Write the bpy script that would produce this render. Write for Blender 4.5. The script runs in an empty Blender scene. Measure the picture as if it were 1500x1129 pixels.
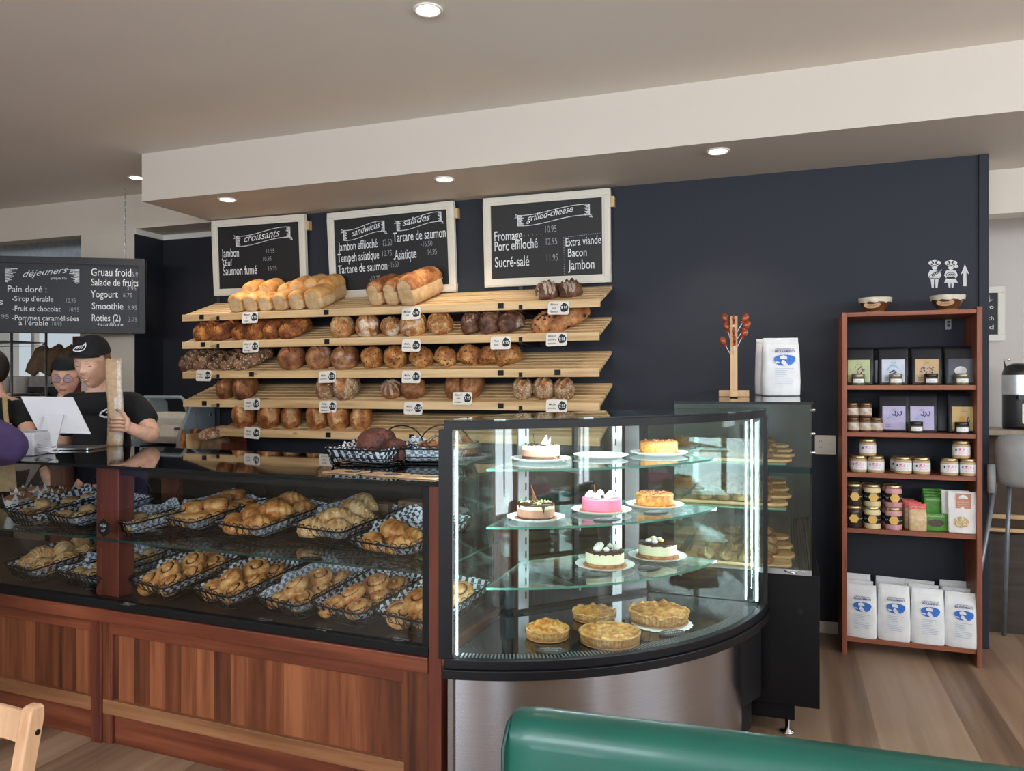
import bpy, bmesh, math, random
from mathutils import Vector, Matrix, noise
R = math.radians
PI = math.pi
random.seed(7)
SC = bpy.context.scene
COL = SC.collection
SC.view_settings.view_transform = 'Standard'
SC.view_settings.look = 'None'
SC.view_settings.gamma = 1.0
SC.view_settings.use_curve_mapping = False
SC.view_settings.exposure = 0.14
SC.cycles.use_denoising = True
SC.cycles.transparent_max_bounces = 24
SC.cycles.max_bounces = 9
SC.cycles.glossy_bounces = 5
SC.cycles.diffuse_bounces = 4
SC.cycles.sample_clamp_indirect = 6.0

# ------------------------------------------------------------- camera
FPX, CAM_H = 1128.0, 1.5
YAW = math.atan(FPX / 3170.0)
cd = bpy.data.cameras.new('camera')
cam = bpy.data.objects.new('camera', cd)
COL.objects.link(cam)
cam.location = (0, 0, CAM_H)
cam.rotation_euler = (R(90), 0, YAW)
cd.sensor_fit = 'HORIZONTAL'
cd.sensor_width = 36.0
cd.lens = FPX / 1500.0 * 36.0
cd.shift_y = 1.5 / 1500.0
cd.clip_start = 0.05
SC.camera = cam

# ------------------------------------------------------------- sky and daylight
wd = bpy.data.worlds.new('world')
SC.world = wd
wd.use_nodes = True
wn = wd.node_tree
bg = wn.nodes['Background']
sky_tc = wn.nodes.new('ShaderNodeTexCoord')
sky_sep = wn.nodes.new('ShaderNodeSeparateXYZ')
sky_ramp = wn.nodes.new('ShaderNodeValToRGB')
wn.links.new(sky_tc.outputs['Generated'], sky_sep.inputs[0])
wn.links.new(sky_sep.outputs['Z'], sky_ramp.inputs[0])
e = sky_ramp.color_ramp.elements
e[0].position = 0.0; e[0].color = (0.62, 0.70, 0.75, 1)
e[1].position = 0.6; e[1].color = (0.38, 0.52, 0.68, 1)
wn.links.new(sky_ramp.outputs[0], bg.inputs[0])
bg.inputs[1].default_value = 0.75

def area(name, loc, size, rot, power, col=(1, 1, 1), parent=None, spread=None):
    d = bpy.data.lights.new(name, 'AREA')
    d.shape = 'RECTANGLE'; d.size, d.size_y = size
    d.energy = power; d.color = col
    if spread is not None: d.spread = spread
    o = bpy.data.objects.new(name, d); COL.objects.link(o)
    o.location = loc; o.rotation_euler = rot
    if parent: o.parent = parent
    return o
DAY = (0.86, 0.93, 1.0)
# unseen high windows behind and right, added as fill, lamps tilted up for ceiling
area('window_daylight', (-4.8, -3.3, 2.2), (2.4, 1.1), (R(118), 0, 0), 60, DAY)
area('window_daylight', (-1.8, -3.3, 2.2), (2.4, 1.1), (R(114), 0, 0), 125, DAY)
area('window_daylight', (2.6, -3.3, 2.2), (1.8, 1.1), (R(114), 0, 0), 110, DAY)
area('low_window_daylight', (-1.45, -3.3, .5), (.85, .75), (R(100), 0, 0), 16, DAY)
area('door_daylight', (.9, -3.3, 1.1), (.8, 2.0), (R(104), 0, 0), 34, DAY)
area('window_daylight', (4.95, -1.6, 2.2), (2.2, 1.1), (R(114), 0, R(90)), 125, DAY)
area('window_daylight', (4.95, 2.0, 2.2), (2.4, 1.1), (R(114), 0, R(90)), 110, DAY)
area('door_daylight', (4.95, -2.05, .75), (.8, 1.3), (R(104), 0, R(90)), 22, DAY)
area('kitchen_window_daylight', (-6.6, 7.6, 1.9), (2.0, 1.6), (R(-90), 0, 0), 60, DAY)
area('annexe_daylight', (3.9, 5.9, 1.9), (1.0, 1.6), (R(90), 0, R(90)), 9, DAY)  # area light standing inside the annexe, no window opening behind it

# ------------------------------------------------------------- projection helpers (photo pixel -> point on a real plane)
CS, SN = math.cos(YAW), math.sin(YAW)
def ray(u, v):
    a = (u - 750) / FPX; b = (566 - v) / FPX
    return Vector((-SN + a * CS, CS + a * SN, b))
def on_y(u, v, Y):
    r = ray(u, v); t = Y / r.y
    return Vector((r.x * t, Y, CAM_H + r.z * t))
def on_z(u, v, Z):
    r = ray(u, v); t = (Z - CAM_H) / r.z
    return Vector((r.x * t, r.y * t, Z))
def depth(p): return -SN * p[0] + CS * p[1]

# ------------------------------------------------------------- materials
def s2l(c):
    return tuple((x / 12.92 if x <= .04045 else ((x + .055) / 1.055) ** 2.4) for x in (v / 255. for v in c))
def rgba(c): return (*s2l(c), 1.0)
MATS = {}
class NT:
    """small helper round one material's node tree"""
    def __init__(s, name):
        s.m = bpy.data.materials.new(name); s.m.use_nodes = True
        s.t = s.m.node_tree; s.b = s.t.nodes['Principled BSDF']
        s.out = s.t.nodes['Material Output']
        MATS[name] = s.m
    def n(s, kind, **kw):
        x = s.t.nodes.new('ShaderNode' + kind)
        for k, v in kw.items():
            if k.startswith('i_'):
                x.inputs[int(k[2:]) if k[2:].isdigit() else k[2:].replace('_', ' ')].default_value = v
            else: setattr(x, k, v)
        return x
    def l(s, a, b): s.t.links.new(a, b)
    def coord(s, scale=(1, 1, 1), which='Object', rot=(0, 0, 0)):
        tc = s.n('TexCoord'); mp = s.n('Mapping')
        mp.inputs['Scale'].default_value = scale; mp.inputs['Rotation'].default_value = rot
        s.l(tc.outputs[which], mp.inputs[0]); return mp.outputs[0]
    def noise(s, vec, scale, detail=3, rough=.55):
        x = s.n('TexNoise'); x.inputs['Scale'].default_value = scale
        x.inputs['Detail'].default_value = detail; x.inputs['Roughness'].default_value = rough
        s.l(vec, x.inputs['Vector']); return x.outputs[0]
    def ramp(s, fac, stops):
        x = s.n('ValToRGB'); s.l(fac, x.inputs[0]); el = x.color_ramp.elements
        while len(el) < len(stops): el.new(.5)
        for q, (p, c) in zip(el, stops): q.position = p; q.color = rgba(c)
        return x.outputs[0]
    def mix(s, fac, a, b, mode='MIX'):
        x = s.n('Mix', data_type='RGBA', blend_type=mode)
        for v, i in ((fac, 0), (a, 6), (b, 7)):
            if hasattr(v, 'links') or hasattr(v, 'is_linked'): s.l(v, x.inputs[i])
            elif i == 0: x.inputs[i].default_value = v
            else: x.inputs[i].default_value = rgba(v)
        return x.outputs[2]
    def math(s, op, a, b=0.0):
        x = s.n('Math', operation=op)
        for v, i in ((a, 0), (b, 1)):
            if hasattr(v, 'is_linked'): s.l(v, x.inputs[i])
            else: x.inputs[i].default_value = v
        return x.outputs[0]
    def bump(s, h, strength=.2, dist=.01):
        x = s.n('Bump'); x.inputs['Strength'].default_value = strength; x.inputs['Distance'].default_value = dist
        s.l(h, x.inputs['Height']); s.l(x.outputs[0], s.b.inputs['Normal'])
    def col(s, c):
        if hasattr(c, 'is_linked'): s.l(c, s.b.inputs['Base Color'])
        else: s.b.inputs['Base Color'].default_value = rgba(c)
    def set(s, rough=.5, metal=0., spec=None, coat=None):
        s.b.inputs['Roughness'].default_value = rough; s.b.inputs['Metallic'].default_value = metal
        if spec is not None: s.b.inputs['Specular IOR Level'].default_value = spec
        if coat is not None: s.b.inputs['Coat Weight'].default_value = coat; s.b.inputs['Coat Roughness'].default_value = .08

def plain(name, c, rough=.5, metal=0., var=.06, scale=18., spec=None, coat=None, bump=0.):
    """one colour with a faint procedural mottling"""
    if name in MATS: return MATS[name]
    t = NT(name); v = t.coord()
    n = t.noise(v, scale)
    lo = tuple(max(0, x * (1 - var)) for x in c); hi = tuple(min(255, x * (1 + var)) for x in c)
    t.col(t.ramp(n, [(.3, lo), (.7, hi)])); t.set(rough, metal, spec, coat)
    if bump: t.bump(n, bump, .004)
    return t.m
def wood(name, dark, mid, light, axis='x', rough=.45, plank=None, freq=1., knots=False, coat=None, pvar=None):
    """grain stretched along an axis; plank=(axis, width) varies the tone board by board"""
    t = NT(name)
    st = {'x': (1.2, 22, 22), 'y': (22, 1.2, 22), 'z': (22, 22, 1.2)}[axis]
    v = t.coord(tuple(q * freq for q in st))
    tc = t.n('TexCoord'); oi = t.n('ObjectInfo')
    off = t.n('VectorMath', operation='ADD'); t.l(v, off.inputs[0])
    cmb = t.n('CombineXYZ'); r = t.math('MULTIPLY', oi.outputs['Random'], 37.0)
    for i in range(3): t.l(r, cmb.inputs[i])
    t.l(cmb.outputs[0], off.inputs[1]); vec = off.outputs[0]
    tone = None
    if plank:
        sep = t.n('SeparateXYZ'); t.l(tc.outputs['Object'], sep.inputs[0])
        k = t.math('FLOOR', t.math('DIVIDE', sep.outputs['xyz'.index(plank[0])], plank[1]))
        wn_ = t.n('TexWhiteNoise', noise_dimensions='1D'); t.l(k, wn_.inputs['W']); tone = wn_.outputs[0]
        c2 = t.n('CombineXYZ'); k3 = t.math('MULTIPLY', tone, 50.0)
        for i in range(3): t.l(k3, c2.inputs[i])
        o2 = t.n('VectorMath', operation='ADD'); t.l(vec, o2.inputs[0]); t.l(c2.outputs[0], o2.inputs[1]); vec = o2.outputs[0]
    n = t.noise(vec, 1.0, 5, .6)
    if tone is not None:
        n = t.math('ADD', t.math('MULTIPLY', n, .75), t.math('MULTIPLY', tone, .32))
    c = t.ramp(n, [(.28, dark), (.5, mid), (.75, light)])
    if knots:
        kv = t.coord((3, 9, 9) if axis == 'x' else (9, 9, 3)); kn = t.noise(kv, 1.6, 1)
        c = t.mix(t.math('MULTIPLY', t.math('GREATER_THAN', kn, .73), .6), c, tuple(x * .55 for x in mid))
    t.col(c); t.set(rough, 0, coat=coat); t.bump(n, .08, .003)
    return t.m
def glass(name, tint=(.93, .975, .96), f0=.05, rough=0.0, k=1.0):
    t = NT(name); t.t.nodes.remove(t.b)
    tr = t.n('BsdfTransparent'); tr.inputs[0].default_value = (*tint, 1)
    gl = t.n('BsdfGlossy'); gl.inputs['Roughness'].default_value = rough; gl.inputs[0].default_value = (.95, 1, 1, 1)
    lw = t.n('LayerWeight'); lw.inputs[0].default_value = .5
    p = t.math('POWER', lw.outputs['Facing'], 5.0)
    fr = t.math('ADD', t.math('MULTIPLY', p, (1 - f0) * k), f0)
    mx = t.n('MixShader'); t.l(fr, mx.inputs[0]); t.l(tr.outputs[0], mx.inputs[1]); t.l(gl.outputs[0], mx.inputs[2])
    t.l(mx.outputs[0], t.out.inputs[0]); return t.m
def emit(name, c, strength):
    t = NT(name); t.t.nodes.remove(t.b)
    em = t.n('Emission'); em.inputs[0].default_value = rgba(c); em.inputs[1].default_value = strength
    t.l(em.outputs[0], t.out.inputs[0]); return t.m

def wall_mat(name, c, rough=.6, scale=60, bump=.05, spec=None):
    t = NT(name); v = t.coord(which='Object'); n = t.noise(v, scale, 2); n2 = t.noise(v, .8, 2)
    lo = tuple(x * .96 for x in c); t.col(t.mix(n2, lo, c)); t.set(rough, spec=spec); t.bump(n, bump, .002); return t.m
M_BEIGE = wall_mat('beige_paint', (216, 206, 192))
M_CEIL = wall_mat('ceiling_paint', (236, 226, 216), .8)
M_SOFFIT = wall_mat('soffit_paint', (212, 203, 192))
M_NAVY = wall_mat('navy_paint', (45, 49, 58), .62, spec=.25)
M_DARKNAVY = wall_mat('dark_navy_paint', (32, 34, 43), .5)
M_WHITE = plain('white_paint', (226, 222, 214), .45, var=.012, scale=6)
M_CREAM = plain('cream_frame_paint', (220, 215, 202), .5, var=.015, scale=9)
M_BLACK = plain('black_lacquer', (22, 22, 26), .3, var=.1)
M_BLACKM = plain('matt_black_metal', (16, 16, 19), .55, var=.1, spec=.3)
M_BLKGL = plain('black_glass', (12, 12, 14), .03, var=.05, spec=.6)
M_STEEL = NT('brushed_steel')
_v = M_STEEL.coord((1, 1, 60)); _n = M_STEEL.noise(_v, 4, 2)
M_STEEL.col(M_STEEL.ramp(_n, [(.3, (184, 187, 197)), (.7, (192, 195, 205))])); M_STEEL.set(.24, 1.0)
M_STEEL.b.inputs['Anisotropic'].default_value = .85; M_STEEL.b.inputs['Anisotropic Rotation'].default_value = .25
_t = M_STEEL.n('Tangent', direction_type='RADIAL', axis='Z'); M_STEEL.l(_t.outputs[0], M_STEEL.b.inputs['Tangent']); M_STEEL = M_STEEL.m
M_CHROME = plain('chrome', (205, 208, 212), .15, 1.0, .03)
M_ALU = plain('aluminium', (190, 194, 200), .35, 1.0, .04)
M_WOOD = wood('cherry_boards', (70, 36, 23), (124, 68, 42), (174, 108, 70), 'z', .4, ('x', .085), coat=.2)
M_WOODH = wood('cherry_rail', (82, 40, 26), (116, 58, 38), (148, 84, 57), 'x', .38, coat=.25)
M_WOODV = wood('cherry_post', (80, 40, 29), (106, 52, 38), (126, 68, 50), 'z', .35, coat=.3)
M_CASE = wood('bookcase_boards', (100, 52, 34), (138, 76, 50), (166, 102, 70), 'x', .5)
M_CASEV = wood('bookcase_sides', (98, 50, 33), (134, 72, 48), (162, 98, 68), 'z', .5)
M_PINE = wood('pine_slats', (178, 138, 92), (216, 182, 134), (234, 206, 162), 'x', .5, knots=True, freq=.8)
M_PINEV = wood('pale_wood', (180, 140, 98), (212, 174, 128), (226, 194, 150), 'z', .5)
M_BOARDW = wood('olive_board', (150, 104, 66), (196, 150, 106), (216, 176, 132), 'x', .5)
M_GLASS = glass('clear_glass')
M_GLASSD = glass('display_glass', (.955, .97, .965), .045)
M_GEDGE = NT('glass_edge'); M_GEDGE.col((96, 156, 140)); M_GEDGE.set(.1)
M_GEDGE.b.inputs['Transmission Weight'].default_value = .35; M_GEDGE = M_GEDGE.m
M_KRAFT = plain('kraft_paper', (178, 146, 112), .75, var=.1, scale=25, bump=.2)
M_KRAFTD = plain('brown_bag_paper', (128, 100, 76), .8, var=.12, scale=20, bump=.3)
M_PAPER = plain('white_paper', (228, 230, 232), .6, var=.04, scale=12, bump=.1)
M_CHALK = wall_mat('chalkboard_slate', (27, 27, 29), .55, 40)
M_CHALKN = wall_mat('chalkboard_blue_slate', (40, 43, 52), .5, 40)
M_LETTER = plain('chalk_white', (222, 228, 236), .8, var=.14, scale=60)
M_FAINT = plain('faint_chalk', (150, 152, 156), .8, var=.2, scale=80)
M_INK = plain('black_ink', (32, 32, 38), .7)
M_BLUE = plain('blue_ink', (52, 112, 200), .6, var=.1, scale=60)
M_PINK = plain('pink_ink', (232, 92, 150), .6)
M_SKIN = plain('skin', (222, 174, 150), .5, var=.07, scale=26)
M_SKIN.node_tree.nodes['Principled BSDF'].inputs['Subsurface Weight'].default_value = .08
M_TSHIRT = plain('black_cotton', (20, 20, 23), .85, var=.15, scale=60, bump=.15)
M_GOLD = plain('gold_lid', (190, 172, 132), .32, .85, .06)
M_RED = plain('red_ribbon', (205, 60, 52), .5)

# ------------------------------------------------------------- mesh builder
class MB:
    def __init__(s): s.v = []; s.f = []; s.m = []; s.cur = 0; s.sm = []; s.smooth = False
    def mat(s, i): s.cur = i; return s
    def add(s, vs, fs, mi=None, smooth=None, xf=None):
        o = len(s.v)
        s.v += [tuple(xf @ Vector(p)) if xf else tuple(p) for p in vs]
        for i, f in enumerate(fs):
            s.f.append([o + k for k in f])
            s.m.append(s.cur if mi is None else (mi[i] if isinstance(mi, list) else mi))
            s.sm.append(s.smooth if smooth is None else smooth)
        return s
    def box(s, x0, x1, y0, y1, z0, z1, xf=None, mi=None):
        v = [(x, y, z) for z in (z0, z1) for y in (y0, y1) for x in (x0, x1)]
        return s.add(v, [(0, 2, 3, 1), (4, 5, 7, 6), (0, 1, 5, 4), (2, 6, 7, 3), (0, 4, 6, 2), (1, 3, 7, 5)], mi, False, xf)
    def cbox(s, c, d, xf=None, mi=None):
        return s.box(c[0] - d[0] / 2, c[0] + d[0] / 2, c[1] - d[1] / 2, c[1] + d[1] / 2, c[2] - d[2] / 2, c[2] + d[2] / 2, xf, mi)
    def rings(s, rings, cap0=True, cap1=True, closed=True, mi=None, smooth=True, xf=None, loop=False):
        """skin a list of equally long point rings"""
        n = len(rings[0]); vs = [p for r in rings for p in r]; fs = []
        K = len(rings)
        for i in range(K if loop else K - 1):
            a, b = i * n, ((i + 1) % K) * n
            for j in range(n if closed else n - 1):
                k = (j + 1) % n
                fs.append((a + j, a + k, b + k, b + j))
        s.add(vs, fs, mi, smooth, xf)
        o = len(s.v) - len(vs)
        if cap0 and not loop: s.f.append([o + k for k in range(n)][::-1]); s.m.append(s.cur if mi is None or isinstance(mi, list) else mi); s.sm.append(False)
        if cap1 and not loop: s.f.append([o + (K - 1) * n + k for k in range(n)]); s.m.append(s.cur if mi is None or isinstance(mi, list) else mi); s.sm.append(False)
        return s
    def lathe(s, prof, n=24, mi=None, smooth=True, xf=None, sx=1, sy=1, caps=True):
        rs = [[(max(r, 1e-5) * math.cos(2 * PI * j / n) * sx, max(r, 1e-5) * math.sin(2 * PI * j / n) * sy, z) for j in range(n)] for r, z in prof]
        return s.rings(rs, caps, caps, True, mi, smooth, xf)
    def cyl(s, r, z0, z1, n=16, mi=None, xf=None, r1=None):
        return s.lathe([(r, z0), (r if r1 is None else r1, z1)], n, mi, True, xf)
    def tube(s, pts, r, n=8, mi=None, loop=False, xf=None):
        pts = [Vector(p) for p in pts]; K = len(pts); rs = []
        prev = None
        for i, p in enumerate(pts):
            t = (pts[(i + 1) % K] - pts[i - 1]) if loop else (pts[min(i + 1, K - 1)] - pts[max(i - 1, 0)])
            t.normalize()
            if prev is None:
                a = Vector((0, 0, 1)) if abs(t.z) < .9 else Vector((1, 0, 0)); a = t.cross(a).normalized()
            else:
                a = (prev - t * prev.dot(t))
                a = a.normalized() if a.length > 1e-6 else t.orthogonal().normalized()
            prev = a; b = t.cross(a)
            rr = r[i] if isinstance(r, (list, tuple)) else r
            rs.append([tuple(p + (a * math.cos(2 * PI * j / n) + b * math.sin(2 * PI * j / n)) * rr) for j in range(n)])
        return s.rings(rs, True, True, True, mi, True, xf, loop)
    def prism(s, poly, z0, z1, mi=None, xf=None):
        n = len(poly)
        vs = [(x, y, z0) for x, y in poly] + [(x, y, z1) for x, y in poly]
        fs = [tuple(range(n))[::-1], tuple(range(n, 2 * n))] + [(i, (i + 1) % n, n + (i + 1) % n, n + i) for i in range(n)]
        return s.add(vs, fs, mi, False, xf)
    def ell(s, c, r, nu=16, nv=10, mi=None, xf=None, fn=None):
        """ellipsoid about c; fn(unit dir) scales it"""
        rs = []
        for i in range(nv + 1):
            ph = -PI / 2 + PI * i / nv
            ring = []
            for j in range(nu):
                th = 2 * PI * j / nu
                d = Vector((math.cos(ph) * math.cos(th), math.cos(ph) * math.sin(th), math.sin(ph)))
                k = fn(d) if fn else 1.0
                ring.append((c[0] + d.x * r[0] * k, c[1] + d.y * r[1] * k, c[2] + d.z * r[2] * k))
            rs.append(ring)
        return s.rings(rs, False, False, True, mi, True, xf)
def rot(x=0, y=0, z=0, loc=(0, 0, 0)):
    return Matrix.Translation(loc) @ Matrix.Rotation(R(z), 4, 'Z') @ Matrix.Rotation(R(y), 4, 'Y') @ Matrix.Rotation(R(x), 4, 'X')

def obj(name, mb, mats, parent=None, loc=None, rz=None, bev=0, seg=2, sub=0, weld=True):
    me = bpy.data.meshes.new(name)
    me.from_pydata(mb.v, [], mb.f)
    mats = mats if isinstance(mats, (list, tuple)) else [mats]
    for m in mats: me.materials.append(m)
    me.polygons.foreach_set('material_index', mb.m)
    me.polygons.foreach_set('use_smooth', mb.sm)
    if weld:
        b = bmesh.new(); b.from_mesh(me)
        bmesh.ops.remove_doubles(b, verts=b.verts, dist=2e-5)
        bmesh.ops.recalc_face_normals(b, faces=b.faces)
        b.to_mesh(me); b.free()
    me.update()
    o = bpy.data.objects.new(name, me); COL.objects.link(o)
    if parent is not None: o.parent = parent
    if loc is not None: o.location = loc
    if rz is not None: o.rotation_euler = (0, 0, rz)
    if bev:
        md = o.modifiers.new('edge', 'BEVEL'); md.width = bev; md.segments = seg; md.limit_method = 'ANGLE'; md.angle_limit = R(40)
    if sub:
        md = o.modifiers.new('smooth', 'SUBSURF'); md.levels = sub; md.render_levels = sub
    return o
def tag(o, label, cat, group=None):
    o['label'] = label; o['category'] = cat
    if group: o['group'] = group
    return o
def thing(name, label, cat, loc=(0, 0, 0), rz=0., group=None, rx=0.):
    o = bpy.data.objects.new(name, None); COL.objects.link(o)
    o.empty_display_size = .05
    o.location = loc; o.rotation_euler = (rx, 0, rz)
    return tag(o, label, cat, group)
def struct(name, mb, mats, **k):
    o = obj(name, mb, mats, **k); o['kind'] = 'structure'; return o
CH = {}
def reg(t, *kids): CH.setdefault(t.name, []).extend(kids)
def kids_of(o):
    return [c for c in bpy.data.objects if c.parent == o]
def dup(src, loc=None, rot_e=None, scale=None, label=None, group=None, kids=None):
    """copy of a thing with copies of its parts and sub-parts"""
    r = src.copy(); COL.objects.link(r)
    if loc is not None: r.location = loc
    if rot_e is not None: r.rotation_euler = rot_e
    if scale is not None: r.scale = scale if not isinstance(scale, (int, float)) else (scale,) * 3
    if label: r['label'] = label
    if group: r['group'] = group
    for ch in (kids if kids is not None else src.children):
        c = ch.copy(); COL.objects.link(c); c.parent = r
        for g in ch.children:
            d = g.copy(); COL.objects.link(d); d.parent = c
    return r

# ------------------------------------------------------------- lettering
TXT = {}
def text_geo(s, shear=0., bold=0.):
    key = (s, shear, bold)
    if key not in TXT:
        cu = bpy.data.curves.new('lettering', 'FONT'); cu.body = s; cu.size = 1.0; cu.shear = shear; cu.offset = bold
        cu.resolution_u = 3
        o = bpy.data.objects.new('lettering', cu)
        me = bpy.data.meshes.new_from_object(o)
        vs = [tuple(v.co) for v in me.vertices]; fs = [tuple(p.vertices) for p in me.polygons]
        xs = [v[0] for v in vs] or [0, 1]
        TXT[key] = (vs, fs, min(xs), max(xs))
        bpy.data.objects.remove(o); bpy.data.curves.remove(cu); bpy.data.meshes.remove(me)
    return TXT[key]
def write(mb, s, x, y, h, w=None, xs=.7, shear=0., bold=0., xf=None, mi=None, align='l', slope=0., lift=.0):
    """lay text in the local XY plane: x,y start of the baseline, h capital height, w forced width"""
    vs, fs, a, b = text_geo(s, shear, bold)
    k = h / .69
    kx = (w / (b - a)) if w else k * xs
    W = (b - a) * kx
    x0 = x - (0 if align == 'l' else W / 2 if align == 'c' else W)
    pts = [(x0 + (v[0] - a) * kx, y + v[1] * k + slope * (v[0] - a) * kx, lift) for v in vs]
    mb.add(pts, fs, mi, False, xf)
    return W
UP = Matrix(((1, 0, 0, 0), (0, 0, -1, 0), (0, 1, 0, 0), (0, 0, 0, 1)))   # local XY sheet -> standing, facing -Y
def stroke(mb, pts, r, mi=None, xf=None):
    """flat chalk line of width 2r along pts (x,y)"""
    P = [Vector((p[0], p[1])) for p in pts]; L = []; Q = []
    for i, p in enumerate(P):
        t = (P[min(i + 1, len(P) - 1)] - P[max(i - 1, 0)]); t.normalize(); n = Vector((-t.y, t.x)) * r
        L.append((p.x + n.x, p.y + n.y, 0)); Q.append((p.x - n.x, p.y - n.y, 0))
    vs = L + Q; k = len(P)
    mb.add(vs, [(i, i + 1, k + i + 1, k + i) for i in range(k - 1)], mi, False, xf)
def scrawl(mb, x, y, w, h, xf=None, mi=0, seed=0, align='l', slant=.3):
    """handwriting too small to read: joined up-and-down strokes, broken into words"""
    rn = random.Random(seed * 7 + int(w * 1e4)); x0 = x - (0 if align == 'l' else w / 2); st = h * .42; n = max(3, int(w / st)); P = []
    for k in range(n + 1):
        up = (k % 2) * (1.45 if rn.random() < .25 else .8) - (.35 if rn.random() < .12 else 0)
        P.append((x0 + k * st + slant * up * h, y + up * h))
        if (rn.random() < .16 and len(P) > 3) or k == n:
            if len(P) > 1: stroke(mb, P, h * .10, mi, xf)
            P = []
ORD = ['first', 'second', 'third', 'fourth', 'fifth', 'sixth', 'seventh', 'eighth', 'ninth', 'tenth', 'eleventh', 'twelfth']
# ============================================================= the room
WY = 5.064                                   # plane of the dark bread wall
M_FLOOR = wood('oak_floor_planks', (110, 87, 69), (154, 127, 104), (178, 152, 128), 'y', .42, ('x', .185), freq=.45)
b = MB().box(-11, 5.2, -3.2, 8.5, -.1, 0); struct('floor', b, M_FLOOR)
b = MB().box(-11, 5.2, -3.2, 8.5, 3.172, 3.3); struct('ceiling', b, M_CEIL)
b = MB().box(-4.365, 5.2, 4.325, 5.45, 2.83, 3.19); b.box(1.092, 5.2, 5.45, 5.62, 2.56, 3.19)
struct('ceiling_beam', b, M_SOFFIT)
b = MB().box(-4.345, 1.088, WY, WY + .14, 0, 2.9); struct('wall_back', b, M_NAVY)
b = MB().box(1.04, 1.092, WY - .012, WY + .14, 0, 2.83); struct('trim_1', b, M_NAVY, bev=.004)
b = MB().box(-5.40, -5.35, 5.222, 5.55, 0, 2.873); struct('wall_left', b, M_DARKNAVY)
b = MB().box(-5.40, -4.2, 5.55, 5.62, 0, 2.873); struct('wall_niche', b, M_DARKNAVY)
b = MB().box(-5.965, -5.351, 5.22, 5.36, 0, 3.18); b.box(-11, -5.965, 5.22, 5.36, 2.86, 3.18); b.box(-5.351, -4.3, 5.22, 5.7, 2.874, 3.18)
struct('wall_kitchen', b, M_BEIGE)
b = MB().box(-5.352, -5.335, 5.222, 5.55, 2.83, 2.874); b.box(-5.335, -4.3, 5.532, 5.55, 2.83, 2.874); struct('trim_2', b, M_WHITE)
b = MB().box(.15, 1.04, WY - .014, WY, 0, .07); struct('baseboard_back', b, M_WHITE, bev=.003)
# room behind the camera: street windows, the high ones added for fill light
def wall_with_holes(name, axis, pos, th, lo, hi, zt, holes, mat):
    """a wall along X (axis 'x', at Y=pos) or along Y; holes: (a0,a1,z0,z1)"""
    b = MB()
    ax = sorted({lo, hi, *[h[0] for h in holes], *[h[1] for h in holes]}); az = sorted({0, zt, *[h[2] for h in holes], *[h[3] for h in holes]})
    for a0, a1 in zip(ax, ax[1:]):
        for z0, z1 in zip(az, az[1:]):
            m, n = (a0 + a1) / 2, (z0 + z1) / 2
            if any(h[0] < m < h[1] and h[2] < n < h[3] for h in holes): continue
            if axis == 'x': b.box(a0, a1, pos, pos + th, z0, z1)
            else: b.box(pos, pos + th, a0, a1, z0, z1)
    return struct(name, b, mat)
wall_with_holes('wall_front', 'x', -3.2, .14, -11, 5.2, 3.18, [(-6.1, -3.5, 1.6, 2.8), (-3.1, -.5, 1.6, 2.8), (-1.9, -1.0, .1, .9), (.45, 1.35, .05, 2.2), (1.6, 3.6, 1.6, 2.8)], M_BEIGE)
wall_with_holes('wall_right', 'y', 4.7, .14, -3.2, 8.5, 3.18, [(-2.8, -2.5, 1.6, 2.8), (-2.5, -1.6, .05, 2.8), (-1.6, -.4, 1.6, 2.8), (.7, 3.3, 1.6, 2.8)], M_BEIGE)
wall_with_holes('wall_far_left', 'y', -11.1, .14, -3.2, 8.5, 3.18, [], M_BEIGE)
wn_i = 0
def window_frame(axis, pos, a0, a1, z0, z1):
    global wn_i
    wn_i += 1
    b = MB(); w = .05
    def bx(p, q, z, zz):
        if axis == 'x': b.box(p, q, pos, pos + .07, z, zz)
        else: b.box(pos, pos + .07, p, q, z, zz)
    bx(a0, a1, z0, z0 + w); bx(a0, a1, z1 - w, z1); bx(a0, a0 + w, z0, z1); bx(a1 - w, a1, z0, z1)
    m = (a0 + a1) / 2; bx(m - .03, m + .03, z0, z1)
    struct('window_%d' % wn_i, b, M_WHITE)
for h in ((-6.1, -3.5, 1.6, 2.8), (-3.1, -.5, 1.6, 2.8), (-1.9, -1.0, .1, .9), (.45, 1.35, .05, 2.2), (1.6, 3.6, 1.6, 2.8)): window_frame('x', -3.17, *h)
for h in ((-2.8, -.4, 1.6, 2.8), (.7, 3.3, 1.6, 2.8)): window_frame('y', 4.73, *h)
window_frame('y', 4.73, -2.5, -1.6, .05, 1.6)

# the passage to the annexe at the right end of the dark wall
b = MB().box(1.0, 5.2, 6.3, 6.44, 0, 3.2); struct('wall_annexe', b, wall_mat('annexe_paint', (208, 202, 198)))
b = MB().box(1.0, 1.088, WY + .14, 6.3, 0, 3.2); struct('wall_annexe_side', b, M_WHITE)

# kitchen behind the opening
wall_with_holes('wall_kitchen_back', 'x', 7.3, .14, -11, -5.3, 3.18, [(-10.4, -8.0, 1.5, 3.08)], M_WHITE)
b = MB().box(-5.42, -5.402, 5.36, 7.4, 0, 3.1); struct('wall_kitchen_side', b, M_WHITE)
window_frame('x', 7.32, -10.4, -8.0, 1.5, 3.08)
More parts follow.
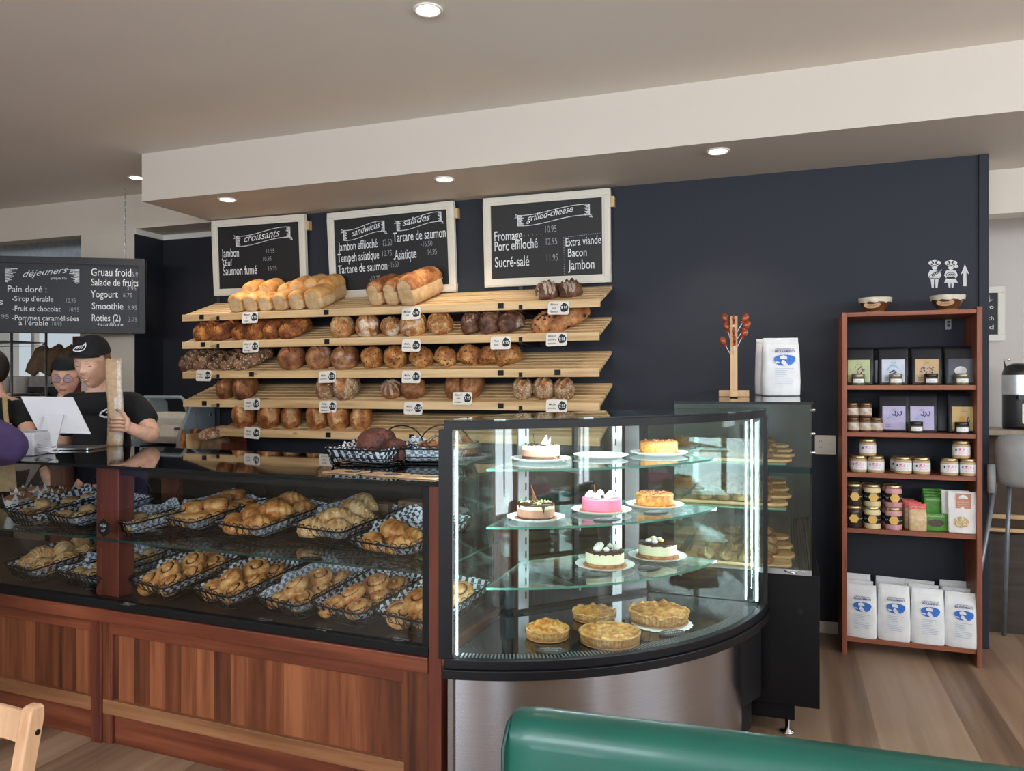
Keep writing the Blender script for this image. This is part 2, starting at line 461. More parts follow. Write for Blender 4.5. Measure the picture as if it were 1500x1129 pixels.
# ============================================================= ceiling lights
M_LAMP = emit('lamp_glow', (255, 236, 214), 14.0)
def downlight(u, v, Z, label):
    p = on_z(u, v, Z)
    t = thing('ceiling_light', label, 'light', (p.x, p.y, Z), group='recessed ceiling spotlights')
    b = MB().lathe([(.048, .03), (.05, -.004), (.062, -.009), (.066, -.004), (.066, .002)], 28, caps=False)
    obj('trim_ring', b, M_WHITE, t)
    b = MB().lathe([(.0, -.0035), (.047, -.003), (.047, .0), (0, .0)], 24, caps=False); obj('lens', b, M_LAMP, t)
    d = bpy.data.lights.new('spot_beam', 'SPOT'); d.energy = 26; d.spot_size = R(105); d.spot_blend = .6; d.color = (1, .86, .7); d.shadow_soft_size = .045
    o = bpy.data.objects.new('spot_beam', d); COL.objects.link(o); o.parent = t; o.location = (0, 0, -.02)
downlight(627, 14, 3.172, 'recessed spotlight in the high main ceiling, out in front of the beam')
downlight(200, 260, 3.172, 'recessed spotlight in the ceiling tucked beside the end of the beam')
downlight(333, 292, 2.83, 'recessed spotlight under the beam above the croissants chalkboard')
downlight(651, 262, 2.83, 'recessed spotlight under the beam above the sandwiches chalkboard')
downlight(1052, 221, 2.83, 'recessed spotlight under the beam over the bare dark wall')

# ============================================================= bread shelves
SHELF_Z = [2.043, 1.836, 1.610, 1.396, 1.181]      # top edge of each front board
SY0, SLOPE = 4.684, .36                            # front plane of the boards; rise of the slats towards the wall
def shelf_z(i, y): return SHELF_Z[i] + (y - SY0) * SLOPE - .004
SX = [(-4.32, -1.085), (-4.32, -1.09), (-4.315, -1.09), (-4.31, -1.085), (-3.97, -1.085)]
MAG = [[298, 480, 735], [300, 481], [371, 735, 818], [302, 735], [483, 605]]
NAMES = ['topmost', 'second from the top', 'middle', 'second from the bottom', 'lowest']
for i in range(5):
    x0, x1 = SX[i]; z = SHELF_Z[i]
    t = thing('bread_shelf', 'slatted pine bread shelf on the dark wall, %s of the five' % NAMES[i], 'shelf', (x0, SY0, z - .05), group='pine bread shelves')
    L = x1 - x0
    obj('front_board', MB().box(0, L, -.018, .004, 0, .052), M_PINE, t, bev=.003)
    b = MB()
    for k in range(6):
        y = .012 + k * .059; zz = .05 + y * SLOPE
        b.box(0, L, 0, .046, -.022, 0, rot(x=math.degrees(math.atan(SLOPE)), loc=(0, y, zz)))
    obj('slats', b, M_PINE, t, bev=.002)
    for u in (322, 764):
        px = on_y(u, 500, SY0).x - x0
        if px < 0.02: continue
        b = MB(); n = 10
        b.box(px - .012, px + .012, -.021, -.018, 0.002, .03); b.box(px - .011, px + .011, -.018, .375, -.014, -.003)
        b.add([(px - .004, .02, -.012), (px - .004, .375, -.012), (px - .004, .375, .1), (px + .004, .02, -.012), (px + .004, .375, -.012), (px + .004, .375, .1)],
              [(0, 1, 2), (3, 5, 4), (0, 3, 4, 1), (1, 4, 5, 2), (0, 2, 5, 3)])
        obj('bracket', b, M_BLACKM, t)
    for u in MAG[i]:
        px = on_y(u, 500, SY0).x - x0
        obj('magnet_square', MB().box(px - .02, px + .02, -.021, -.017, .012, .046), M_BLACKM, t)
for u, nm in ((322, 'near the croissants chalkboard'), (764, 'beneath the grilled-cheese chalkboard')):
    px = on_y(u, 500, WY).x
    o = obj('wall_rail', MB().box(px - .014, px + .014, WY - .016, WY - .001, 1.05, 2.25), plain('grey_rail', (52, 55, 62), .45))
    tag(o, 'upright dark metal shelf rail on the navy wall %s' % nm, 'rail', 'shelf uprights')

# ------------------------------------------------------------- loaf materials
def bread(name, dark, mid, light, flour=None, fl=.62, fscale=5., seeds=None, sscale=60., bump=.5, rough=.65, crack=None, det=.55, sc=16):
    t = NT(name); v = t.coord(); oi = t.n('ObjectInfo')
    c = t.n('CombineXYZ'); r = t.math('MULTIPLY', oi.outputs['Random'], 19.)
    for k in range(3): t.l(r, c.inputs[k])
    ad = t.n('VectorMath', operation='ADD'); t.l(v, ad.inputs[0]); t.l(c.outputs[0], ad.inputs[1]); v = ad.outputs[0]
    n = t.noise(v, sc, 4, .6); col = t.ramp(n, [(.36, dark), (.5, mid), (.63, light)])
    n2 = t.noise(v, sc * 3.2, 3, .7); col = t.mix(det, col, t.ramp(n2, [(.36, (168, 156, 146)), (.56, (255, 255, 255))]), 'MULTIPLY')
    n3 = t.noise(v, 5.5, 2, .5); col = t.mix(det, col, t.ramp(n3, [(.36, (180, 162, 148)), (.6, (255, 255, 255))]), 'MULTIPLY')
    h = t.math('ADD', n, t.math('MULTIPLY', n2, .6))
    if crack:
        vo = t.n('TexVoronoi', feature='DISTANCE_TO_EDGE'); vo.inputs['Scale'].default_value = 24
        dv = t.n('VectorMath', operation='ADD'); t.l(v, dv.inputs[0])
        nn = t.n('TexNoise'); nn.inputs['Scale'].default_value = 14; t.l(v, nn.inputs['Vector'])
        sc = t.n('VectorMath', operation='SCALE'); t.l(nn.outputs[1], sc.inputs[0]); sc.inputs['Scale'].default_value = .06; t.l(sc.outputs[0], dv.inputs[1])
        t.l(dv.outputs[0], vo.inputs['Vector'])
        k = t.n('MapRange'); k.inputs[1].default_value = .0; k.inputs[2].default_value = .07; t.l(vo.outputs['Distance'], k.inputs[0])
        gm = t.math('MULTIPLY', t.math('SUBTRACT', 1.0, k.outputs[0]), t.math('MULTIPLY', t.math('GREATER_THAN', t.noise(v, 11, 2), .46), .8))
        col = t.mix(gm, col, crack); h = t.math('ADD', h, k.outputs[0])
    if flour:
        f = t.noise(v, fscale, 3, .7); m = t.n('MapRange'); m.inputs[1].default_value = fl; m.inputs[2].default_value = fl + .1; t.l(f, m.inputs[0])
        col = t.mix(t.math('MULTIPLY', m.outputs[0], .85), col, flour)
    if seeds:
        nd = t.n('TexNoise'); nd.inputs['Scale'].default_value = 60; t.l(v, nd.inputs['Vector']); sv = t.n('VectorMath', operation='SCALE'); t.l(nd.outputs[1], sv.inputs[0]); sv.inputs['Scale'].default_value = .012
        av = t.n('VectorMath', operation='ADD'); t.l(v, av.inputs[0]); t.l(sv.outputs[0], av.inputs[1])
        vo = t.n('TexVoronoi'); vo.inputs['Scale'].default_value = sscale * 1.35; t.l(av.outputs[0], vo.inputs['Vector'])
        sr = t.n('SeparateColor'); t.l(vo.outputs['Color'], sr.inputs[0])
        k = t.math('LESS_THAN', vo.outputs['Distance'], t.math('ADD', t.math('MULTIPLY', sr.outputs[0], .42), .04))
        g = t.noise(v, 9, 2); k = t.math('MULTIPLY', k, t.math('GREATER_THAN', g, .40))
        col = t.mix(k, col, seeds); h = t.math('ADD', h, k)
    t.col(col); t.set(rough); t.bump(h, bump, .008); return t.m
MB_PAN = bread('pan_loaf_crust', (198, 132, 66), (222, 164, 94), (232, 184, 120), bump=.06, rough=.5, det=.12)
MB_PANS = bread('pan_loaf_side', (206, 166, 118), (220, 184, 138), (230, 198, 156), bump=.1, det=.12)
MB_CHEESE = bread('cheese_crust', (110, 58, 30), (168, 96, 46), (206, 140, 70), crack=(96, 46, 24))
MB_WHITE = bread('white_miche_crust', (170, 106, 58), (206, 146, 86), (222, 176, 120), flour=(226, 212, 198), fl=.55, fscale=8, crack=(232, 196, 140))
MB_RAISIN = bread('raisin_crust', (150, 88, 44), (192, 126, 66), (222, 170, 106), seeds=(66, 36, 22), sscale=62)
MB_BROWN = bread('country_crust', (124, 74, 42), (160, 104, 64), (186, 136, 94), flour=(208, 190, 176), fl=.62, fscale=6)
MB_SEED = bread('seven_grain_crust', (86, 58, 40), (124, 86, 60), (160, 122, 90), seeds=(216, 190, 150), sscale=70)
MB_NUT = bread('walnut_crust', (78, 48, 36), (112, 74, 56), (150, 110, 86), flour=(214, 200, 188), fl=.6, fscale=11)
MB_DARK = bread('wholewheat_crust', (100, 58, 32), (138, 86, 50), (166, 114, 72))
MB_OAT = bread('oat_crust', (140, 96, 66), (184, 146, 112), (214, 188, 156), seeds=(228, 208, 180), sscale=80)
MB_BELGE = bread('belgian_white_crust', (140, 80, 42), (184, 118, 66), (212, 154, 98))
MB_OLIVE = bread('olive_crust', (150, 90, 48), (190, 128, 76), (212, 160, 106), seeds=(60, 30, 26), sscale=26)
MB_CRUMB = bread('pale_crumb', (186, 132, 80), (214, 168, 112), (232, 198, 150))
MB_FLOUR = bread('floured_score', (176, 150, 128), (206, 186, 168), (226, 214, 202))
MB_NOTCH = bread('dark_notch', (44, 28, 22), (64, 42, 32), (92, 64, 48))
MB_DARKCUT = bread('brown_crumb', (150, 100, 64), (176, 124, 82), (196, 148, 104))
MB_CHOC = bread('chocolate_crust', (62, 32, 24), (92, 48, 36), (116, 66, 50), seeds=(44, 22, 16), sscale=48)

def loaf_mesh(L, W, H, seed=0, cut=None, sharp=2.4, lump=.05, nu=36, nv=18, taper=0., cutw=.12):
    if cut: nu, nv = 52, 26
    """crusted loaf: flattened ellipsoid with a flat foot; cut: list of slashes (angle, offset, length) opened in the top"""
    rs = []; zz = -.18
    for i in range(nv + 1):
        ph = -PI / 2 + PI * i / nv; ring = []
        for j in range(nu):
            th = 2 * PI * j / nu
            cx, cy, cz = math.cos(ph) * math.cos(th), math.cos(ph) * math.sin(th), math.sin(ph)
            k = (abs(cx) ** sharp + abs(cy) ** sharp + abs(cz) ** sharp) ** (-1 / sharp)
            x, y, z = cx * k, cy * k, cz * k
            if taper: y *= 1 - taper * abs(x) ** 2
            q = 1 + lump * (noise.noise(Vector((x * 2 + seed * 7.3, y * 2, z * 2 + seed))) + .5 * noise.noise(Vector((x * 5, y * 5 + seed * 3, z * 5))) + .35 * noise.noise(Vector((x * 11, y * 11 + seed * 3, z * 11))))
            x *= q; y *= q; z *= q
            z = max(z, -.62)
            for (a, off, ln) in (cut or []):
                ca, sa = math.cos(a), math.sin(a)
                along = x * ca + y * sa; across = -x * sa + y * ca - off
                if z > -.2 and abs(along) < ln:
                    g = math.exp(-(across / cutw) ** 2); z += .13 * math.exp(-((abs(across) - cutw * 1.7) / (cutw * .6)) ** 2) - .16 * g
            ring.append((x * L / 2, y * W / 2, (z + .62) * H / 1.62))
        rs.append(ring)
    b = MB().rings(rs, True, True, True, 0, True)
    if cut:
        for fi, f in enumerate(b.f):
            c = [sum(b.v[k][a] for k in f) / len(f) for a in range(3)]
            x, y, z = c[0] / (L / 2), c[1] / (W / 2), c[2] / H
            for (a, off, ln) in cut:
                ca, sa = math.cos(a), math.sin(a)
                if z > .40 and abs(x * ca + y * sa) < ln and abs(-x * sa + y * ca - off) < cutw * 1.25: b.m[fi] = 1
    return b
def pan_loaf(W, L, H, seed=0):
    """tin loaf: straight pale sides, domed golden top that hangs a little over"""
    b = MB(); n = 12; rs = []
    for i in range(13):
        y = -L / 2 + L * i / 12; e_ = 1 - (abs(2 * i / 12 - 1)) ** 6 * .28
        ring = []
        prof = [(-.5, 0), (-.5, .3), (-.49, .56), (-.53, .62), (-.51, .74), (-.4, .88), (-.2, .97), (0, 1), (.2, .97), (.4, .88), (.51, .74), (.53, .62), (.49, .56), (.5, .3), (.5, 0)]
        ee = 1 - (abs(2 * i / 12 - 1)) ** 8 * .10
        for k, (px, pz) in enumerate(prof):
            w = 1 + .02 * noise.noise(Vector((px * 3, y * 20, pz * 3 + seed * 5)))
            zt = pz if pz < .6 else .6 + (pz - .6) * e_
            ring.append((px * W * ee * w, y * (1.0 if pz > .6 else .97), zt * H))
        rs.append(ring)
    b.rings(rs, True, True, True, 0, True)
    for fi, f in enumerate(b.f):
        zc = sum(b.v[k][2] for k in f) / len(f)
        b.m[fi] = 1 if zc < .58 * H else 0
    return b
# ------------------------------------------------------------- loaves: one mesh of each kind, copied along the shelf
def place_row(kind, name, mats, shelf, items, label, group, cat='bread', base=None, y=.10, z_up=0.0, lean=None):
    """items: (pixel x of the centre, pixel width, rotation in degrees, extra y)"""
    first = None; sl = math.atan(SLOPE)
    ln_ = R(lean if lean is not None else (0, 6, 8, 14, 16)[shelf])
    for n, it in enumerate(items):
        u, wpx, rz = it[0], it[1], it[2]; dy = it[3] if len(it) > 3 else 0
        yy = SY0 + y + dy
        p = on_y(u, 500, yy); w = wpx * depth(p) / FPX
        if first is None:
            o = obj(name, kind, mats, sub=1 if len(kind.v) < 700 else 0); first = o; base_w = base
        else:
            o = first.copy(); COL.objects.link(o)
        o.location = (p.x, yy, shelf_z(shelf, yy) + z_up + .003)
        k = w / base_w * (1 + .04 * math.sin(n * 2.3))
        o.scale = (k, k, k * (1 + .05 * math.sin(n * 1.7 + 1)))
        o.rotation_euler = (sl + ln_, 0, R(rz)); o.location.z += .02 * math.sin(ln_) / .27
        tag(o, label(n, len(items)), cat, group)
def row_label(what, where):
    def f(n, N):
        if N == 1: return '%s, %s' % (what, where)
        pos = ORD[n] if n < N - 1 else 'last'
        return '%s, %s from the till end, %s' % (what, pos, where)
    return f
# topmost shelf
sh1 = 'top shelf'
fr = [(357, 23, 0), (378, 22, 0), (398, 23, 0), (421, 23, 0), (445, 24, 0), (472, 30, 0)]
bk = [(379, 24, 0), (404, 24, 0), (429, 24, 0), (449, 26, 0), (470, 26, 0), (490, 28, 0)]
place_row(pan_loaf(.098, .15, .112, 1), 'tin_loaf', [MB_PAN, MB_PANS], 0, fr, row_label('golden tin loaf in the front line', sh1), 'plain tin loaves', base=.098, y=.088)
place_row(pan_loaf(.098, .15, .140, 2), 'tin_loaf', [MB_PAN, MB_PANS], 0, bk, row_label('golden tin loaf in the back line', sh1), 'plain tin loaves', base=.098, y=.262)
place_row(pan_loaf(.100, .28, .155, 3), 'crusty_tin_loaf', [MB_BELGE, MB_PANS], 0, [(568, 27, -8), (592, 27, -8), (620, 37, -8)], row_label('tall crusty tin loaf with pale sides', sh1), 'three tall tin loaves', base=.115, y=.165)
CROSS = [(0, 0, .7), (PI / 2, 0, .7)]
place_row(loaf_mesh(.145, .13, .10, 4, [(1.7, -.42, 1.0), (1.8, .02, 1.0), (1.9, .45, 1.0)], lump=.12, cutw=.10), 'fig_loaf', [MB_NUT, MB_FLOUR], 0, [(801, 34, 20, 0), (836, 33, 0, .03)], row_label('knobbly floured fig loaf', sh1), 'fig loaves', base=.145, y=.085)
place_row(loaf_mesh(.12, .11, .07, 14, None, lump=.12), 'fig_loaf', [MB_NUT], 0, [(818, 24, 10, 0)], row_label('small dark fig loaf half hidden behind the two floured ones', sh1), 'fig loaves', base=.12, y=.2)
# second shelf
sh2 = 'second shelf down'
place_row(loaf_mesh(.115, .20, .095, 5, [(1.9, 0, .8)], lump=.07, cutw=.1), 'cheese_batard', [MB_CHEESE, MB_CHEESE], 1, [(309, 28, -8), (335, 28, -14), (360, 25, -8), (386, 28, -18), (411, 27, -20), (437, 31, -28)], row_label('blistered cheese batard', sh2), 'cheese batards', base=.115, y=.115)
place_row(loaf_mesh(.14, .15, .108, 6, CROSS, lump=.06, cutw=.08), 'white_miche', [MB_WHITE, MB_CRUMB], 1, [(504, 34, 5), (539, 34, 30), (572, 32, 50), (606, 38, 20), (641, 35, 70)], row_label('round white miche with floured crackled crust', sh2), 'white miches', base=.14, y=.09)
place_row(loaf_mesh(.12, .17, .105, 7, [(1.5, .1, .8)], lump=.11, cutw=.1), 'walnut_loaf', [MB_NUT, MB_NUT], 1, [(694, 30, -5), (722, 31, -10), (752, 32, -30)], row_label('dark floured walnut loaf', sh2), 'walnut loaves', base=.12, y=.1)
ol = loaf_mesh(.12, .26, .09, 8, [(1.5, 0, .8)], lump=.06, taper=.25, cutw=.12)
place_row(ol, 'olive_batard', [MB_OLIVE, MB_CHEESE], 1, [(808, 36, -38, 0), (838, 38, -48, .03)], row_label('olive and tomato batard slanting back', sh2), 'olive batards', base=.14, y=.13)
place_row(loaf_mesh(.12, .2, .075, 18, None, lump=.06, taper=.2), 'olive_batard', [MB_CHEESE], 1, [(822, 28, -60, 0)], row_label('olive batard at the back, behind its two neighbours', sh2), 'olive batards', base=.12, y=.27)
# middle shelf
sh3 = 'middle shelf'
sg = loaf_mesh(.12, .26, .105, 9, [(.15, -.72, .6), (.15, -.43, .8), (.15, -.14, .8), (.15, .15, .8), (.15, .44, .8), (.15, .73, .6)], lump=.05, cutw=.055, taper=.15)
place_row(sg, 'seven_grain_loaf', [MB_SEED, MB_NOTCH], 2, [(293, 29, -38), (313, 29, -38), (334, 31, -40), (355, 31, -40), (377, 33, -45)], row_label('seeded seven-grain batard with notched back', sh3), 'seven-grain batards', base=.14, y=.14)
place_row(loaf_mesh(.165, .16, .125, 10, [(2.2, .0, .8)], lump=.04, cutw=.06), 'country_miche', [MB_BROWN, MB_BROWN], 2, [(431, 39, 0), (470, 38, 15), (508, 42, 5)], row_label('smooth brown country miche', sh3), 'country miches', base=.165, y=.1)
place_row(loaf_mesh(.145, .15, .12, 11, None, lump=.07), 'raisin_miche', [MB_RAISIN], 2, [(548, 32, 0), (579, 33, 30), (614, 36, 65), (648, 32, 100), (683, 34, 140), (717, 34, 200), (749, 36, 250)], row_label('round raisin miche speckled with dark fruit', sh3), 'raisin miches', base=.145, y=.095)
# fourth shelf
sh4 = 'fourth shelf down'
place_row(loaf_mesh(.13, .20, .12, 12, [(1.7, .05, .9)], lump=.04, cutw=.08), 'wholewheat_loaf', [MB_DARK, MB_DARKCUT], 3, [(335, 29, 20), (363, 31, 10)], row_label('plain brown wholewheat Belgian loaf', sh4), 'wholewheat Belgian loaves', base=.135, y=.11)
place_row(loaf_mesh(.14, .20, .12, 13, [(1.75, .05, .97)], lump=.04, cutw=.30), 'sesame_loaf', [MB_OAT, MB_DARKCUT], 3, [(480, 31, 18), (511, 35, 6)], row_label('sesame-coated Belgian loaf with wide brown split', sh4), 'sesame Belgian loaves', base=.145, y=.11)
place_row(loaf_mesh(.14, .14, .09, 15, [(0.2, 0, 1.1), (.83, 0, 1.1), (1.46, 0, 1.1), (2.09, 0, 1.1), (2.72, 0, 1.1)], lump=.03, cutw=.085), 'star_miche', [MB_BROWN, MB_FLOUR], 3, [(576, 31, 0)], row_label('low floured miche scored like a shell', sh4), 'wholewheat miches', base=.14, y=.1)
place_row(loaf_mesh(.14, .15, .105, 16, None, lump=.12), 'rough_miche', [MB_BROWN], 3, [(608, 34, 0)], row_label('knobbly brown miche beside the shell-scored one', sh4), 'wholewheat miches', base=.14, y=.1)
place_row(loaf_mesh(.13, .22, .11, 17, [(1.8, .1, .8)], lump=.03, cutw=.22), 'rye_batard', [MB_BROWN, MB_DARKCUT], 3, [(666, 31, 22, .02), (694, 33, 2, .04)], row_label('dark rye batard with one long slash', sh4), 'rye batards', base=.14, y=.12)
place_row(loaf_mesh(.14, .155, .115, 19, [(.9, .35, .7), (.9, -.2, .8)], lump=.06, cutw=.14), 'oat_miche', [MB_OAT, MB_BELGE], 3, [(765, 30, 25), (795, 30, 30), (826, 32, 20)], row_label('round oat-crusted miche with orange splits', sh4), 'oat miches', base=.14, y=.1)
# lowest shelf
sh5 = 'lowest shelf'
place_row(loaf_mesh(.14, .19, .135, 20, [(1.72, .05, .97)], lump=.06, cutw=.26), 'belgian_loaf', [MB_BELGE, MB_CRUMB], 4, [(359, 34, 28), (394, 34, 42), (428, 32, 30), (465, 33, 36), (499, 33, 18), (532, 32, 8)], row_label('plump white Belgian loaf with a pale split', sh5), 'white Belgian loaves', base=.145, y=.11)

# ------------------------------------------------------------- shelf price tags
M_TAG = plain('tag_card', (226, 220, 212), .5, var=.02)
def rrect(w, h, r, n=4):
    P = []
    for cx, cy, a in ((w / 2 - r, h / 2 - r, 0), (-w / 2 + r, h / 2 - r, 90), (-w / 2 + r, -h / 2 + r, 180), (w / 2 - r, -h / 2 + r, 270)):
        for k in range(n + 1):
            q = R(a + 90 * k / n); P.append((cx + r * math.cos(q), cy + r * math.sin(q)))
    return P
def price_tag(u, v, shelf, lines, price, extra=None, tilt=0):
    p = on_y(u, v, SY0 - .03)
    t = thing('price_tag', 'small white shelf tag lettered %s with the price %s' % (' '.join(lines), price), 'price tag', (p.x, SY0 - .026, p.z), group='bread shelf price tags')
    t.rotation_euler = (R(-6), R(tilt), 0)
    if extra: t['label'] = extra
    w, h = .137, .083
    obj('card', MB().prism(rrect(w, h, .012), 0, .003, xf=UP), M_TAG, t)
    pts = [(.062 + .027 * math.cos(R(a + 10)) * k, .002 + .030 * math.sin(R(a + 10)) * k) for a, k in zip(range(0, 360, 45), (1.05, .95, 1.1, .9, 1.0, 1.05, .92, 1.08))]
    pts = [(x - .025, y) for x, y in pts]
    obj('price_blob', MB().prism(pts, .003, .0036, xf=UP), M_INK, t)
    b = MB(); F = UP @ Matrix.Translation((0, 0, .0042))
    write(b, price, .037, -.008, .021, .040, shear=.1, bold=.01, xf=F, mi=0, align='c')
    n = len(lines)
    for k, s in enumerate(lines):
        write(b, s, -.028, (n - 1) * .0115 - k * .023 - .006, .0125, min(.055, .0088 * len(s)), shear=.25, bold=.006, xf=F, mi=1, align='c')
    obj('lettering', b, [M_LETTER, M_INK], t, weld=False)
TAGS = [(366, 465, 0, ['Ménage', 'à', 'Louer'], '6.95', 'small white shelf tag below the front line of plain tin loaves'),
        (602, 459, 0, ['Ménage', 'blé'], '6.95', 'small white shelf tag below the three tall crusty tin loaves'),
        (818, 451, 0, ['Bâtard', 'aux', 'figues'], '8.95', 'small white shelf tag hanging below the knobbly fig loaves'),
        (367, 508, 1, ['Bâtard', 'au', 'fromage'], '8.95', 'small white shelf tag below the row of cheese batards'),
        (602, 506, 1, ['Miche', 'blanche'], '7.95', 'small white shelf tag below the row of white miches'),
        (733, 502, 1, ['Pain', 'noix'], '8.95', 'small white shelf tag below the three walnut loaves'),
        (815, 497, 1, ['Bâtard', 'olives', 'tomates'], '9.95', 'small white shelf tag below the olive and tomato batards'),
        (298, 550, 2, ['Intégral', '7 grains'], '8.95', 'small white shelf tag below the seeded seven-grain batards'),
        (479, 552, 2, ['Miche', 'Charlevoix'], '8.95', 'small white shelf tag below the smooth brown country miches'),
        (602, 552, 2, ['Miche', 'raisin'], '8.95', 'small white shelf tag below the row of raisin miches'),
        (369, 592, 3, ['Belge', 'intégral'], '7.45', 'small white shelf tag below the two wholewheat Belgian loaves'),
        (480, 596, 3, ['Belge', 'intégral', 'sésame'], '7.95', 'small white shelf tag below the two sesame-coated loaves'),
        (605, 598, 3, ['Miche', 'intégral'], '7.95', 'small white shelf tag below the shell-scored and knobbly miches'),
        (369, 634, 4, ['Belge', 'blanc'], '7.45', 'small white shelf tag below the row of white Belgian loaves')]
for a in TAGS: price_tag(a[0], a[1], a[2], a[3], a[4], a[5], tilt=random.uniform(-2, 4))
price_tag(677, 583.5, 3, ['Bâtard', 'blé', 'entier'], '7.95', 'small white tag standing on the shelf in front of the dark rye batards')
price_tag(815, 595, 3, ['Miche', 'avoine'], '7.95', 'small white shelf tag below the oat-crusted miches, cut off by the cake case')

# ============================================================= menu chalkboards on the wall
def banner(b, x, y, w, h, mi=0):
    """hand-drawn ribbon; x,y centre"""
    def cv(t): return y + h * .20 * math.sin((t - .5) * PI * 1.25) - h * .03
    top = [(x - w / 2 + w * t, cv(t) + h * .32) for t in [k / 14 for k in range(15)]]
    bot = [(px, py - h * .64) for px, py in top]
    r = h * .018
    stroke(b, top, r, mi); stroke(b, bot, r, mi)
    stroke(b, [top[0], bot[0]], r * 2.2, mi); stroke(b, [top[-1], bot[-1]], r * 2.2, mi)
    for s, P in ((-1, top[0]), (1, bot[-1])):
        q = h * .3
        stroke(b, [P, (P[0] + s * q * .55, P[1] + s * 0 + (q * .25 if s < 0 else -q * .1)), (P[0] + s * q * .3, P[1] - q * .2), (P[0] + s * q * .7, P[1] - q * .5), (P[0], P[1] - q * .35)], r, mi)
    for k in range(9):
        f = k / 9
        a = top[0]; stroke(b, [(a[0], a[1] - h * .64 * f - .002), (a[0] + w * (.05 + .04 * ((k * 7) % 5) / 5), a[1] - h * .64 * f - .004)], r * 1.4, mi)
        a = top[-1]; stroke(b, [(a[0], a[1] - h * .64 * f - .002), (a[0] - w * (.03 + .05 * ((k * 3) % 5) / 5), a[1] - h * .64 * f)], r * 1.4, mi)
def menu_board(cs, label, words, lean=.05, fw=.055):
    """cs: the four photo corners (tl, tr, br, bl); framed slate hung leaning slightly off the wall"""
    P = [on_y(u, v, WY - (lean if k < 2 else .012)) for k, (u, v) in enumerate(cs)]
    tl, tr, br, bl = P
    c = (tl + tr + br + bl) / 4; w = ((tr - tl).length + (br - bl).length) / 2; h = ((tl - bl).length + (tr - br).length) / 2
    roll = math.atan2((tr.z - tl.z + br.z - bl.z) / 2, w)
    t = thing('menu_chalkboard', label, 'chalkboard', (c.x, c.y - .012, c.z), group='white framed menu chalkboards')
    t.rotation_euler = (math.atan2(lean - .012, h), -roll, 0)
    b = MB()
    for (x0, x1, z0, z1) in ((-w / 2, w / 2, h / 2 - fw, h / 2), (-w / 2, w / 2, -h / 2, -h / 2 + fw), (-w / 2, -w / 2 + fw, -h / 2 + fw, h / 2 - fw), (w / 2 - fw, w / 2, -h / 2 + fw, h / 2 - fw)):
        b.box(x0, x1, -.014, .02, z0, z1)
    f = fw * .72
    for (x0, x1, z0, z1) in ((-w / 2 + .004, w / 2 - .004, h / 2 - f, h / 2 - .008), (-w / 2 + .004, w / 2 - .004, -h / 2 + .008, -h / 2 + f), (-w / 2 + .008, -w / 2 + f, -h / 2 + f, h / 2 - f), (w / 2 - f, w / 2 - .008, -h / 2 + f, h / 2 - f)):
        b.box(x0, x1, -.018, -.013, z0, z1)
    obj('frame', b, M_CREAM, t, bev=.003)
    obj('slate', MB().box(-w / 2 + fw - .004, w / 2 - fw + .004, -.006, .008, -h / 2 + fw - .004, h / 2 - fw + .004), M_CHALK, t)
    b = MB(); F = UP @ Matrix.Translation((0, 0, .0072)); W, H = w - 2 * fw, h - 2 * fw
    tmp = MB()
    for q in words:
        k = q[0]
        if k == 'b': banner(tmp, (q[1] - .5) * W, (.5 - q[2]) * H, q[3] * W, q[4] * H)
        elif k == 's': write(tmp, q[1], (q[2] - .5) * W, (.5 - q[3]) * H, q[4] * H, q[5] * W, shear=.35, bold=.004, mi=0, slope=q[6])
        elif k == 't': write(tmp, q[1], (q[2] - .5) * W, (.5 - q[3]) * H, q[4] * H, q[5] * W, bold=.006, mi=0, slope=q[6] if len(q) > 6 else 0)
        elif k == 'p': write(tmp, q[1], (q[2] - .5) * W, (.5 - q[3]) * H, q[4] * H, q[5] * W, mi=1, slope=q[6] if len(q) > 6 else 0)
        elif k == 'd':
            (x0, y0), (x1, y1) = q[1], q[2]
            for i in range(q[3]):
                s_ = i / (q[3] - 1); x, y = ((x0 + (x1 - x0) * s_) - .5) * W, (.5 - (y0 + (y1 - y0) * s_)) * H
                tmp.add([(x - .0025, y - .0025, 0), (x + .0025, y - .0025, 0), (x + .0025, y + .0025, 0), (x - .0025, y + .0025, 0)], [(0, 1, 2, 3)], 1, False)
    for i in range(len(tmp.f)): pass
    b.add(tmp.v, tmp.f, tmp.m, False, F)
    obj('lettering', b, [M_LETTER, M_FAINT], t, weld=False)
    obj('spacer_block', MB().box(w / 2 - .03, w / 2 + .022, .008, .022 + lean * .6, h / 2 - .12, h / 2 - .05), M_PINEV, t)
    return t
menu_board([(312, 323), (448, 315), (452, 428), (317, 435)], 'white framed chalkboard headed croissants, hung nearest the kitchen', [
    ('b', .56, .19, .66, .25), ('s', 'croissants', .33, .27, .12, .44, .10),
    ('t', 'Jambon', .04, .49, .14, .22), ('t', 'Œuf', .05, .63, .105, .12), ('t', 'Saumon fumé', .05, .78, .14, .43),
    ('p', '11.95', .60, .46, .07, .1), ('p', '10.95', .56, .58, .065, .1), ('p', '16.95', .62, .74, .075, .1)])
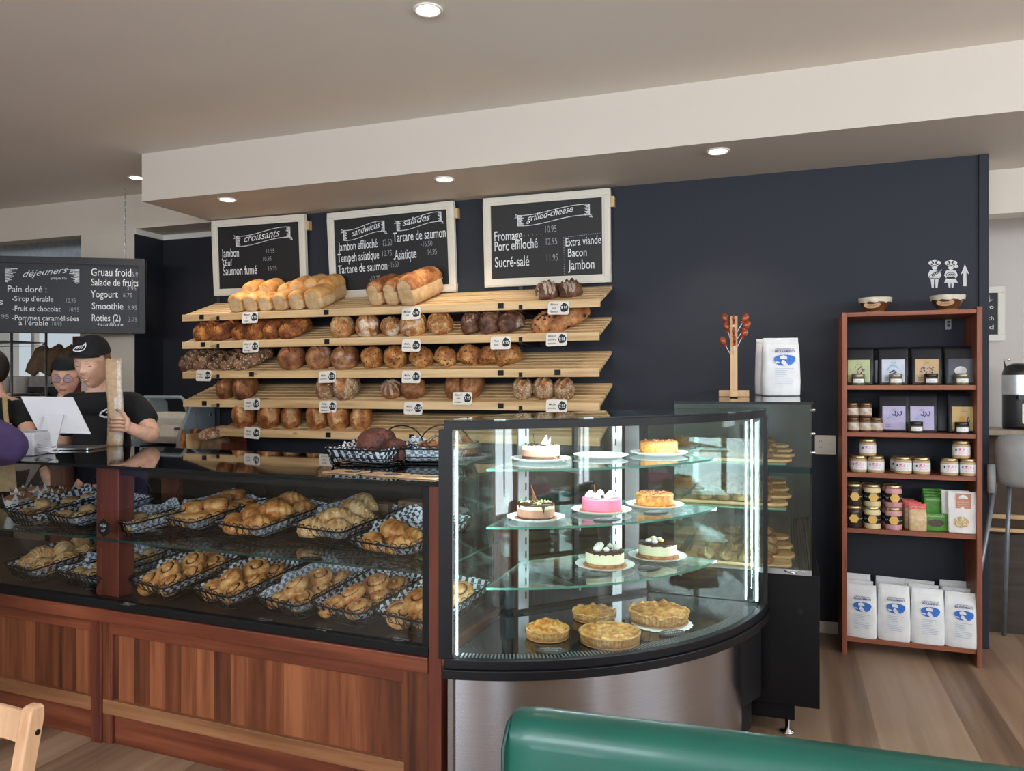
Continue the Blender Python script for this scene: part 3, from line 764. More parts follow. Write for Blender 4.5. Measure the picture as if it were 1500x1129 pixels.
menu_board([(482, 314), (664, 294), (672, 428), (486, 437)], 'white framed chalkboard listing sandwichs and salades, the middle one of three', [
    ('b', .27, .18, .37, .22), ('s', 'sandwichs', .16, .25, .09, .26, .2), ('b', .76, .12, .38, .20), ('s', 'salades', .62, .17, .09, .24, .12),
    ('t', 'Jambon effiloché', .03, .44, .12, .36, .02), ('p', '- 12.50', .41, .42, .09, .11), ('t', 'Tempeh asiatique', .02, .60, .12, .38, .02), ('p', '10.75', .43, .56, .08, .085),
    ('t', 'Tartare de saumon', .02, .76, .12, .45, .02), ('p', '- 15.50', .48, .72, .08, .09), ('p', '-13.75', .31, .90, .08, .09),
    ('t', 'Tartare de saumon', .53, .38, .13, .455, .02), ('p', '-16.50', .77, .47, .07, .1), ('t', '.Asiatique', .53, .62, .13, .2, .02), ('p', '14.95', .83, .59, .08, .075), ('p', '13.95', .85, .93, .065, .1)])
menu_board([(709, 292), (894, 276), (896, 414), (712, 421)], 'white framed chalkboard headed grilled-cheese, farthest from the kitchen', [
    ('b', .57, .18, .64, .22), ('s', 'grilled-cheese', .33, .25, .09, .42, .14),
    ('t', 'Fromage', .03, .48, .13, .26), ('t', 'Porc effiloché', .03, .62, .13, .40, .03), ('t', 'Sucré-salé', .03, .84, .14, .32), ('p', '10.95', .50, .41, .09, .1), ('p', '12.95', .505, .575, .09, .1), ('p', '11.95', .51, .79, .09, .1),
    ('t', 'Extra viande', .68, .61, .11, .31, .03), ('t', 'Bacon', .70, .75, .11, .165), ('t', 'Jambon', .70, .92, .13, .23), ('d', (.66, .49), (.99, .46), 22), ('d', (.665, .5), (.665, .97), 16), ('d', (.31, .43), (.46, .43), 5)])

# ------------------------------------------------------------- breakfast board hung by a chain
pr, pl = Vector((-5.104, 5.10, 0)), Vector((-6.14, 4.55, 0))
dirv = (pr - pl).normalized(); Wb = 1.62; z0, z1 = 1.943, 2.576
t = thing('breakfast_chalkboard', 'long dark chalkboard headed déjeuners hanging by a chain over the till', 'chalkboard', (pr.x, pr.y, z0))
t.rotation_euler = (0, 0, math.atan2(dirv.y, dirv.x))
Hb = z1 - z0; fw = .055
b = MB()
for (x0, x1, a, c) in ((-Wb, 0, Hb - fw, Hb), (-Wb, 0, 0, fw), (-Wb, -Wb + fw, fw, Hb - fw), (-fw, 0, fw, Hb - fw)): b.box(x0, x1, -.022, .022, a, c)
obj('frame', b, plain('charcoal_frame', (40, 40, 44), .5), t, bev=.004)
obj('slate', MB().box(-Wb + fw - .003, -fw + .003, -.008, .012, fw - .003, Hb - fw + .003), M_CHALKN, t)
b = MB(); tmp = MB()
def at(u, v):                                  # photo pixel -> board coordinates
    x = -1.172 * (222 - u) / 222 * (1 - .00013 * (222 - u)); z = (490 - v) / 108.5 * Hb
    return x, z
def put(kind, s, u, v, hpx, wpx, mi=0, sl=0., sh=0., bold=.006):
    x, z = at(u, v); write(tmp, s, x, z, hpx / 108.5 * Hb, wpx / 222 * 1.165, shear=sh, bold=bold, mi=mi, slope=sl)
for a in (('t', 'Gruau froid', 140, 407, 11, 60), ('t', 'Salade de fruits', 140, 421, 10, 71), ('t', 'Yogourt', 139, 438, 10, 41), ('t', 'Smoothie', 141, 455, 10, 47), ('t', 'Roties (2)', 141, 472, 10, 43), ('t', '+confiture', 149, 479, 5, 39),
          ('t', 'Pain doré :', 13, 432, 9, 57), ('t', '-Sirop d’érable', 20, 445, 7.5, 60), ('t', '-Fruit et chocolat', 20, 459, 7.5, 71), ('t', '-Pommes caramélisées', 20, 472, 7.5, 98), ('t', 'à l’érable', 30, 479, 6.5, 43),
          ('t', 's', -2, 450, 8, 8)): put(*a)
for s, u, v in (('6.95', 201, 407), ('3.95', 194, 427), ('6.75', 188, 437), ('3.95', 195, 455), ('3.75', 196, 472), ('10.95', 102, 446), ('10.95', 107, 459), ('10.95', 81, 479), ('.95', 0, 470)): put('p', s, u, v, 6, 14, 1)
put('s', 'déjeuners', 36, 411, 9, 66, 0, .13, .45, 0.); put('p', '-jusqu’à 11h', 78, 413, 3.5, 24, 0)
for u in (9, 122):
    x, z = at(u, 408)
    for k in range(12): stroke(tmp, [(x, z - .055 + k * .01), (x + (.06 + .02 * (k % 3)) * (1 if u < 50 else -1) * (.4 + .05 * k), z - .06 + k * .01)], .003, 0)
b.add(tmp.v, tmp.f, tmp.m, False, UP @ Matrix.Translation((0, 0, .0095)))
obj('lettering', b, [M_LETTER, M_FAINT], t, weld=False)
b = MB(); cx = -.165; zc = Hb
k = 0
while zc < 3.172 - z0 - .06:
    q = [(cx + (.007 * math.cos(a) if k % 2 else 0), (0 if k % 2 else .007 * math.cos(a)), zc + .016 * math.sin(a)) for a in [2 * PI * j / 8 for j in range(8)]]
    b.tube(q, .0022, 5, loop=True); zc += .026; k += 1
b.tube([(cx, 0, zc), (cx + .014, 0, zc + .012), (cx + .01, 0, zc + .03), (cx, 0, zc + .034), (cx, 0, 3.172 - z0)], .0032, 6)
obj('chain', b, M_ALU, t)
# ============================================================= the pastry counter
C0, CRZ = Vector((-1.11, 2.41, 0)), R(-2.6)
CM = Matrix.Translation(C0) @ Matrix.Rotation(CRZ, 4, 'Z')
def cw(x, y, z): return CM @ Vector((x, y, z))
CMI = CM.inverted()
def cz(u, v, z): return CMI @ on_z(u, v, z)            # pixel on a level plane -> counter coordinates
def cy(u, v, y):                                       # pixel on a plane parallel to the counter front
    r = ray(u, v); n = Vector((-math.sin(CRZ), math.cos(CRZ), 0)); t = (y + n.dot(C0)) / n.dot(r)
    return CMI @ (Vector((0, 0, CAM_H)) + r * t)
M_PLINTHW = wood('lighter_rail', (112, 72, 46), (150, 102, 68), (178, 130, 92), 'x', .42)
TOPZ, CD = 1.17, .79
t = thing('pastry_counter', 'long cherry wood pastry counter with glass front and black glass top', 'counter', C0, CRZ)
LX = -4.7                                              # runs out of the picture on the till side
pm = cy(147, 700, 0).x                                 # middle post
pw = .085
obj('post', MB().box(-.048, 0, -.012, .075, 0, TOPZ - .012), M_WOODV, t, bev=.003)
obj('post', MB().box(pm - pw, pm + pw * .55, .05, .13, .6, TOPZ - .012), M_WOODV, t, bev=.003)
obj('post', MB().box(pm - .04, pm + .02, -.014, .06, 0, .56), M_WOODV, t, bev=.003)
for a in (cy(268, 700, .8).x, cy(105, 700, .8).x, -.06, -4.2):
    obj('back_post', MB().box(a - .06, a + .06, .71, .77, .0, TOPZ - .012), M_WOODV, t, bev=.003)
ar = MB(); x0, x1 = pm, cy(268, 700, .8).x
n = 14; z1 = TOPZ - .012
ring = [(x0 + (x1 - x0) * k / n, z1 - .05 - .07 * (2 * k / n - 1) ** 2) for k in range(n + 1)]
ar.prism([(x0, z1)] + ring + [(x1, z1)], -.77, -.73, xf=rot(x=90)); obj('apron_rail', ar, M_WOODV, t)
obj('apron_rail', MB().box(pm, -.05, .06, .09, TOPZ - .05, TOPZ - .012), M_BLACKM, t)
# panelled base
for k, (a, c) in enumerate(((pm + .02, -.15), (LX, pm - .04))):
    obj('plank_panel', MB().box(a + .02, c, .014, .034, .14, .48), M_WOOD, t)
    obj('upper_rail', MB().box(a, c, -.004, .03, .462, .513), M_WOODH, t, bev=.003)
    obj('ledge_rail', MB().box(a, c, -.006, .035, .125, .185), M_PLINTHW, t, bev=.003)
    obj('kick_board', MB().box(a, c, .012, .035, .0, .125), M_WOODH, t)
    obj('stile', MB().box(c - .005, c + .10, -.004, .034, .0, .513), M_WOOD, t, bev=.003)
    obj('stile', MB().box(a, a + .05, -.003, .033, .0, .513), M_WOODV, t, bev=.003)
obj('cap_moulding', MB().box(LX, -.048, -.022, .05, .513, .568), M_WOODH, t, bev=.004)
obj('carcass_side', MB().box(-.045, -.02, .05, CD, 0, .58), M_WOODV, t)
obj('deck', MB().box(LX, -.05, .02, .77, .565, .6), plain('brown_black_laminate', (44, 29, 25), .3, var=.08, spec=.5), t)
obj('glass_trim', MB().box(LX, -.05, -.012, .025, .568, .602), M_BLACKM, t, bev=.003)
obj('glass_trim', MB().box(-.075, -.048, -.010, .02, .6, TOPZ - .012), M_BLACKM, t, bev=.002)
M_DEDGE = plain('dark_teal_edge', (34, 66, 60), .12)
def pane(name, parent, x0, x1, y0, y1, z0, z1, edge=(0, 0, 0, 0, 0, 0), g=None, e_=None):
    """thin glass sheet; faces flagged in edge get the green edge material (z-,z+,y-,y+,x-,x+)"""
    b = MB().box(x0, x1, y0, y1, z0, z1); b.m = list(edge)
    return obj(name, b, [g or M_GLASS, e_ or M_GEDGE], parent)
pane('front_glass', t, pm + .003, -.076, .002, .008, .602, TOPZ - .014, (0, 1, 0, 0, 0, 0), M_GLASSD)
pane('front_glass', t, LX, pm - .003, .002, .008, .602, TOPZ - .014, (0, 1, 0, 0, 0, 0), M_GLASSD)
MSZ = .85
M_SMOKE = glass('smoked_glass', (.74, .77, .76), .06)
pane('middle_shelf', t, pm - .10, -.06, .03, .70, MSZ - .009, MSZ, (0, 0, 1, 1, 1, 1), M_SMOKE, M_DEDGE)
pane('middle_shelf', t, LX, pm - .14, .03, .70, MSZ - .009, MSZ, (0, 0, 1, 1, 1, 1), M_SMOKE, M_DEDGE)
for u in (335, 470, 590, 60):
    x = cy(u, 820, .5).x
    b = MB(); b.add([(x - .004, .35, MSZ - .01), (x - .004, .70, MSZ - .01), (x - .004, .70, MSZ - .13), (x + .004, .35, MSZ - .01), (x + .004, .70, MSZ - .01), (x + .004, .70, MSZ - .13)],
                    [(0, 1, 2), (3, 5, 4), (0, 3, 4, 1), (1, 4, 5, 2), (0, 2, 5, 3)])
    obj('bracket', b, M_BLACKM, t)
b = MB().box(LX, .004, -.02, CD, TOPZ - .012, TOPZ); b.m = [0, 0, 1, 1, 1, 1]
obj('counter_top', b, [M_BLKGL, plain('dark_green_edge', (14, 24, 23), .25)], t, bev=.001)
obj('back_panel', MB().box(cy(268, 700, .8).x + .06, -.12, .74, .755, .6, 1.10), plain('black_back_board', (20, 19, 20), .6), t)

# ------------------------------------------------------------- wire baskets
def checker(name, a, c, s):
    m = NT(name); v = m.coord((1, 1, 1), 'Object', (0, 0, R(0)))
    k = m.n('TexChecker'); k.inputs['Scale'].default_value = s; k.inputs[1].default_value = rgba(a); k.inputs[2].default_value = rgba(c)
    m.l(v, k.inputs[0]); m.col(k.outputs[0]); m.set(.65); return m.m
M_CHECK = checker('checkered_paper', (222, 228, 236), (52, 60, 78), 62)
M_CHECKB = checker('blue_grey_checked_paper', (218, 226, 234), (120, 136, 156), 66)
M_WIRE = plain('black_wire', (16, 16, 18), .4, .3, var=.05)
BW, BL, BH = .285, .40, .068
def rr(w, l, z, r=.03): return [(x, y, z) for x, y in rrect(w, l, r, 3)]
def wire_frame(W=BW, L=BL, H=BH, loops=34):
    b = MB(); top = rr(W, L, H); bot = rr(W * .84, L * .88, .004)
    b.tube(top, .0036, 5, loop=True); b.tube(bot, .003, 5, loop=True); b.tube(rr(W * .93, L * .95, H * .5), .0018, 4, loop=True)
    def walk(P, n):
        seg = [(Vector(P[i]), Vector(P[(i + 1) % len(P)])) for i in range(len(P))]; tot = sum((q - p).length for p, q in seg); out = []
        for k in range(n):
            d = tot * k / n
            for p, q in seg:
                l = (q - p).length
                if d <= l: out.append(p + (q - p) * (d / max(l, 1e-6))); break
                d -= l
        return out
    T, B = walk(top, loops * 2), walk(bot, loops * 2)
    zig = []
    for k in range(loops * 2): zig.append(T[k] if k % 2 else B[k])
    b.tube(zig, .0019, 4, loop=True)
    cur = []
    for k in range(loops):                              # scalloped loops standing on the rim
        p, q = T[2 * k], T[(2 * k + 2) % (loops * 2)]; m = (p + q) / 2 + Vector((0, 0, .014))
        cur += [p, p * .5 + m * .5 + Vector((0, 0, .005)), m, q * .5 + m * .5 + Vector((0, 0, .005))]
    b.tube(cur, .0019, 4, loop=True)
    for k in range(5): b.tube([(-W * .42, -L * .36 + k * L * .18, .004), (W * .42, -L * .36 + k * L * .18, .004)], .0018, 4)
    return b
def handle(W=BW, L=BL, H=BH):
    return MB().tube([(W * .36 * math.cos(a), L / 2, H + .085 * math.sin(a)) for a in [PI * k / 12 for k in range(13)]], .0032, 5)
def liner_mesh(W=BW, L=BL, H=BH, seed=0, up=.02):
    nx, ny = 14, 18; vs = []
    for j in range(ny + 1):
        for i in range(nx + 1):
            a, c = i / nx * 2 - 1, j / ny * 2 - 1
            e_ = max(abs(a), abs(c)) ** 9 * (1.25 if a < -.5 and c > -.3 else .9)
            q = noise.noise(Vector((a * 2.2 + seed * 9, c * 2.2, seed)))
            z = .010 + e_ * (H + up - .012 + .022 * q); k = .90 + .055 * e_
            vs.append((a * W / 2 * k, c * L / 2 * k, z + .003 * q))
    fs = [(j * (nx + 1) + i, j * (nx + 1) + i + 1, (j + 1) * (nx + 1) + i + 1, (j + 1) * (nx + 1) + i) for j in range(ny) for i in range(nx)]
    return MB().add(vs, fs, 0, True)
# pastries
M_CROI = bread('croissant_crust', (176, 108, 52), (212, 150, 84), (234, 188, 124), bump=.12, rough=.35, det=.22, sc=30)
M_CROI2 = bread('croissant_ridge', (150, 84, 38), (190, 120, 60), (214, 156, 92), bump=.12, rough=.35, det=.22, sc=30)
M_SWIRL = bread('swirl_crust', (176, 116, 64), (212, 158, 98), (234, 196, 142), bump=.15, rough=.4, det=.22, sc=30)
M_FILL = plain('dark_filling', (74, 42, 28), .4, var=.2, scale=60)
M_ALMOND = bread('almond_crust', (186, 124, 66), (214, 162, 100), (236, 204, 156), seeds=(238, 216, 176), sscale=60, det=.22, sc=30)
M_CHOCO = plain('chocolate', (58, 32, 24), .35, var=.12)
M_FLAT = bread('pale_scone_crust', (188, 146, 92), (214, 178, 124), (232, 206, 160), bump=.25, det=.22, sc=30)
def m_croissant():
    b = MB(); rs = []; K = 40; n = 14
    for i in range(K + 1):
        q = i / K * 2 - 1; a = q * 1.05; r = .036 * (1 - abs(q) ** 1.7) ** .65 + .007
        r *= 1 + .10 * ((abs(q) * 4.2) % 1.0 - .5)
        c = Vector((.07 * math.sin(a), -.05 * math.cos(a) + .035, .0)); tn = Vector((math.cos(a), math.sin(a), 0)); nn = Vector((-tn.y, tn.x, 0))
        rs.append([tuple(c + nn * math.cos(2 * PI * j / n) * r * 1.05 + Vector((0, 0, max(-.55, math.sin(2 * PI * j / n)) * r + .55 * r * 1 + .0))) for j in range(n)])
    b.rings(rs, True, True, True, 0, True)
    for fi in range(K * n):
        i = fi // n; q = abs((i + .5) / K * 2 - 1)
        if (q * 4.2) % 1.0 > .74: b.m[fi] = 1
    return b
def m_choco():
    b = MB(); K = 20; n = 28; rs = []
    for i in range(K + 1):
        x = (i / K * 2 - 1); e_ = (1 - abs(x) ** 5) ** .5 * .55 + .45
        ring = []
        for j in range(n):
            a = 2 * PI * j / n; cy_, cz_ = math.cos(a), math.sin(a); k = (abs(cy_) ** 2.6 + abs(cz_) ** 2.6) ** (-1 / 2.6)
            g = 1 + .035 * math.sin(a * 9)
            ring.append((x * .056, cy_ * k * .041 * e_ * g, (max(cz_, -.7) * k * .027 * e_ * g + .02)))
        rs.append(ring)
    b.rings(rs, True, True, True, 0, True); return b
def m_swirl(R_=.054, H=.038, turns=1.7, seed=0):
    b = MB(); nr, na = 34, 84; vs = []
    for i in range(nr + 1):
        r = i / nr
        for j in range(na):
            a = 2 * PI * j / na; ph = (r * turns - a / (2 * PI) + seed * .3) % 1.0
            d = min(ph, 1 - ph)
            z = H * (1 - .30 * r ** 3) - (.011 * math.exp(-(d / .13) ** 2) if r > .06 else 0) + .008 * (1 - r)
            w = 1 + .05 * noise.noise(Vector((math.cos(a) * 2 + seed, math.sin(a) * 2, seed)))
            vs.append((r * R_ * w * math.cos(a), r * R_ * w * math.sin(a), z))
    for k, (rr_, zz) in enumerate(((1.03, .55), (1.0, .2), (.9, 0))):
        for j in range(na):
            a = 2 * PI * j / na; w = 1 + .05 * noise.noise(Vector((math.cos(a) * 2 + seed, math.sin(a) * 2, seed)))
            vs.append((rr_ * R_ * w * math.cos(a), rr_ * R_ * w * math.sin(a), zz * H))
    fs = []; mi = []
    for i in range(nr + 3):
        for j in range(na):
            fs.append((i * na + j, i * na + (j + 1) % na, (i + 1) * na + (j + 1) % na, (i + 1) * na + j))
            r = (i + .5) / nr; a = 2 * PI * (j + .5) / na; ph = (r * turns - a / (2 * PI) + seed * .3) % 1.0
            mi.append(1 if i < nr - 1 and i > 0 and min(ph, 1 - ph) < .085 and r < .82 else 0)
    fs.append(tuple((nr + 3) * na + j for j in range(na))); mi.append(0)
    b.add(vs, fs, mi, True); return b
def m_scone(): return loaf_mesh(.085, .075, .045, 31, None, lump=.14, nu=20, nv=10)
def m_almond():
    b = m_croissant(); random.seed(5)
    for k in range(16):
        a = random.uniform(-.9, .9); b.cbox((0, 0, 0), (.014, .008, .002), rot(random.uniform(-40, 40), random.uniform(-30, 30), random.uniform(0, 180), (.07 * math.sin(a), -.05 * math.cos(a) + .035, .052 * (1 - abs(a)) ** .4 + .004)), 1)
    return b
PK = {'croissant': (m_croissant, [M_CROI, M_CROI2]), 'chocolatine': (m_choco, [M_CROI]), 'swirl_bun': (m_swirl, [M_SWIRL, M_FILL]),
      'raisin_roll': (lambda: m_swirl(.056, .046, 1.3, 1), [M_CROI, M_FILL]), 'cinnamon_bun': (lambda: m_swirl(.055, .042, 1.8, 2), [M_CROI, M_FILL]),
      'scone': (m_scone, [M_FLAT]), 'almond_croissant': (m_almond, [M_ALMOND, M_CRE if 'M_CRE' in globals() else M_PANS_ if 'M_PANS_' in globals() else MB_PANS])}
PROTO = {}
def pastry(kind, M, rz, tilt, s, label, group):
    """drop one pastry at a matrix"""
    if kind not in PROTO:
        fn, mats = PK[kind]; o = obj(kind, fn(), mats); PROTO[kind] = o
        if kind == 'chocolatine':
            for x in (-.0565, .0565):
                for y in (-.012, .012): obj('chocolate_stick', MB().ell((x, y, .024), (.004, .007, .006), 8, 6), M_CHOCO, o)
    else:
        src = PROTO[kind]; o = src.copy(); COL.objects.link(o)
        for c in src.children:
            d = c.copy(); COL.objects.link(d); d.parent = o
    o.matrix_world = M @ rot(tilt, 0, rz) @ Matrix.Scale(s, 4)
    return tag(o, label, kind.split('_')[-1] if kind != 'raisin_roll' else 'pastry roll', group)
BASKET = None
NB = 0
def basket(pos, rz, tilt, kind, heap, where, wlabel, paper, nice, scale=(1, 1), over=0, up=.004):
    """pos: counter coordinates of the basket's foot; heap: (x,y,z,rz,tilt,scale) per pastry"""
    global BASKET, NB
    NB += 1
    hl = BL / 2 * scale[1]
    pos = Vector((pos.x, max(pos.y, .035 + hl * .98 + .03), pos.z + hl * math.sin(R(tilt))))
    M = CM @ Matrix.Translation(pos) @ Matrix.Rotation(R(rz), 4, 'Z') @ Matrix.Rotation(R(tilt), 4, 'X')
    Ms = M @ Matrix.Diagonal((scale[0], scale[1], 1, 1))
    if BASKET is None:
        t = thing('wire_basket', wlabel, 'basket', group='black wire baskets')
        obj('wire_frame', wire_frame(), M_WIRE, t); obj('handle', handle(), M_WIRE, t); BASKET = t; bpy.context.view_layer.update()
    else: t = dup(BASKET, label=wlabel)
    t.matrix_world = Ms
    l = obj('paper_liner', liner_mesh(seed=NB, up=up), paper); l.matrix_world = Ms
    tag(l, 'checkered paper lining the basket of %s' % nice, 'paper', 'checkered basket liners')
    N = len(heap)
    for k, (x, y, z, a, tl, s) in enumerate(heap):
        lab = '%s, %s' % (nice_one(kind, nice), where_in(x, y, z, k, N, heap))
        pastry(kind, M @ Matrix.Translation((x, y, z)), a, tl, s, lab, '%s in a wire basket' % nice)
NICE1 = {}
def nice_one(kind, nice): return NICE1[nice]
def where_in(x, y, z, k, N, heap):
    o = sorted(range(N), key=lambda i: heap[i][1]); r = o.index(k)
    return '%s from the front, %s' % (ORD[r], NB_W[NB])
NB_W = {}
random.seed(11)
def heap_of(n, top=1, rows=3, rz=(0, 360), tilt=(-10, 10), s=1.0, z0=.024):
    """two columns of pastries in rows, then a few more lying in the gaps on top"""
    P = []; ys = [-.132, -.03, .072, .155] if rows == 3 else [-.14, -.065, .01, .085, .15]
    cand = [(x + random.uniform(-.006, .006), y + (.022 if x > 0 else 0) + random.uniform(-.006, .006), z0) for y in ys for x in (-.062, .052)]
    P += cand[:n - top]
    tops = [(-.01, -.075, z0 + .036), (.01, .03, z0 + .036), (-.02, .12, z0 + .034), (.045, -.02, z0 + .038)]
    P += tops[:top]
    return [(x, y, z, random.uniform(*rz), random.uniform(*tilt), s * random.uniform(.94, 1.05)) for x, y, z in P]
def reg_basket(nice, one, where):
    NICE1[nice] = one; NB_W[NB + 1] = where
LZ, UZ = .6, MSZ
def cpos(u, v, z): p = cz(u, v, z + .05); return Vector((p.x, p.y, z + .001))
# lower deck, from the corner case towards the till
DECK = [(612, 908, 'raisin_roll', 'chocolate raisin rolls', 'spiral chocolate raisin roll', 'deck basket beside the cake case', (-60, 60), (14, 34), 8, M_CHECK),
        (538, 884, 'cinnamon_bun', 'cinnamon buns', 'dark-spiral cinnamon bun', 'deck basket second from the cake case', (-60, 60), (12, 30), 8, M_CHECK),
        (439, 880, 'swirl_bun', 'sugar buns', 'glossy pale sugar bun', 'deck basket third from the cake case', (-60, 60), (8, 28), 8, M_CHECKB),
        (330, 872, 'raisin_roll', 'rolled cheese pastries', 'rolled cheese pastry', 'deck basket fourth from the cake case', (-38, 38), (20, 38), 8, M_CHECK),
        (262, 852, 'raisin_roll', 'rolled ham pastries', 'rolled ham pastry', 'deck basket nearest the wooden post', (-38, 38), (20, 38), 9, M_CHECK)]
for u, v, kind, nice, one, where, rzr, tl, n, pap in DECK:
    reg_basket(nice, one, where)
    p = cpos(u, v, LZ)
    basket(p, -13, 11, kind, heap_of(n, 2, rz=rzr, tilt=tl), where, 'black wire basket of %s, %s' % (nice, where.replace(' basket', '')), pap, nice)
UPPER = [(606, 790, 'croissant', 'plain croissants', 'small golden croissant', 'shelf basket beside the cake case', (-60, 60), (-8, 8), 6, 1, M_CHECK, .95),
         (517, 770, 'almond_croissant', 'almond croissants', 'flaked almond croissant', 'shelf basket second from the cake case', (-50, 50), (-8, 8), 10, 3, M_CHECKB, 1.08),
         (404, 766, 'croissant', 'butter croissants', 'golden butter croissant', 'shelf basket third from the cake case', (-50, 60), (-8, 8), 12, 4, M_CHECKB, 1.12),
         (315, 757, 'chocolatine', 'chocolatines', 'golden chocolatine', 'shelf basket fourth from the cake case', (-40, 60), (-8, 12), 12, 4, M_CHECKB, 1.08)]
for u, v, kind, nice, one, where, rzr, tl, n, tp, pap, s in UPPER:
    reg_basket(nice, one, where)
    p = cpos(u, v, UZ)
    basket(p, -13, 9, kind, heap_of(n, tp, rows=4, rz=rzr, tilt=tl, s=s), where, 'black wire basket of %s, %s' % (nice, where.replace(' basket', '')), pap, nice, scale=(1.12, 1.05))
# by the post and in the till-side bay
reg_basket('pale scones', 'pale flat scone', 'small basket with the black sign')
basket(cpos(216, 764, UZ), -13, 6, 'scone', heap_of(4, 0, s=1.05), '', 'small wire basket with a black sign clipped to it, beside the post', M_CHECKB, 'pale scones', scale=(.85, .85))
b = MB().prism([(.047 * math.cos(R(a)) * (1.12 if k % 2 else .96), .034 * math.sin(R(a)) * (1.12 if k % 2 else .92)) for k, a in enumerate(range(0, 360, 30))], 0, .004, xf=UP)
sg = thing('basket_sign', 'black scalloped price sign clipped to the small basket of scones', 'sign', cw(*(cpos(210, 766, UZ) + Vector((-.01, -.19, .06)))), CRZ + R(-13)); obj('card', b, M_BLACKM, sg)
lt = MB(); F = UP @ Matrix.Translation((0, 0, .005))
scrawl(lt, 0, .006, .05, .009, F, 0, 3, 'c'); scrawl(lt, 0, -.016, .03, .009, F, 0, 4, 'c'); obj('lettering', lt, M_LETTER, sg, weld=False)
LEFTB = [(178, 838, LZ, 'scone', 'small rolls behind the post', 'small pale roll', 'deck basket behind the wooden post', 9, 2, M_CHECKB, .95),
         (112, 848, LZ, 'scone', 'pale biscuits', 'pale round biscuit', 'till-side deck basket next to the post', 5, 0, M_CHECKB, .95),
         (32, 838, LZ, 'almond_croissant', 'almond twists', 'pale almond twist', 'till-side deck basket farther from the post', 9, 3, M_CHECK, 1.0),
         (92, 748, UZ, 'scone', 'brown nut squares', 'brown nut cookie', 'till-side shelf basket beside the muffins', 8, 1, M_CHECK, .9),
         (150, 752, UZ, 'scone', 'thin cookies', 'thin pale cookie', 'till-side shelf basket next to the post', 4, 0, M_CHECKB, .95)]
for u, v, zz, kind, nice, one, where, n, tp, pap, s in LEFTB:
    reg_basket(nice, one, where)
    basket(cpos(u, v, zz), -13, 8, kind, heap_of(n, tp, s=s), where, 'black wire basket of %s, %s' % (nice, where.replace(' basket', '')), pap, nice)
# muffins in tulip papers at the till end
M_MUFF = bread('muffin_crust', (150, 92, 52), (184, 122, 74), (206, 150, 100), bump=.3, det=.22, sc=30)
def muffin():
    b = MB(); b.lathe([(.026, 0), (.034, .045), (.042, .055), (.040, .068), (.022, .08), (0, .083)], 18, 0)
    for k in range(8):
        a = 2 * PI * k / 8; a1 = a + 2 * PI / 8
        P = lambda an, r, z: (r * math.cos(an), r * math.sin(an), z)
        b.add([P(a, .028, .001), P(a1, .028, .001), P(a1, .043, .055), P((a + a1) / 2, .05, .092 if k % 2 else .062), P(a, .043, .055)], [(0, 1, 2, 3, 4)], 1, False)
    return b
mp = None
for k, (u, v) in enumerate([(8, 742), (28, 738), (46, 744), (62, 738), (18, 730), (40, 728), (74, 732), (56, 727), (88, 729)]):
    p = cz(u, v, UZ + .04)
    if mp is None: mp = obj('muffin', muffin(), [M_MUFF, M_PAPER])
    o = mp if k == 0 else mp.copy()
    if k: COL.objects.link(o)
    o.matrix_world = CM @ Matrix.Translation((p.x, p.y + .04, UZ + .014)) @ rot(z=k * 37)
    tag(o, 'muffin in pointed white tulip paper, %s of the till-end cluster' % ORD[k], 'muffin', 'muffins in tulip papers')
t = thing('muffin_tray', 'low dark tray under the tulip-paper muffins at the till end', 'tray', cw(cz(42, 738, UZ).x, cz(42, 738, UZ).y + .03, UZ), CRZ)
obj('tray', MB().prism(rrect(.62, .30, .03), 0.0005, .012), M_BLACKM, t)

# small black price cards lying on deck and glass shelf
def deck_card(u, v, z, txt, price, label):
    p = cz(u, v, z + .002)
    t = thing('price_card', label, 'price card', cw(p.x, p.y, z + .0005), CRZ + R(-6), 'black cards lying in the counter')
    obj('card', MB().prism([(.05 * math.cos(R(a)), .03 * math.sin(R(a))) for a in range(0, 360, 20)], 0, .0025), M_BLACKM, t)
    b = MB(); scrawl(b, 0, .004, .07, .010, Matrix.Translation((0, 0, .0032)), 0, len(txt), 'c'); scrawl(b, 0, -.016, .045, .010, Matrix.Translation((0, 0, .0032)), 0, len(txt) + 5, 'c')
    obj('lettering', b, M_LETTER, t, weld=False)
for a in ((586, 937, LZ, 'Choco raisin', '3.95', 'black price card in front of the chocolate raisin rolls'), (474, 922, LZ, 'Brioche', '3.95', 'black price card in front of the cinnamon buns'), (188, 885, LZ, 'Roulé', '4.25', 'black price card in front of the rolled ham pastries, below the post'),
          (388, 908, LZ, 'Sucre', '3.50', 'black price card on the deck in front of the sugar buns'),
          (456, 818, UZ, 'Amande', '4.25', 'black price card at the edge of the glass shelf below the almond croissants'), (570, 830, UZ, 'Nature', '2.75', 'black price card at the shelf edge below the plain croissants'), (335, 803, UZ, 'Croissant', '2.95', 'black price card at the shelf edge below the butter croissants'), (290, 790, UZ, 'Chocolatine', '3.25', 'black price card at the shelf edge below the chocolatines')): deck_card(*a)

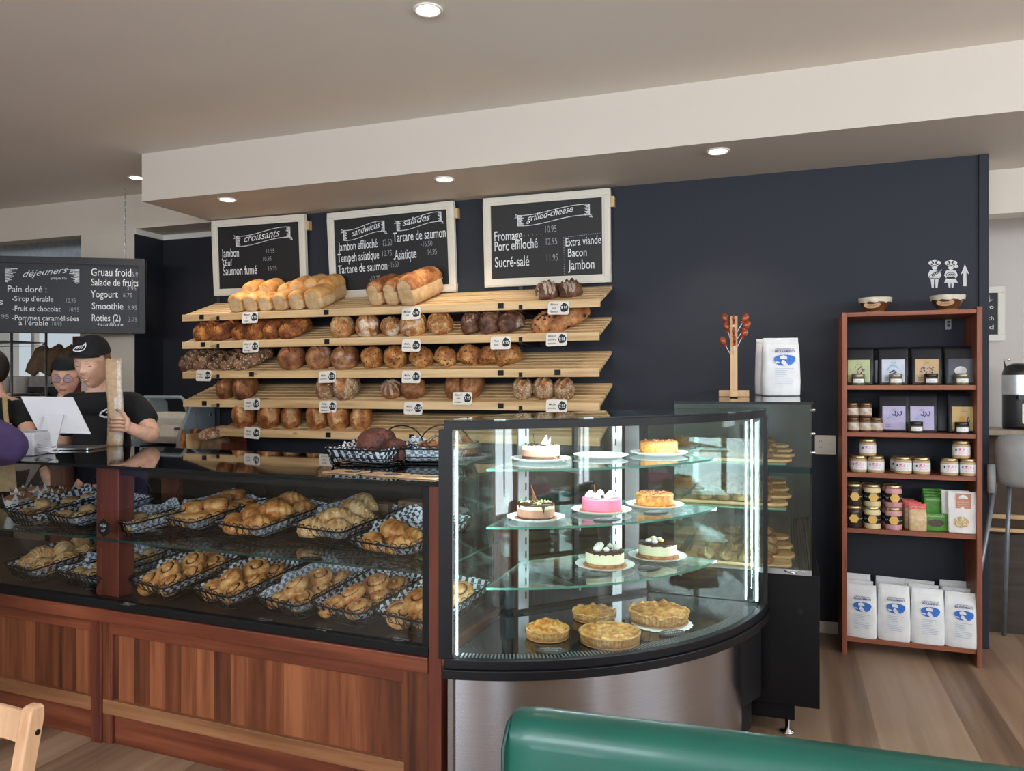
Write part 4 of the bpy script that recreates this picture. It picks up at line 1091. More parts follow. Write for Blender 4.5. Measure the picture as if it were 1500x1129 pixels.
# kraft boxes and bags stored behind, under the top and under the shelf
def kraft_box(x, y, z, dx, dy, dz, rz, label, mat=None):
    o = obj('kraft_box', MB().box(-dx / 2, dx / 2, -dy / 2, dy / 2, 0, dz), mat or M_KRAFTD, bev=.004)
    o.matrix_world = CM @ Matrix.Translation((x, y, z)) @ rot(z=rz); return tag(o, label, 'box', 'kraft packaging in the counter')
q = cy(530, 740, .62); kraft_box(q.x, .62, UZ + .001, .32, .10, .13, 3, 'brown kraft carton standing at the back of the glass shelf', M_KRAFTD)
q = cy(620, 740, .61); kraft_box(q.x - .02, .61, UZ + .001, .16, .10, .15, -12, 'brown kraft carton at the back of the shelf, nearest the corner case', M_KRAFTD)
q = cy(470, 850, .7); kraft_box(q.x, .66, LZ + .001, .62, .09, .17, 0, 'long brown carton stored under the glass shelf behind the buns', M_KRAFTD)
q = cy(590, 860, .7); kraft_box(q.x, .66, LZ + .001, .30, .09, .15, 6, 'brown carton stored under the glass shelf near the corner case', M_KRAFT)
q = cy(452, 842, .64)
t = thing('notice_plate', 'black notice plate with pale lettering stuck on the long carton', 'sign', cw(q.x, .612, LZ + .09), CRZ)
obj('plate', MB().box(-.09, .09, -.003, 0, -.03, .035), M_BLACKM, t)
b = MB(); F = UP @ Matrix.Translation((0, 0, .0036)); write(b, 'BISCOTTES', -.08, .012, .012, .1, xf=F); obj('lettering', b, M_FAINT, t, weld=False)
# ============================================================= curved corner cake case
AC, AR = Vector((-1.271, 3.529, 0)), 1.186            # centre and radius of the curved front
A0, A1 = R(-80.7), R(-5.2)
def arc(r, n=28, a0=A0, a1=A1): return [(AC.x + r * math.cos(a0 + (a1 - a0) * k / n), AC.y + r * math.sin(a0 + (a1 - a0) * k / n)) for k in range(n + 1)]
PA, PB, PC, PD = Vector((-1.08, 2.36)), Vector((-1.08, 2.93)), Vector((-.60, 3.455)), Vector((-.085, 3.42))
def band(b, r0, r1, z0, z1, n=28, a0=A0, a1=A1, mi=None):
    o, i = arc(r1, n, a0, a1), arc(r0, n, a0, a1)
    rs = [[(o[k][0], o[k][1], z0), (o[k][0], o[k][1], z1), (i[k][0], i[k][1], z1), (i[k][0], i[k][1], z0)] for k in range(n + 1)]
    return b.rings(rs, True, True, True, mi, False)
t = thing('cake_display_case', 'curved glass corner cake case with black frame and brushed steel base', 'display case', (0, 0, 0))
M_FRAME = plain('case_black_frame', (18, 19, 24), .42, var=.05, spec=.3)
b = MB(); band(b, 1.10, 1.135, .07, .53, 28, A0, R(-14)); st = obj('steel_front', b, M_STEEL, t)
for f in st.data.polygons: f.use_smooth = True
st.modifiers.new('edge', 'EDGE_SPLIT')
b = MB(); band(b, 1.06, 1.10, .0, .075, 28, A0, R(-14)); obj('plinth', b, M_BLACKM, t)
e1 = (AC.x + 1.136 * math.cos(R(-14.2)), AC.y + 1.136 * math.sin(R(-14.2)))
b = MB(); b.prism([e1, (-.10, 3.40), (-.10, 3.455), (-.55, 3.455), (e1[0] - .25, e1[1] - .02)], .20, .53); b.prism([(e1[0] - .02, e1[1] + .0), (-.14, 3.40), (-.14, 3.455), (-.55, 3.455), (e1[0] - .25, e1[1] - .02)], .06, .20); obj('end_panel', b, M_FRAME, t)
b = MB().box(-1.082, -1.064, PA.y + .03, PB.y, .02, .53); obj('side_panel', b, M_STEEL, t)
b = MB().prism([tuple(PB), (PB.x + .03, PB.y - .02), (PC.x + .02, PC.y - .04), tuple(PC)], .02, .60); obj('rear_panel', b, M_BLACKM, t)
b = MB(); band(b, 1.15, 1.214, .528, .560); band(b, 1.178, 1.204, .560, .592); obj('ledge_trim', b, M_FRAME, t, bev=.003)
deckpoly = arc(1.19) + [(PC.x + .5, PC.y - .03), tuple(PC), tuple(PB)]
obj('deck', MB().prism(deckpoly, .55, .585), plain('black_deck_glass', (26, 27, 30), .06, var=.05, spec=.7), t)
b = MB(); n = 110
for k in range(n):                                    # slotted vent round the front edge
    a = A0 + R(2.5) + (A1 - A0 - R(6)) * k / n; c, s = math.cos(a), math.sin(a); w = .0028
    P = [(AC.x + r * c - q * s, AC.y + r * s + q * c) for r, q in ((1.122, -w), (1.170, -w), (1.170, w), (1.122, w))]
    b.prism(P, .585, .5875)
obj('front_vent_grille', b, plain('grey_grille', (128, 134, 140), .35, .5), t)
b = MB(); d = (PC - PB).normalized(); nn = Vector((d.y, -d.x)); L = (PC - PB).length
for k in range(60):
    p = PB + d * (.06 + (L - .12) * k / 60); q = [p + nn * .035 - d * .0026, p + nn * .085 - d * .0026, p + nn * .085 + d * .0026, p + nn * .035 + d * .0026]
    b.prism([tuple(x) for x in q], .586, .5875)
obj('rear_vent_grille', b, plain('dark_grille', (70, 74, 78), .35, .5), t)
b = MB(); p0, p1 = PB + nn * .02, PC + nn * .02
b.add([(*p0, .6), (*p1, .6), (*p1, .69), (*p0, .69)], [(0, 1, 2, 3)], 0, False); b.add([(*(p0 - nn * .012), .6), (*(p1 - nn * .012), .6), (*(p1 - nn * .012), .69), (*(p0 - nn * .012), .69)], [(0, 3, 2, 1)], 0, False)
b.add([(*p0, .69), (*p1, .69), (*(p1 - nn * .012), .69), (*(p0 - nn * .012), .69)], [(0, 1, 2, 3)], 0, False)
obj('rear_kick_plate', b, plain('dark_plate', (52, 55, 60), .3, .4), t)
ZT = 1.385
def ztop(p): return .018 * max(0, min(1, (p[0] + 1.08) / 1.0))
def lift(o):                                          # the lid rises slightly towards the second leg
    for v in o.data.vertices:
        if v.co.z > 1.3: v.co.z += ztop(v.co)
    return o
b = MB(); band(b, AR - .004, AR + .004, .588, ZT - .028); g = lift(obj('curved_front_glass', b, M_GLASS, t))
for f in g.data.polygons: f.use_smooth = True
g.modifiers.new('edge', 'EDGE_SPLIT')
b = MB(); band(b, AR - .012, AR + .008, ZT - .030, ZT); lift(obj('top_band', b, M_FRAME, t))
lid = arc(AR + .008) + [(PC.x + .51, PC.y), tuple(PC), (PB.x, PB.y)]
M_LID = glass('lid_glass', (.62, .74, .76), .10)
lift(obj('lid_glass', MB().prism(lid, ZT - .004, ZT + .004), M_LID, t))
def slab(name, p, q, z0, z1, th, mat):
    p, q = Vector(p), Vector(q); d_ = (q - p).normalized(); m = Vector((-d_.y, d_.x)) * th / 2
    return obj(name, MB().prism([tuple(p - m), tuple(q - m), tuple(q + m), tuple(p + m)], z0, z1), mat, t)
slab('side_glass', PA + Vector((.012, .05)), PB + Vector((.012, 0)), .588, ZT - .006, .007, M_GLASS)
slab('side_glass', PC + Vector((.02, -.01)), PD + Vector((-.03, 0)), .588, ZT - .004, .007, M_GLASS)
slab('rear_door_glass', PB, PB + (PC - PB) * .52, .69, ZT - .03, .006, M_GLASS)
slab('rear_door_glass', PB + (PC - PB) * .5 - nn * .012, PC - nn * .012, .69, ZT - .03, .006, M_GLASS)
slab('rear_top_rail', PB, PC, ZT - .03, ZT - .005, .03, M_FRAME)
slab('rear_door_stile', PB + (PC - PB) * .47, PB + (PC - PB) * .5, .62, ZT - .03, .02, M_FRAME)
slab('rear_door_stile', PB + (PC - PB) * .84, PB + (PC - PB) * .95, .62, ZT - .03, .02, M_FRAME)
b = MB(); b.prism([(PA.x - .014, PA.y - .018), (PA.x + .031, PA.y - .006), (PA.x + .031, PA.y + .004), (PA.x - .014, PA.y + .05)], .59, ZT - .028); obj('corner_post', b, M_FRAME, t)
b = MB(); b.prism([(PD.x - .005, PD.y - .035), (PD.x + .012, PD.y - .025), (PD.x + .012, PD.y + .03), (PD.x - .005, PD.y + .03)], .59, ZT - .012); obj('corner_post', b, M_FRAME, t)
b = MB().prism(arc(.03, 2), 0, .001) if False else MB()
for tt in (.10, .75):
    p = PB + (PC - PB) * tt + nn * .03
    q = [p - d * .024, p + d * .024, p + d * .024 + nn * .012, p - d * .024 + nn * .012]
    u = obj('shelf_upright', MB().prism([tuple(x) for x in q], .60, ZT - .02), M_ALU, t)
    b2 = MB()
    for k in range(13):
        z = .64 + k * .055; c = p + nn * .0125 + d * (.010 if tt < .5 else -.008)
        b2.prism([tuple(c - d * .0035), tuple(c + d * .0035), tuple(c + d * .0035 + nn * .0006), tuple(c - d * .0035 + nn * .0006)], z, z + .028)
    obj('slot_row', b2, M_INK, u)
# light tubes in the two front corners
M_LED = emit('tube_light', (236, 250, 255), 9.0)
for c, w, nm in (((PA.x + .040, PA.y + .012), .006, 'left'), ((PD.x - .030, PD.y - .034), .012, 'right'), ((PD.x - .075, PD.y - .02), .005, 'right')):
    obj('light_tube', MB().cyl(w * .5, .60, ZT - .035, 10, xf=rot(loc=(c[0], c[1], 0))), M_LED, t)
zc = (.60 + ZT) / 2
area('tube_beam', (PA.x + .055, PA.y + .03, zc), (.02, .72), (R(90), 0, R(45)), 8.0, (.92, .98, 1), t)
area('tube_beam', (PD.x - .06, PD.y - .05, zc), (.02, .72), (R(90), 0, R(70)), 8.5, (.92, .98, 1), t)
area('lid_beam', (-.62, 2.92, ZT - .03), (.9, .015), (0, 0, R(47)), 9.0, (.92, .98, 1), t)  # added fill under the lid where no tube runs, brightens cakes and pies
SHZ = [1.210, 1.007, .794]
def on_arc(u, r):
    a = ray(u, 566); A = a.x ** 2 + a.y ** 2; B = -2 * (a.x * AC.x + a.y * AC.y); C = AC.x ** 2 + AC.y ** 2 - r * r
    k = (-B - math.sqrt(max(0, B * B - 4 * A * C))) / (2 * A); return Vector((a.x * k, a.y * k))
l, r_ = on_arc(712, 1.06), on_arc(1050, 1.05)
al, ar_ = math.atan2(l.y - AC.y, l.x - AC.x), math.atan2(r_.y - AC.y, r_.x - AC.x)
for k, z in enumerate(SHZ):
    bl, br = PB + (PC - PB) * .08 + nn * .045, PB + (PC - PB) * .80 + nn * .045
    P = arc(1.05, 20, al, ar_) + [tuple(br + d * .05), tuple(br), tuple(bl)]
    bm_ = MB().prism(P, z - .008, z); bm_.m = [0, 0] + [1] * len(P)
    s_ = obj('glass_shelf', bm_, [M_GLASS, M_GEDGE], t)
    for tt in (.10, .75):
        p = PB + (PC - PB) * tt + nn * .04
        obj('shelf_arm', MB().prism([tuple(p - d * .003), tuple(p + d * .003), tuple(p + d * .003 + nn * .42), tuple(p - d * .003 + nn * .42)], z - .022, z - .009), M_ALU, s_)
b = MB(); F = Matrix.Translation((-.985, 2.40, .5862)) @ Matrix.Rotation(R(8), 4, 'Z')
write(b, 'JUMBO', 0, 0, .016, .075, xf=F); obj('lettering', b, plain('grey_emblem', (64, 68, 74), .3, .6), t, weld=False)
b = MB().cbox((0, 0, 0), (.004, .10, .05)); pl_ = obj('maker_plate', b, plain('plate_blue_black', (34, 38, 52), .4), t); pl_.location = (-.118, 3.345, .50); pl_.rotation_euler = (0, 0, R(-21))
b = MB(); scrawl(b, -.03, -.008, .06, .014, Matrix(((0, 0, 1, .0025), (1, 0, 0, 0), (0, 1, 0, 0), (0, 0, 0, 1))), 0, 2); obj('lettering', b, M_FAINT, pl_, weld=False)

# ------------------------------------------------------------- cakes
M_DOILY = plain('doily_white', (236, 240, 244), .6, var=.02)
M_CARD = plain('gold_cake_card', (188, 140, 96), .4, .2)
M_CRUST = bread('biscuit_base', (130, 78, 44), (172, 110, 64), (198, 140, 90), bump=.4, det=.3, sc=55)
M_MOUSSE = plain('milk_chocolate_mousse', (176, 128, 106), .6, var=.06, scale=14)
M_VAN = plain('vanilla_mousse', (238, 230, 196), .55, var=.04, scale=20)
M_PINKM = plain('pink_mousse', (232, 120, 152), .5, var=.05, scale=14)
M_CARA = bread('caramel_cake', (176, 104, 40), (212, 142, 62), (228, 170, 92), bump=.2, det=.3, sc=55)
M_CARAT = bread('caramel_top', (150, 84, 36), (186, 118, 56), (214, 160, 98), bump=.4, rough=.3, det=.3, sc=55)
M_DARKG = plain('dark_glaze', (66, 38, 28), .2, var=.1)
M_CREAMW = plain('whipped_cream', (246, 242, 234), .6, var=.03)
DOILY = None
def doily(p, rad, label):
    global DOILY
    if DOILY is None:
        b = MB(); n = 96
        def ring(r, z, wob): return [(r * (1 + wob * abs(math.sin(12 * 2 * PI * j / n / 2 * 2))) * math.cos(2 * PI * j / n), r * (1 + wob * abs(math.sin(24 * PI * j / n))) * math.sin(2 * PI * j / n), z) for j in range(n)]
        b.rings([ring(.001, .001, 0), ring(.70, .001, 0), ring(.94, .022, .05), ring(.96, .03, .05), ring(.70, .008, 0), ring(.001, .008, 0)], True, True, True, 0, False)
        DOILY = obj('paper_doily', b, M_DOILY); o = DOILY
    else: o = DOILY.copy(); COL.objects.link(o)
    o.location = p; o.scale = (rad, rad, .5); return tag(o, label, 'doily', 'white paper doilies')
def wall_ring(b, prof, n=48, mi=0, fl=0, drip=None):
    b.lathe(prof, n, mi)
def cake(u, v, z, wpx, name, label, layers, top, deco, seed=0, H=None, dl=None):
    p = on_z(u, v, z); D = wpx * depth(p) / FPX; rr_ = D / 2
    doily((p.x, p.y, z + .0005), rr_ * 1.55, dl or 'scalloped white doily under the ' + label.split(' standing')[0].split(' on the')[0])
    z0 = z + .0068
    t = thing(name, label, 'cake', (p.x, p.y, z0), R(seed * 40))
    obj('cake_card', MB().lathe([(0, 0), (rr_ * 1.14, 0), (rr_ * 1.14, .003), (0, .003)], 36, 0, False), M_CARD, t)
    zz = .003
    for nm, h, m, f in layers:
        hh = h; obj(nm, MB().lathe([(0, zz), (rr_ * f * .995, zz), (rr_ * f, zz + hh * .1), (rr_ * f, zz + hh * .92), (rr_ * f * .985, zz + hh), (0, zz + hh)], 48), m, t); zz += hh
    if top:
        nm, m, drips = top; b = MB(); n = 64; random.seed(seed)
        rs = []
        dl_ = [(.012 + .022 * random.random() if random.random() < .28 else .003 + .003 * random.random()) * drips for j in range(n)]
        rs.append([(rr_ * 1.012 * math.cos(2 * PI * j / n), rr_ * 1.012 * math.sin(2 * PI * j / n), zz - dl_[j]) for j in range(n)])
        rs.append([(rr_ * 1.014 * math.cos(2 * PI * j / n), rr_ * 1.014 * math.sin(2 * PI * j / n), zz - .002) for j in range(n)])
        rs.append([(rr_ * .97 * math.cos(2 * PI * j / n), rr_ * .97 * math.sin(2 * PI * j / n), zz + .003) for j in range(n)])
        rs.append([(rr_ * .01 * math.cos(2 * PI * j / n), rr_ * .01 * math.sin(2 * PI * j / n), zz + .003) for j in range(n)])
        b.rings(rs, False, True, True, 0, True); obj(nm, b, m, t); zz += .003
    deco(t, rr_, zz)
    return t
def curls(b, r, z, n, seed, mi=0):
    random.seed(seed)
    for k in range(n):
        a, q = random.uniform(0, 6.28), r * math.sqrt(random.random()) * .8
        b.cbox((0, 0, 0), (random.uniform(.008, .02), .004, .003), rot(random.uniform(-30, 30), random.uniform(-30, 30), random.uniform(0, 360), (q * math.cos(a), q * math.sin(a), z + .002)), mi)
def shard(b, x, y, z, w, h, rx, rz, mi=0):
    b.add([(-w / 2, -.0012, 0), (w / 2, -.0012, 0), (w * .35, -.0012, h), (-w / 2, .0012, 0), (w / 2, .0012, 0), (w * .35, .0012, h)], [(0, 1, 2), (5, 4, 3), (0, 3, 4, 1), (1, 4, 5, 2), (2, 5, 3, 0)], mi, False, rot(rx, 0, rz, (x, y, z)))
def dollop(b, x, y, z, r, mi=0):
    b.lathe([(r * .7, 0), (r, r * .35), (r * .9, r * .8), (r * .5, r * 1.25), (.0, r * 1.5)], 14, mi, True, rot(loc=(x, y, z)))
def d_choc(t, r, z):
    b = MB(); curls(b, r, z, 34, 3); obj('chocolate_curls', b, M_CHOCO, t)
    b = MB(); shard(b, .01, -.01, z, .035, .04, -10, -8); shard(b, .035, .012, z, .03, .032, 12, 30); obj('silver_shard', b, plain('pale_shard', (196, 198, 208), .3, .3), t)
    b = MB(); b.tube([(-.022, .01, z), (-.026, .012, z + .045)], .0016, 6); obj('chocolate_stick', b, M_CHOCO, t)
def d_drip(t, r, z):
    b = MB(); curls(b, r, z, 30, 9); obj('nut_pieces', b, plain('pale_green_nut', (186, 190, 136), .5, var=.15), t)
    b = MB(); shard(b, .004, 0, z, .022, .065, -14, 30); shard(b, .026, .01, z, .05, .02, 20, -15); obj('chocolate_shard', b, plain('milk_chocolate', (142, 88, 60), .4), t)
def d_pink(t, r, z):
    b = MB()
    for k in range(7):
        a = 2 * PI * k / 7 - .9; dollop(b, r * .66 * math.cos(a), r * .66 * math.sin(a), z, .017)
    obj('cream_dollops', b, M_CREAMW, t)
    b = MB(); shard(b, .0, .0, z, .05, .026, -60, 80); shard(b, .03, 0, z, .02, .045, 0, -40); obj('chocolate_shard', b, plain('milk_chocolate', (142, 88, 60), .4), t)
def d_nuts(t, r, z):
    b = MB(); random.seed(4)
    for k in range(24):
        a, q = random.uniform(0, 6.28), r * .85 * math.sqrt(random.random()); b.ell((q * math.cos(a), q * math.sin(a), z + .002), (.007, .005, .004), 8, 5)
    obj('pecans', b, plain('pecan', (150, 96, 56), .5, var=.2), t)
def d_cream(t, r, z):
    b = MB()
    for k, (x, y) in enumerate(((-.6, -.2), (-.3, -.6), (.1, -.35), (.2, .3), (-.5, .35), (.5, -.05))): dollop(b, x * r, y * r, z, .012 + .003 * (k % 3))
    obj('meringue_dollops', b, M_CREAMW, t)
    b = MB(); shard(b, -.01, -.02, z, .03, .018, -60, 20); shard(b, .01, .0, z, .028, .02, -55, -40); obj('orange_peel', b, plain('candied_peel', (232, 188, 96), .4), t)
def d_lemon(t, r, z):
    b = MB()
    for x, y in ((-.55, -.2), (-.25, .1), (.1, -.45), (.35, -.15)): b.ell((x * r, y * r, z + .006), (.018, .014, .008), 12, 8)
    obj('cream_quenelles', b, M_CREAMW, t)
    b = MB(); b.ell((-.15 * r, -.3 * r, z + .007), (.016, .012, .008), 10, 6); b.ell((.1 * r, .2 * r, z + .007), (.014, .01, .007), 10, 6); obj('lemon_pieces', b, plain('lemon_curd', (240, 208, 116), .3), t)
cake(792, 675, SHZ[0], 56, 'chocolate_cake', 'triple chocolate mousse cake with silver shard on the top glass shelf', [('base', .012, M_DARKG, 1), ('mousse', .024, M_MOUSSE, 1), ('white_mousse', .016, M_VAN, 1)], None, d_choc, 1)
p = on_z(880, 670, SHZ[0]); doily((p.x, p.y, SHZ[0] + .0005), 40 * depth(p) / FPX, 'empty white scalloped doily in the middle of the top glass shelf')
cake(965, 666, SHZ[0], 54, 'caramel_cake', 'caramel cake with almond flakes on the top glass shelf', [('base', .010, M_CRUST, 1), ('body', .036, M_CARA, 1)], ('glaze', M_CARAT, .6), d_nuts, 2)
cake(785, 761, SHZ[1], 55, 'dripped_cake', 'mousse cake with dark chocolate drips on the middle glass shelf', [('base', .006, M_DARKG, 1), ('mousse', .028, M_MOUSSE, 1), ('white_mousse', .018, M_VAN, 1)], ('glaze', M_DARKG, 1.0), d_drip, 3)
cake(881, 750, SHZ[1], 57, 'pink_cake', 'pink mousse cake ringed with cream dollops on the middle glass shelf', [('mousse', .048, M_PINKM, 1)], None, d_pink, 4)
cake(959, 742, SHZ[1], 54, 'pecan_cake', 'golden caramel cake strewn with pecans on the middle glass shelf', [('body', .044, M_CARA, 1)], ('glaze', M_CARAT, .5), d_nuts, 5)
cake(886, 830, SHZ[2], 56, 'meringue_cheesecake', 'pale cheesecake with meringue dollops and dark glaze on the lowest glass shelf', [('base', .012, M_CRUST, 1.02), ('filling', .042, M_VAN, 1)], ('glaze', M_DARKG, .25), d_cream, 6)
cake(963, 817, SHZ[2], 55, 'lemon_cheesecake', 'pale cheesecake with cream quenelles and lemon on the lowest glass shelf', [('base', .012, M_CRUST, 1.02), ('filling', .042, M_VAN, 1)], ('glaze', M_DARKG, .25), d_lemon, 7)
# pies on the deck
M_PIEC = bread('pie_crust', (190, 130, 70), (218, 164, 100), (236, 192, 136), bump=.25, det=.3, sc=55)
M_PIEF = bread('pie_filling', (178, 100, 40), (220, 150, 72), (240, 192, 110), bump=.4, rough=.4, det=.3, sc=55)
def pie(u, v, wpx, label, dome=.012, Hh=.036, seed=0, wavy=.0):
    z = .5875; p = on_z(u, v, z); D = wpx * depth(p) / FPX; rr_ = D / 2
    t = thing('fruit_pie', label, 'pie', (p.x, p.y, z + .0005), R(seed * 50), 'pies on the case floor')
    obj('foil_card', MB().lathe([(0, 0), (rr_ * .97, 0), (rr_ * .97, .004), (0, .004)], 40, 0, False), M_CARD, t)
    b = MB(); n = 288; fl = 36 if rr_ < .1 else 48
    def ring(k, zz, amp, wv=0): return [(rr_ * (k + amp * math.sin(fl * 2 * PI * j / n)) * math.cos(2 * PI * j / n), rr_ * (k + amp * math.sin(fl * 2 * PI * j / n)) * math.sin(2 * PI * j / n), zz + wv * noise.noise(Vector((math.cos(2 * PI * j / n) * 4 + seed, math.sin(2 * PI * j / n) * 4, 0)))) for j in range(n)]
    b.rings([ring(.9, .004, .02), ring(.95, Hh * .5, .024), ring(.985, Hh * .86, .024, wavy * .5), ring(1.0, Hh * .9, .006, wavy), ring(1.01, Hh, .008, wavy), ring(.95, Hh + .002, .004, wavy), ring(.9, Hh - .006, 0)], True, False, True, 0, True)
    obj('crust', b, M_PIEC, t)
    b = MB(); m = 16; rs = []
    for i in range(m + 1):
        q = i / m; rs.append([(rr_ * .93 * max(q, .004) * math.cos(2 * PI * j / 40), rr_ * .93 * max(q, .004) * math.sin(2 * PI * j / 40), Hh - .004 + dome * (1 - q * q) + .010 * noise.noise(Vector((q * 4 * math.cos(2 * PI * j / 40) + seed * 3, q * 4 * math.sin(2 * PI * j / 40), seed)))) for j in range(40)])
    b.rings(rs, False, False, True, 0, True); obj('filling', b, M_PIEF, t)
pie(802, 932, 64, 'small domed golden pie at the kitchen side of the case floor', .030, .034, 1)
pie(870, 905, 63, 'small browned fruit pie behind the large central one', .010, .03, 2, .012)
pie(893, 938, 90, 'large flat fruit pie at the middle front of the case floor', .006, .036, 3)
pie(965, 908, 88, 'large fluted pie with a high wavy rim on a white doily', .012, .042, 4, .016)
p = on_z(968, 912, .586); doily((p.x + .004, p.y - .004, .5862), .125, 'white doily under the large wavy-rimmed pie').scale = (.118, .118, .02)
def oval_card(u, v, z, lines, label, w=.052, rz=20):
    p = on_z(u, v, z)
    t = thing('oval_price_card', label, 'price card', (p.x, p.y, z + .0012), R(rz), 'oval slate cards in the cake case')
    obj('card', MB().prism([(w * math.cos(R(a)), w * .62 * math.sin(R(a))) for a in range(0, 360, 12)], 0, .004), plain('slate_card', (52, 58, 62), .5), t)
    b = MB()
    for k, s in enumerate(lines): scrawl(b, 0, .010 - k * .02, min(w * 1.4, .0095 * max(4, len(s))), .011, Matrix.Translation((0, 0, .0046)), 0, len(s) + k, 'c')
    obj('lettering', b, M_LETTER, t, weld=False)
oval_card(807, 954, .5872, ['Pâté mexicain', '11.95'], 'oval slate card in front of the small domed pie', rz=14)
oval_card(984, 928, .5872, ['Tarte', 'aux pommes'], 'oval slate card in front of the wavy-rimmed pie', rz=40)
oval_card(889, 762, SHZ[1], ['Framboise', '32'], 'oval slate card in front of the pink mousse cake', rz=35)
oval_card(961, 751, SHZ[1], ['Érable pacane', '32'], 'oval slate card in front of the pecan cake', rz=40)
oval_card(951, 832, SHZ[2], ['Citron', '32'], 'oval slate card in front of the lemon cheesecake', rz=48)
oval_card(872, 842, SHZ[2], ['Orange', '32'], 'oval slate card in front of the meringue cheesecake', rz=35)

# ============================================================= second leg: straight case running to the wall
TX0, TX1, TY0, TY1 = -.47, .102, 3.49, 4.98
def ztt(y): return 1.427 + (y - TY0) * .028
t = thing('cold_display_case', 'black based cold display case with glass top, running back to the wall', 'display case', (0, 0, 0))
b = MB(); b.prism([(TX0, TY0), (TX1 + .032, TY0), (TX1 + .032, TY1), (TX0, TY1)], .14, .70); b.prism([(TX0, TY0 + .02), (.035, TY0 + .02), (.035, TY1), (TX0, TY1)], .07, .14); obj('black_base', b, plain('black_case_base', (13, 13, 15), .5, var=.08, spec=.2), t, bev=.003)
obj('deck_rail', MB().box(TX0 + .35, TX1, TY0 - .006, TY0 + .02, .70, .722), M_ALU, t)
obj('deck', MB().box(TX0 + .01, TX1 - .01, TY0 + .02, TY1, .70, .705), plain('grey_deck', (112, 104, 98), .3, .2), t)
b = MB(); k = 0
for i in range(3):
    for j in range(70):
        x, y = TX1 - .075 + i * .014, TY0 + .05 + j * .02; b.box(x - .004, x + .004, y - .005, y + .005, .7065, .7075)
gr = MB().box(TX1 - .09, TX1 - .035, TY0 + .03, TY1 - .02, .705, .7065); g = obj('perforated_vent', gr, M_ALU, t); obj('perforation', b, M_INK, g, weld=False)
b = MB()
for x in (TX1 - .028, TX1 - .018): b.box(x, x + .006, TY0 + .03, TY1 - .02, .705, .716)
obj('slide_rail', b, M_ALU, t)
def q6(name, x0, x1, y0, y1, z0, mat, par=None, edges=(0, 1, 0, 0, 1, 1)):
    b = MB(); vs = [(x, y, z0 if k == 0 else ztt(y) - .004) for k in (0, 1) for y in (y0, y1) for x in (x0, x1)]
    b.add(vs, [(0, 2, 3, 1), (4, 5, 7, 6), (0, 1, 5, 4), (2, 6, 7, 3), (0, 4, 6, 2), (1, 3, 7, 5)], list(edges), False); return obj(name, b, [mat, M_GEDGE], par or t)
q6('end_glass', TX0, TX1, TY0, TY0 + .007, .72, M_GLASS); q6('side_glass', TX1 - .007, TX1, TY0 + .008, TY1, .71, M_GLASS, edges=(0, 0, 0, 0, 0, 0)); q6('rear_glass', TX0, TX0 + .007, TY0 + .008, TY1, .71, M_GLASSD, edges=(0, 0, 0, 0, 0, 0))
q6('end_panel', TX0, TX1, TY1 - .02, TY1, .705, plain('dark_end_panel', (58, 66, 74), .25, .2), edges=(0,) * 6)
b = MB(); vs = [(x, y, ztt(y) + dz) for dz in (-.002, .008) for y in (TY0 - .01, TY1 + .03) for x in (TX0 + .0, TX1 + .006)]
b.add(vs, [(0, 2, 3, 1), (4, 5, 7, 6), (0, 1, 5, 4), (2, 6, 7, 3), (0, 4, 6, 2), (1, 3, 7, 5)], 0, False); obj('glass_top', b, plain('dark_reflective_glass', (30, 36, 42), .04, var=.04, spec=.8), t)
b = MB()
for z in (.96, 1.16):
    b = MB().box(TX0 + .02, TX1 - .10, TY0 + .10, TY1 - .06, z - .006, z); b.m = [0, 0, 1, 1, 1, 1]; obj('glass_shelf', b, [M_GLASS, M_GEDGE], t)
for z in (1.40, 1.30, 1.22): obj('glass_clamp', MB().cyl(.006, -.008, .014, 10, xf=rot(y=90, loc=(TX1, TY0 + .015, z))), M_CHROME, t)
obj('lock_disc', MB().cyl(.013, 0, .004, 16, xf=rot(x=90, loc=(.055, TY0, .545))), M_BLACK, t)
obj('levelling_foot', MB().lathe([(.03, 0), (.03, .008), (.009, .014), (.009, .07)], 14, xf=rot(loc=(.005, TY0 + .06, 0))), M_CHROME, t)
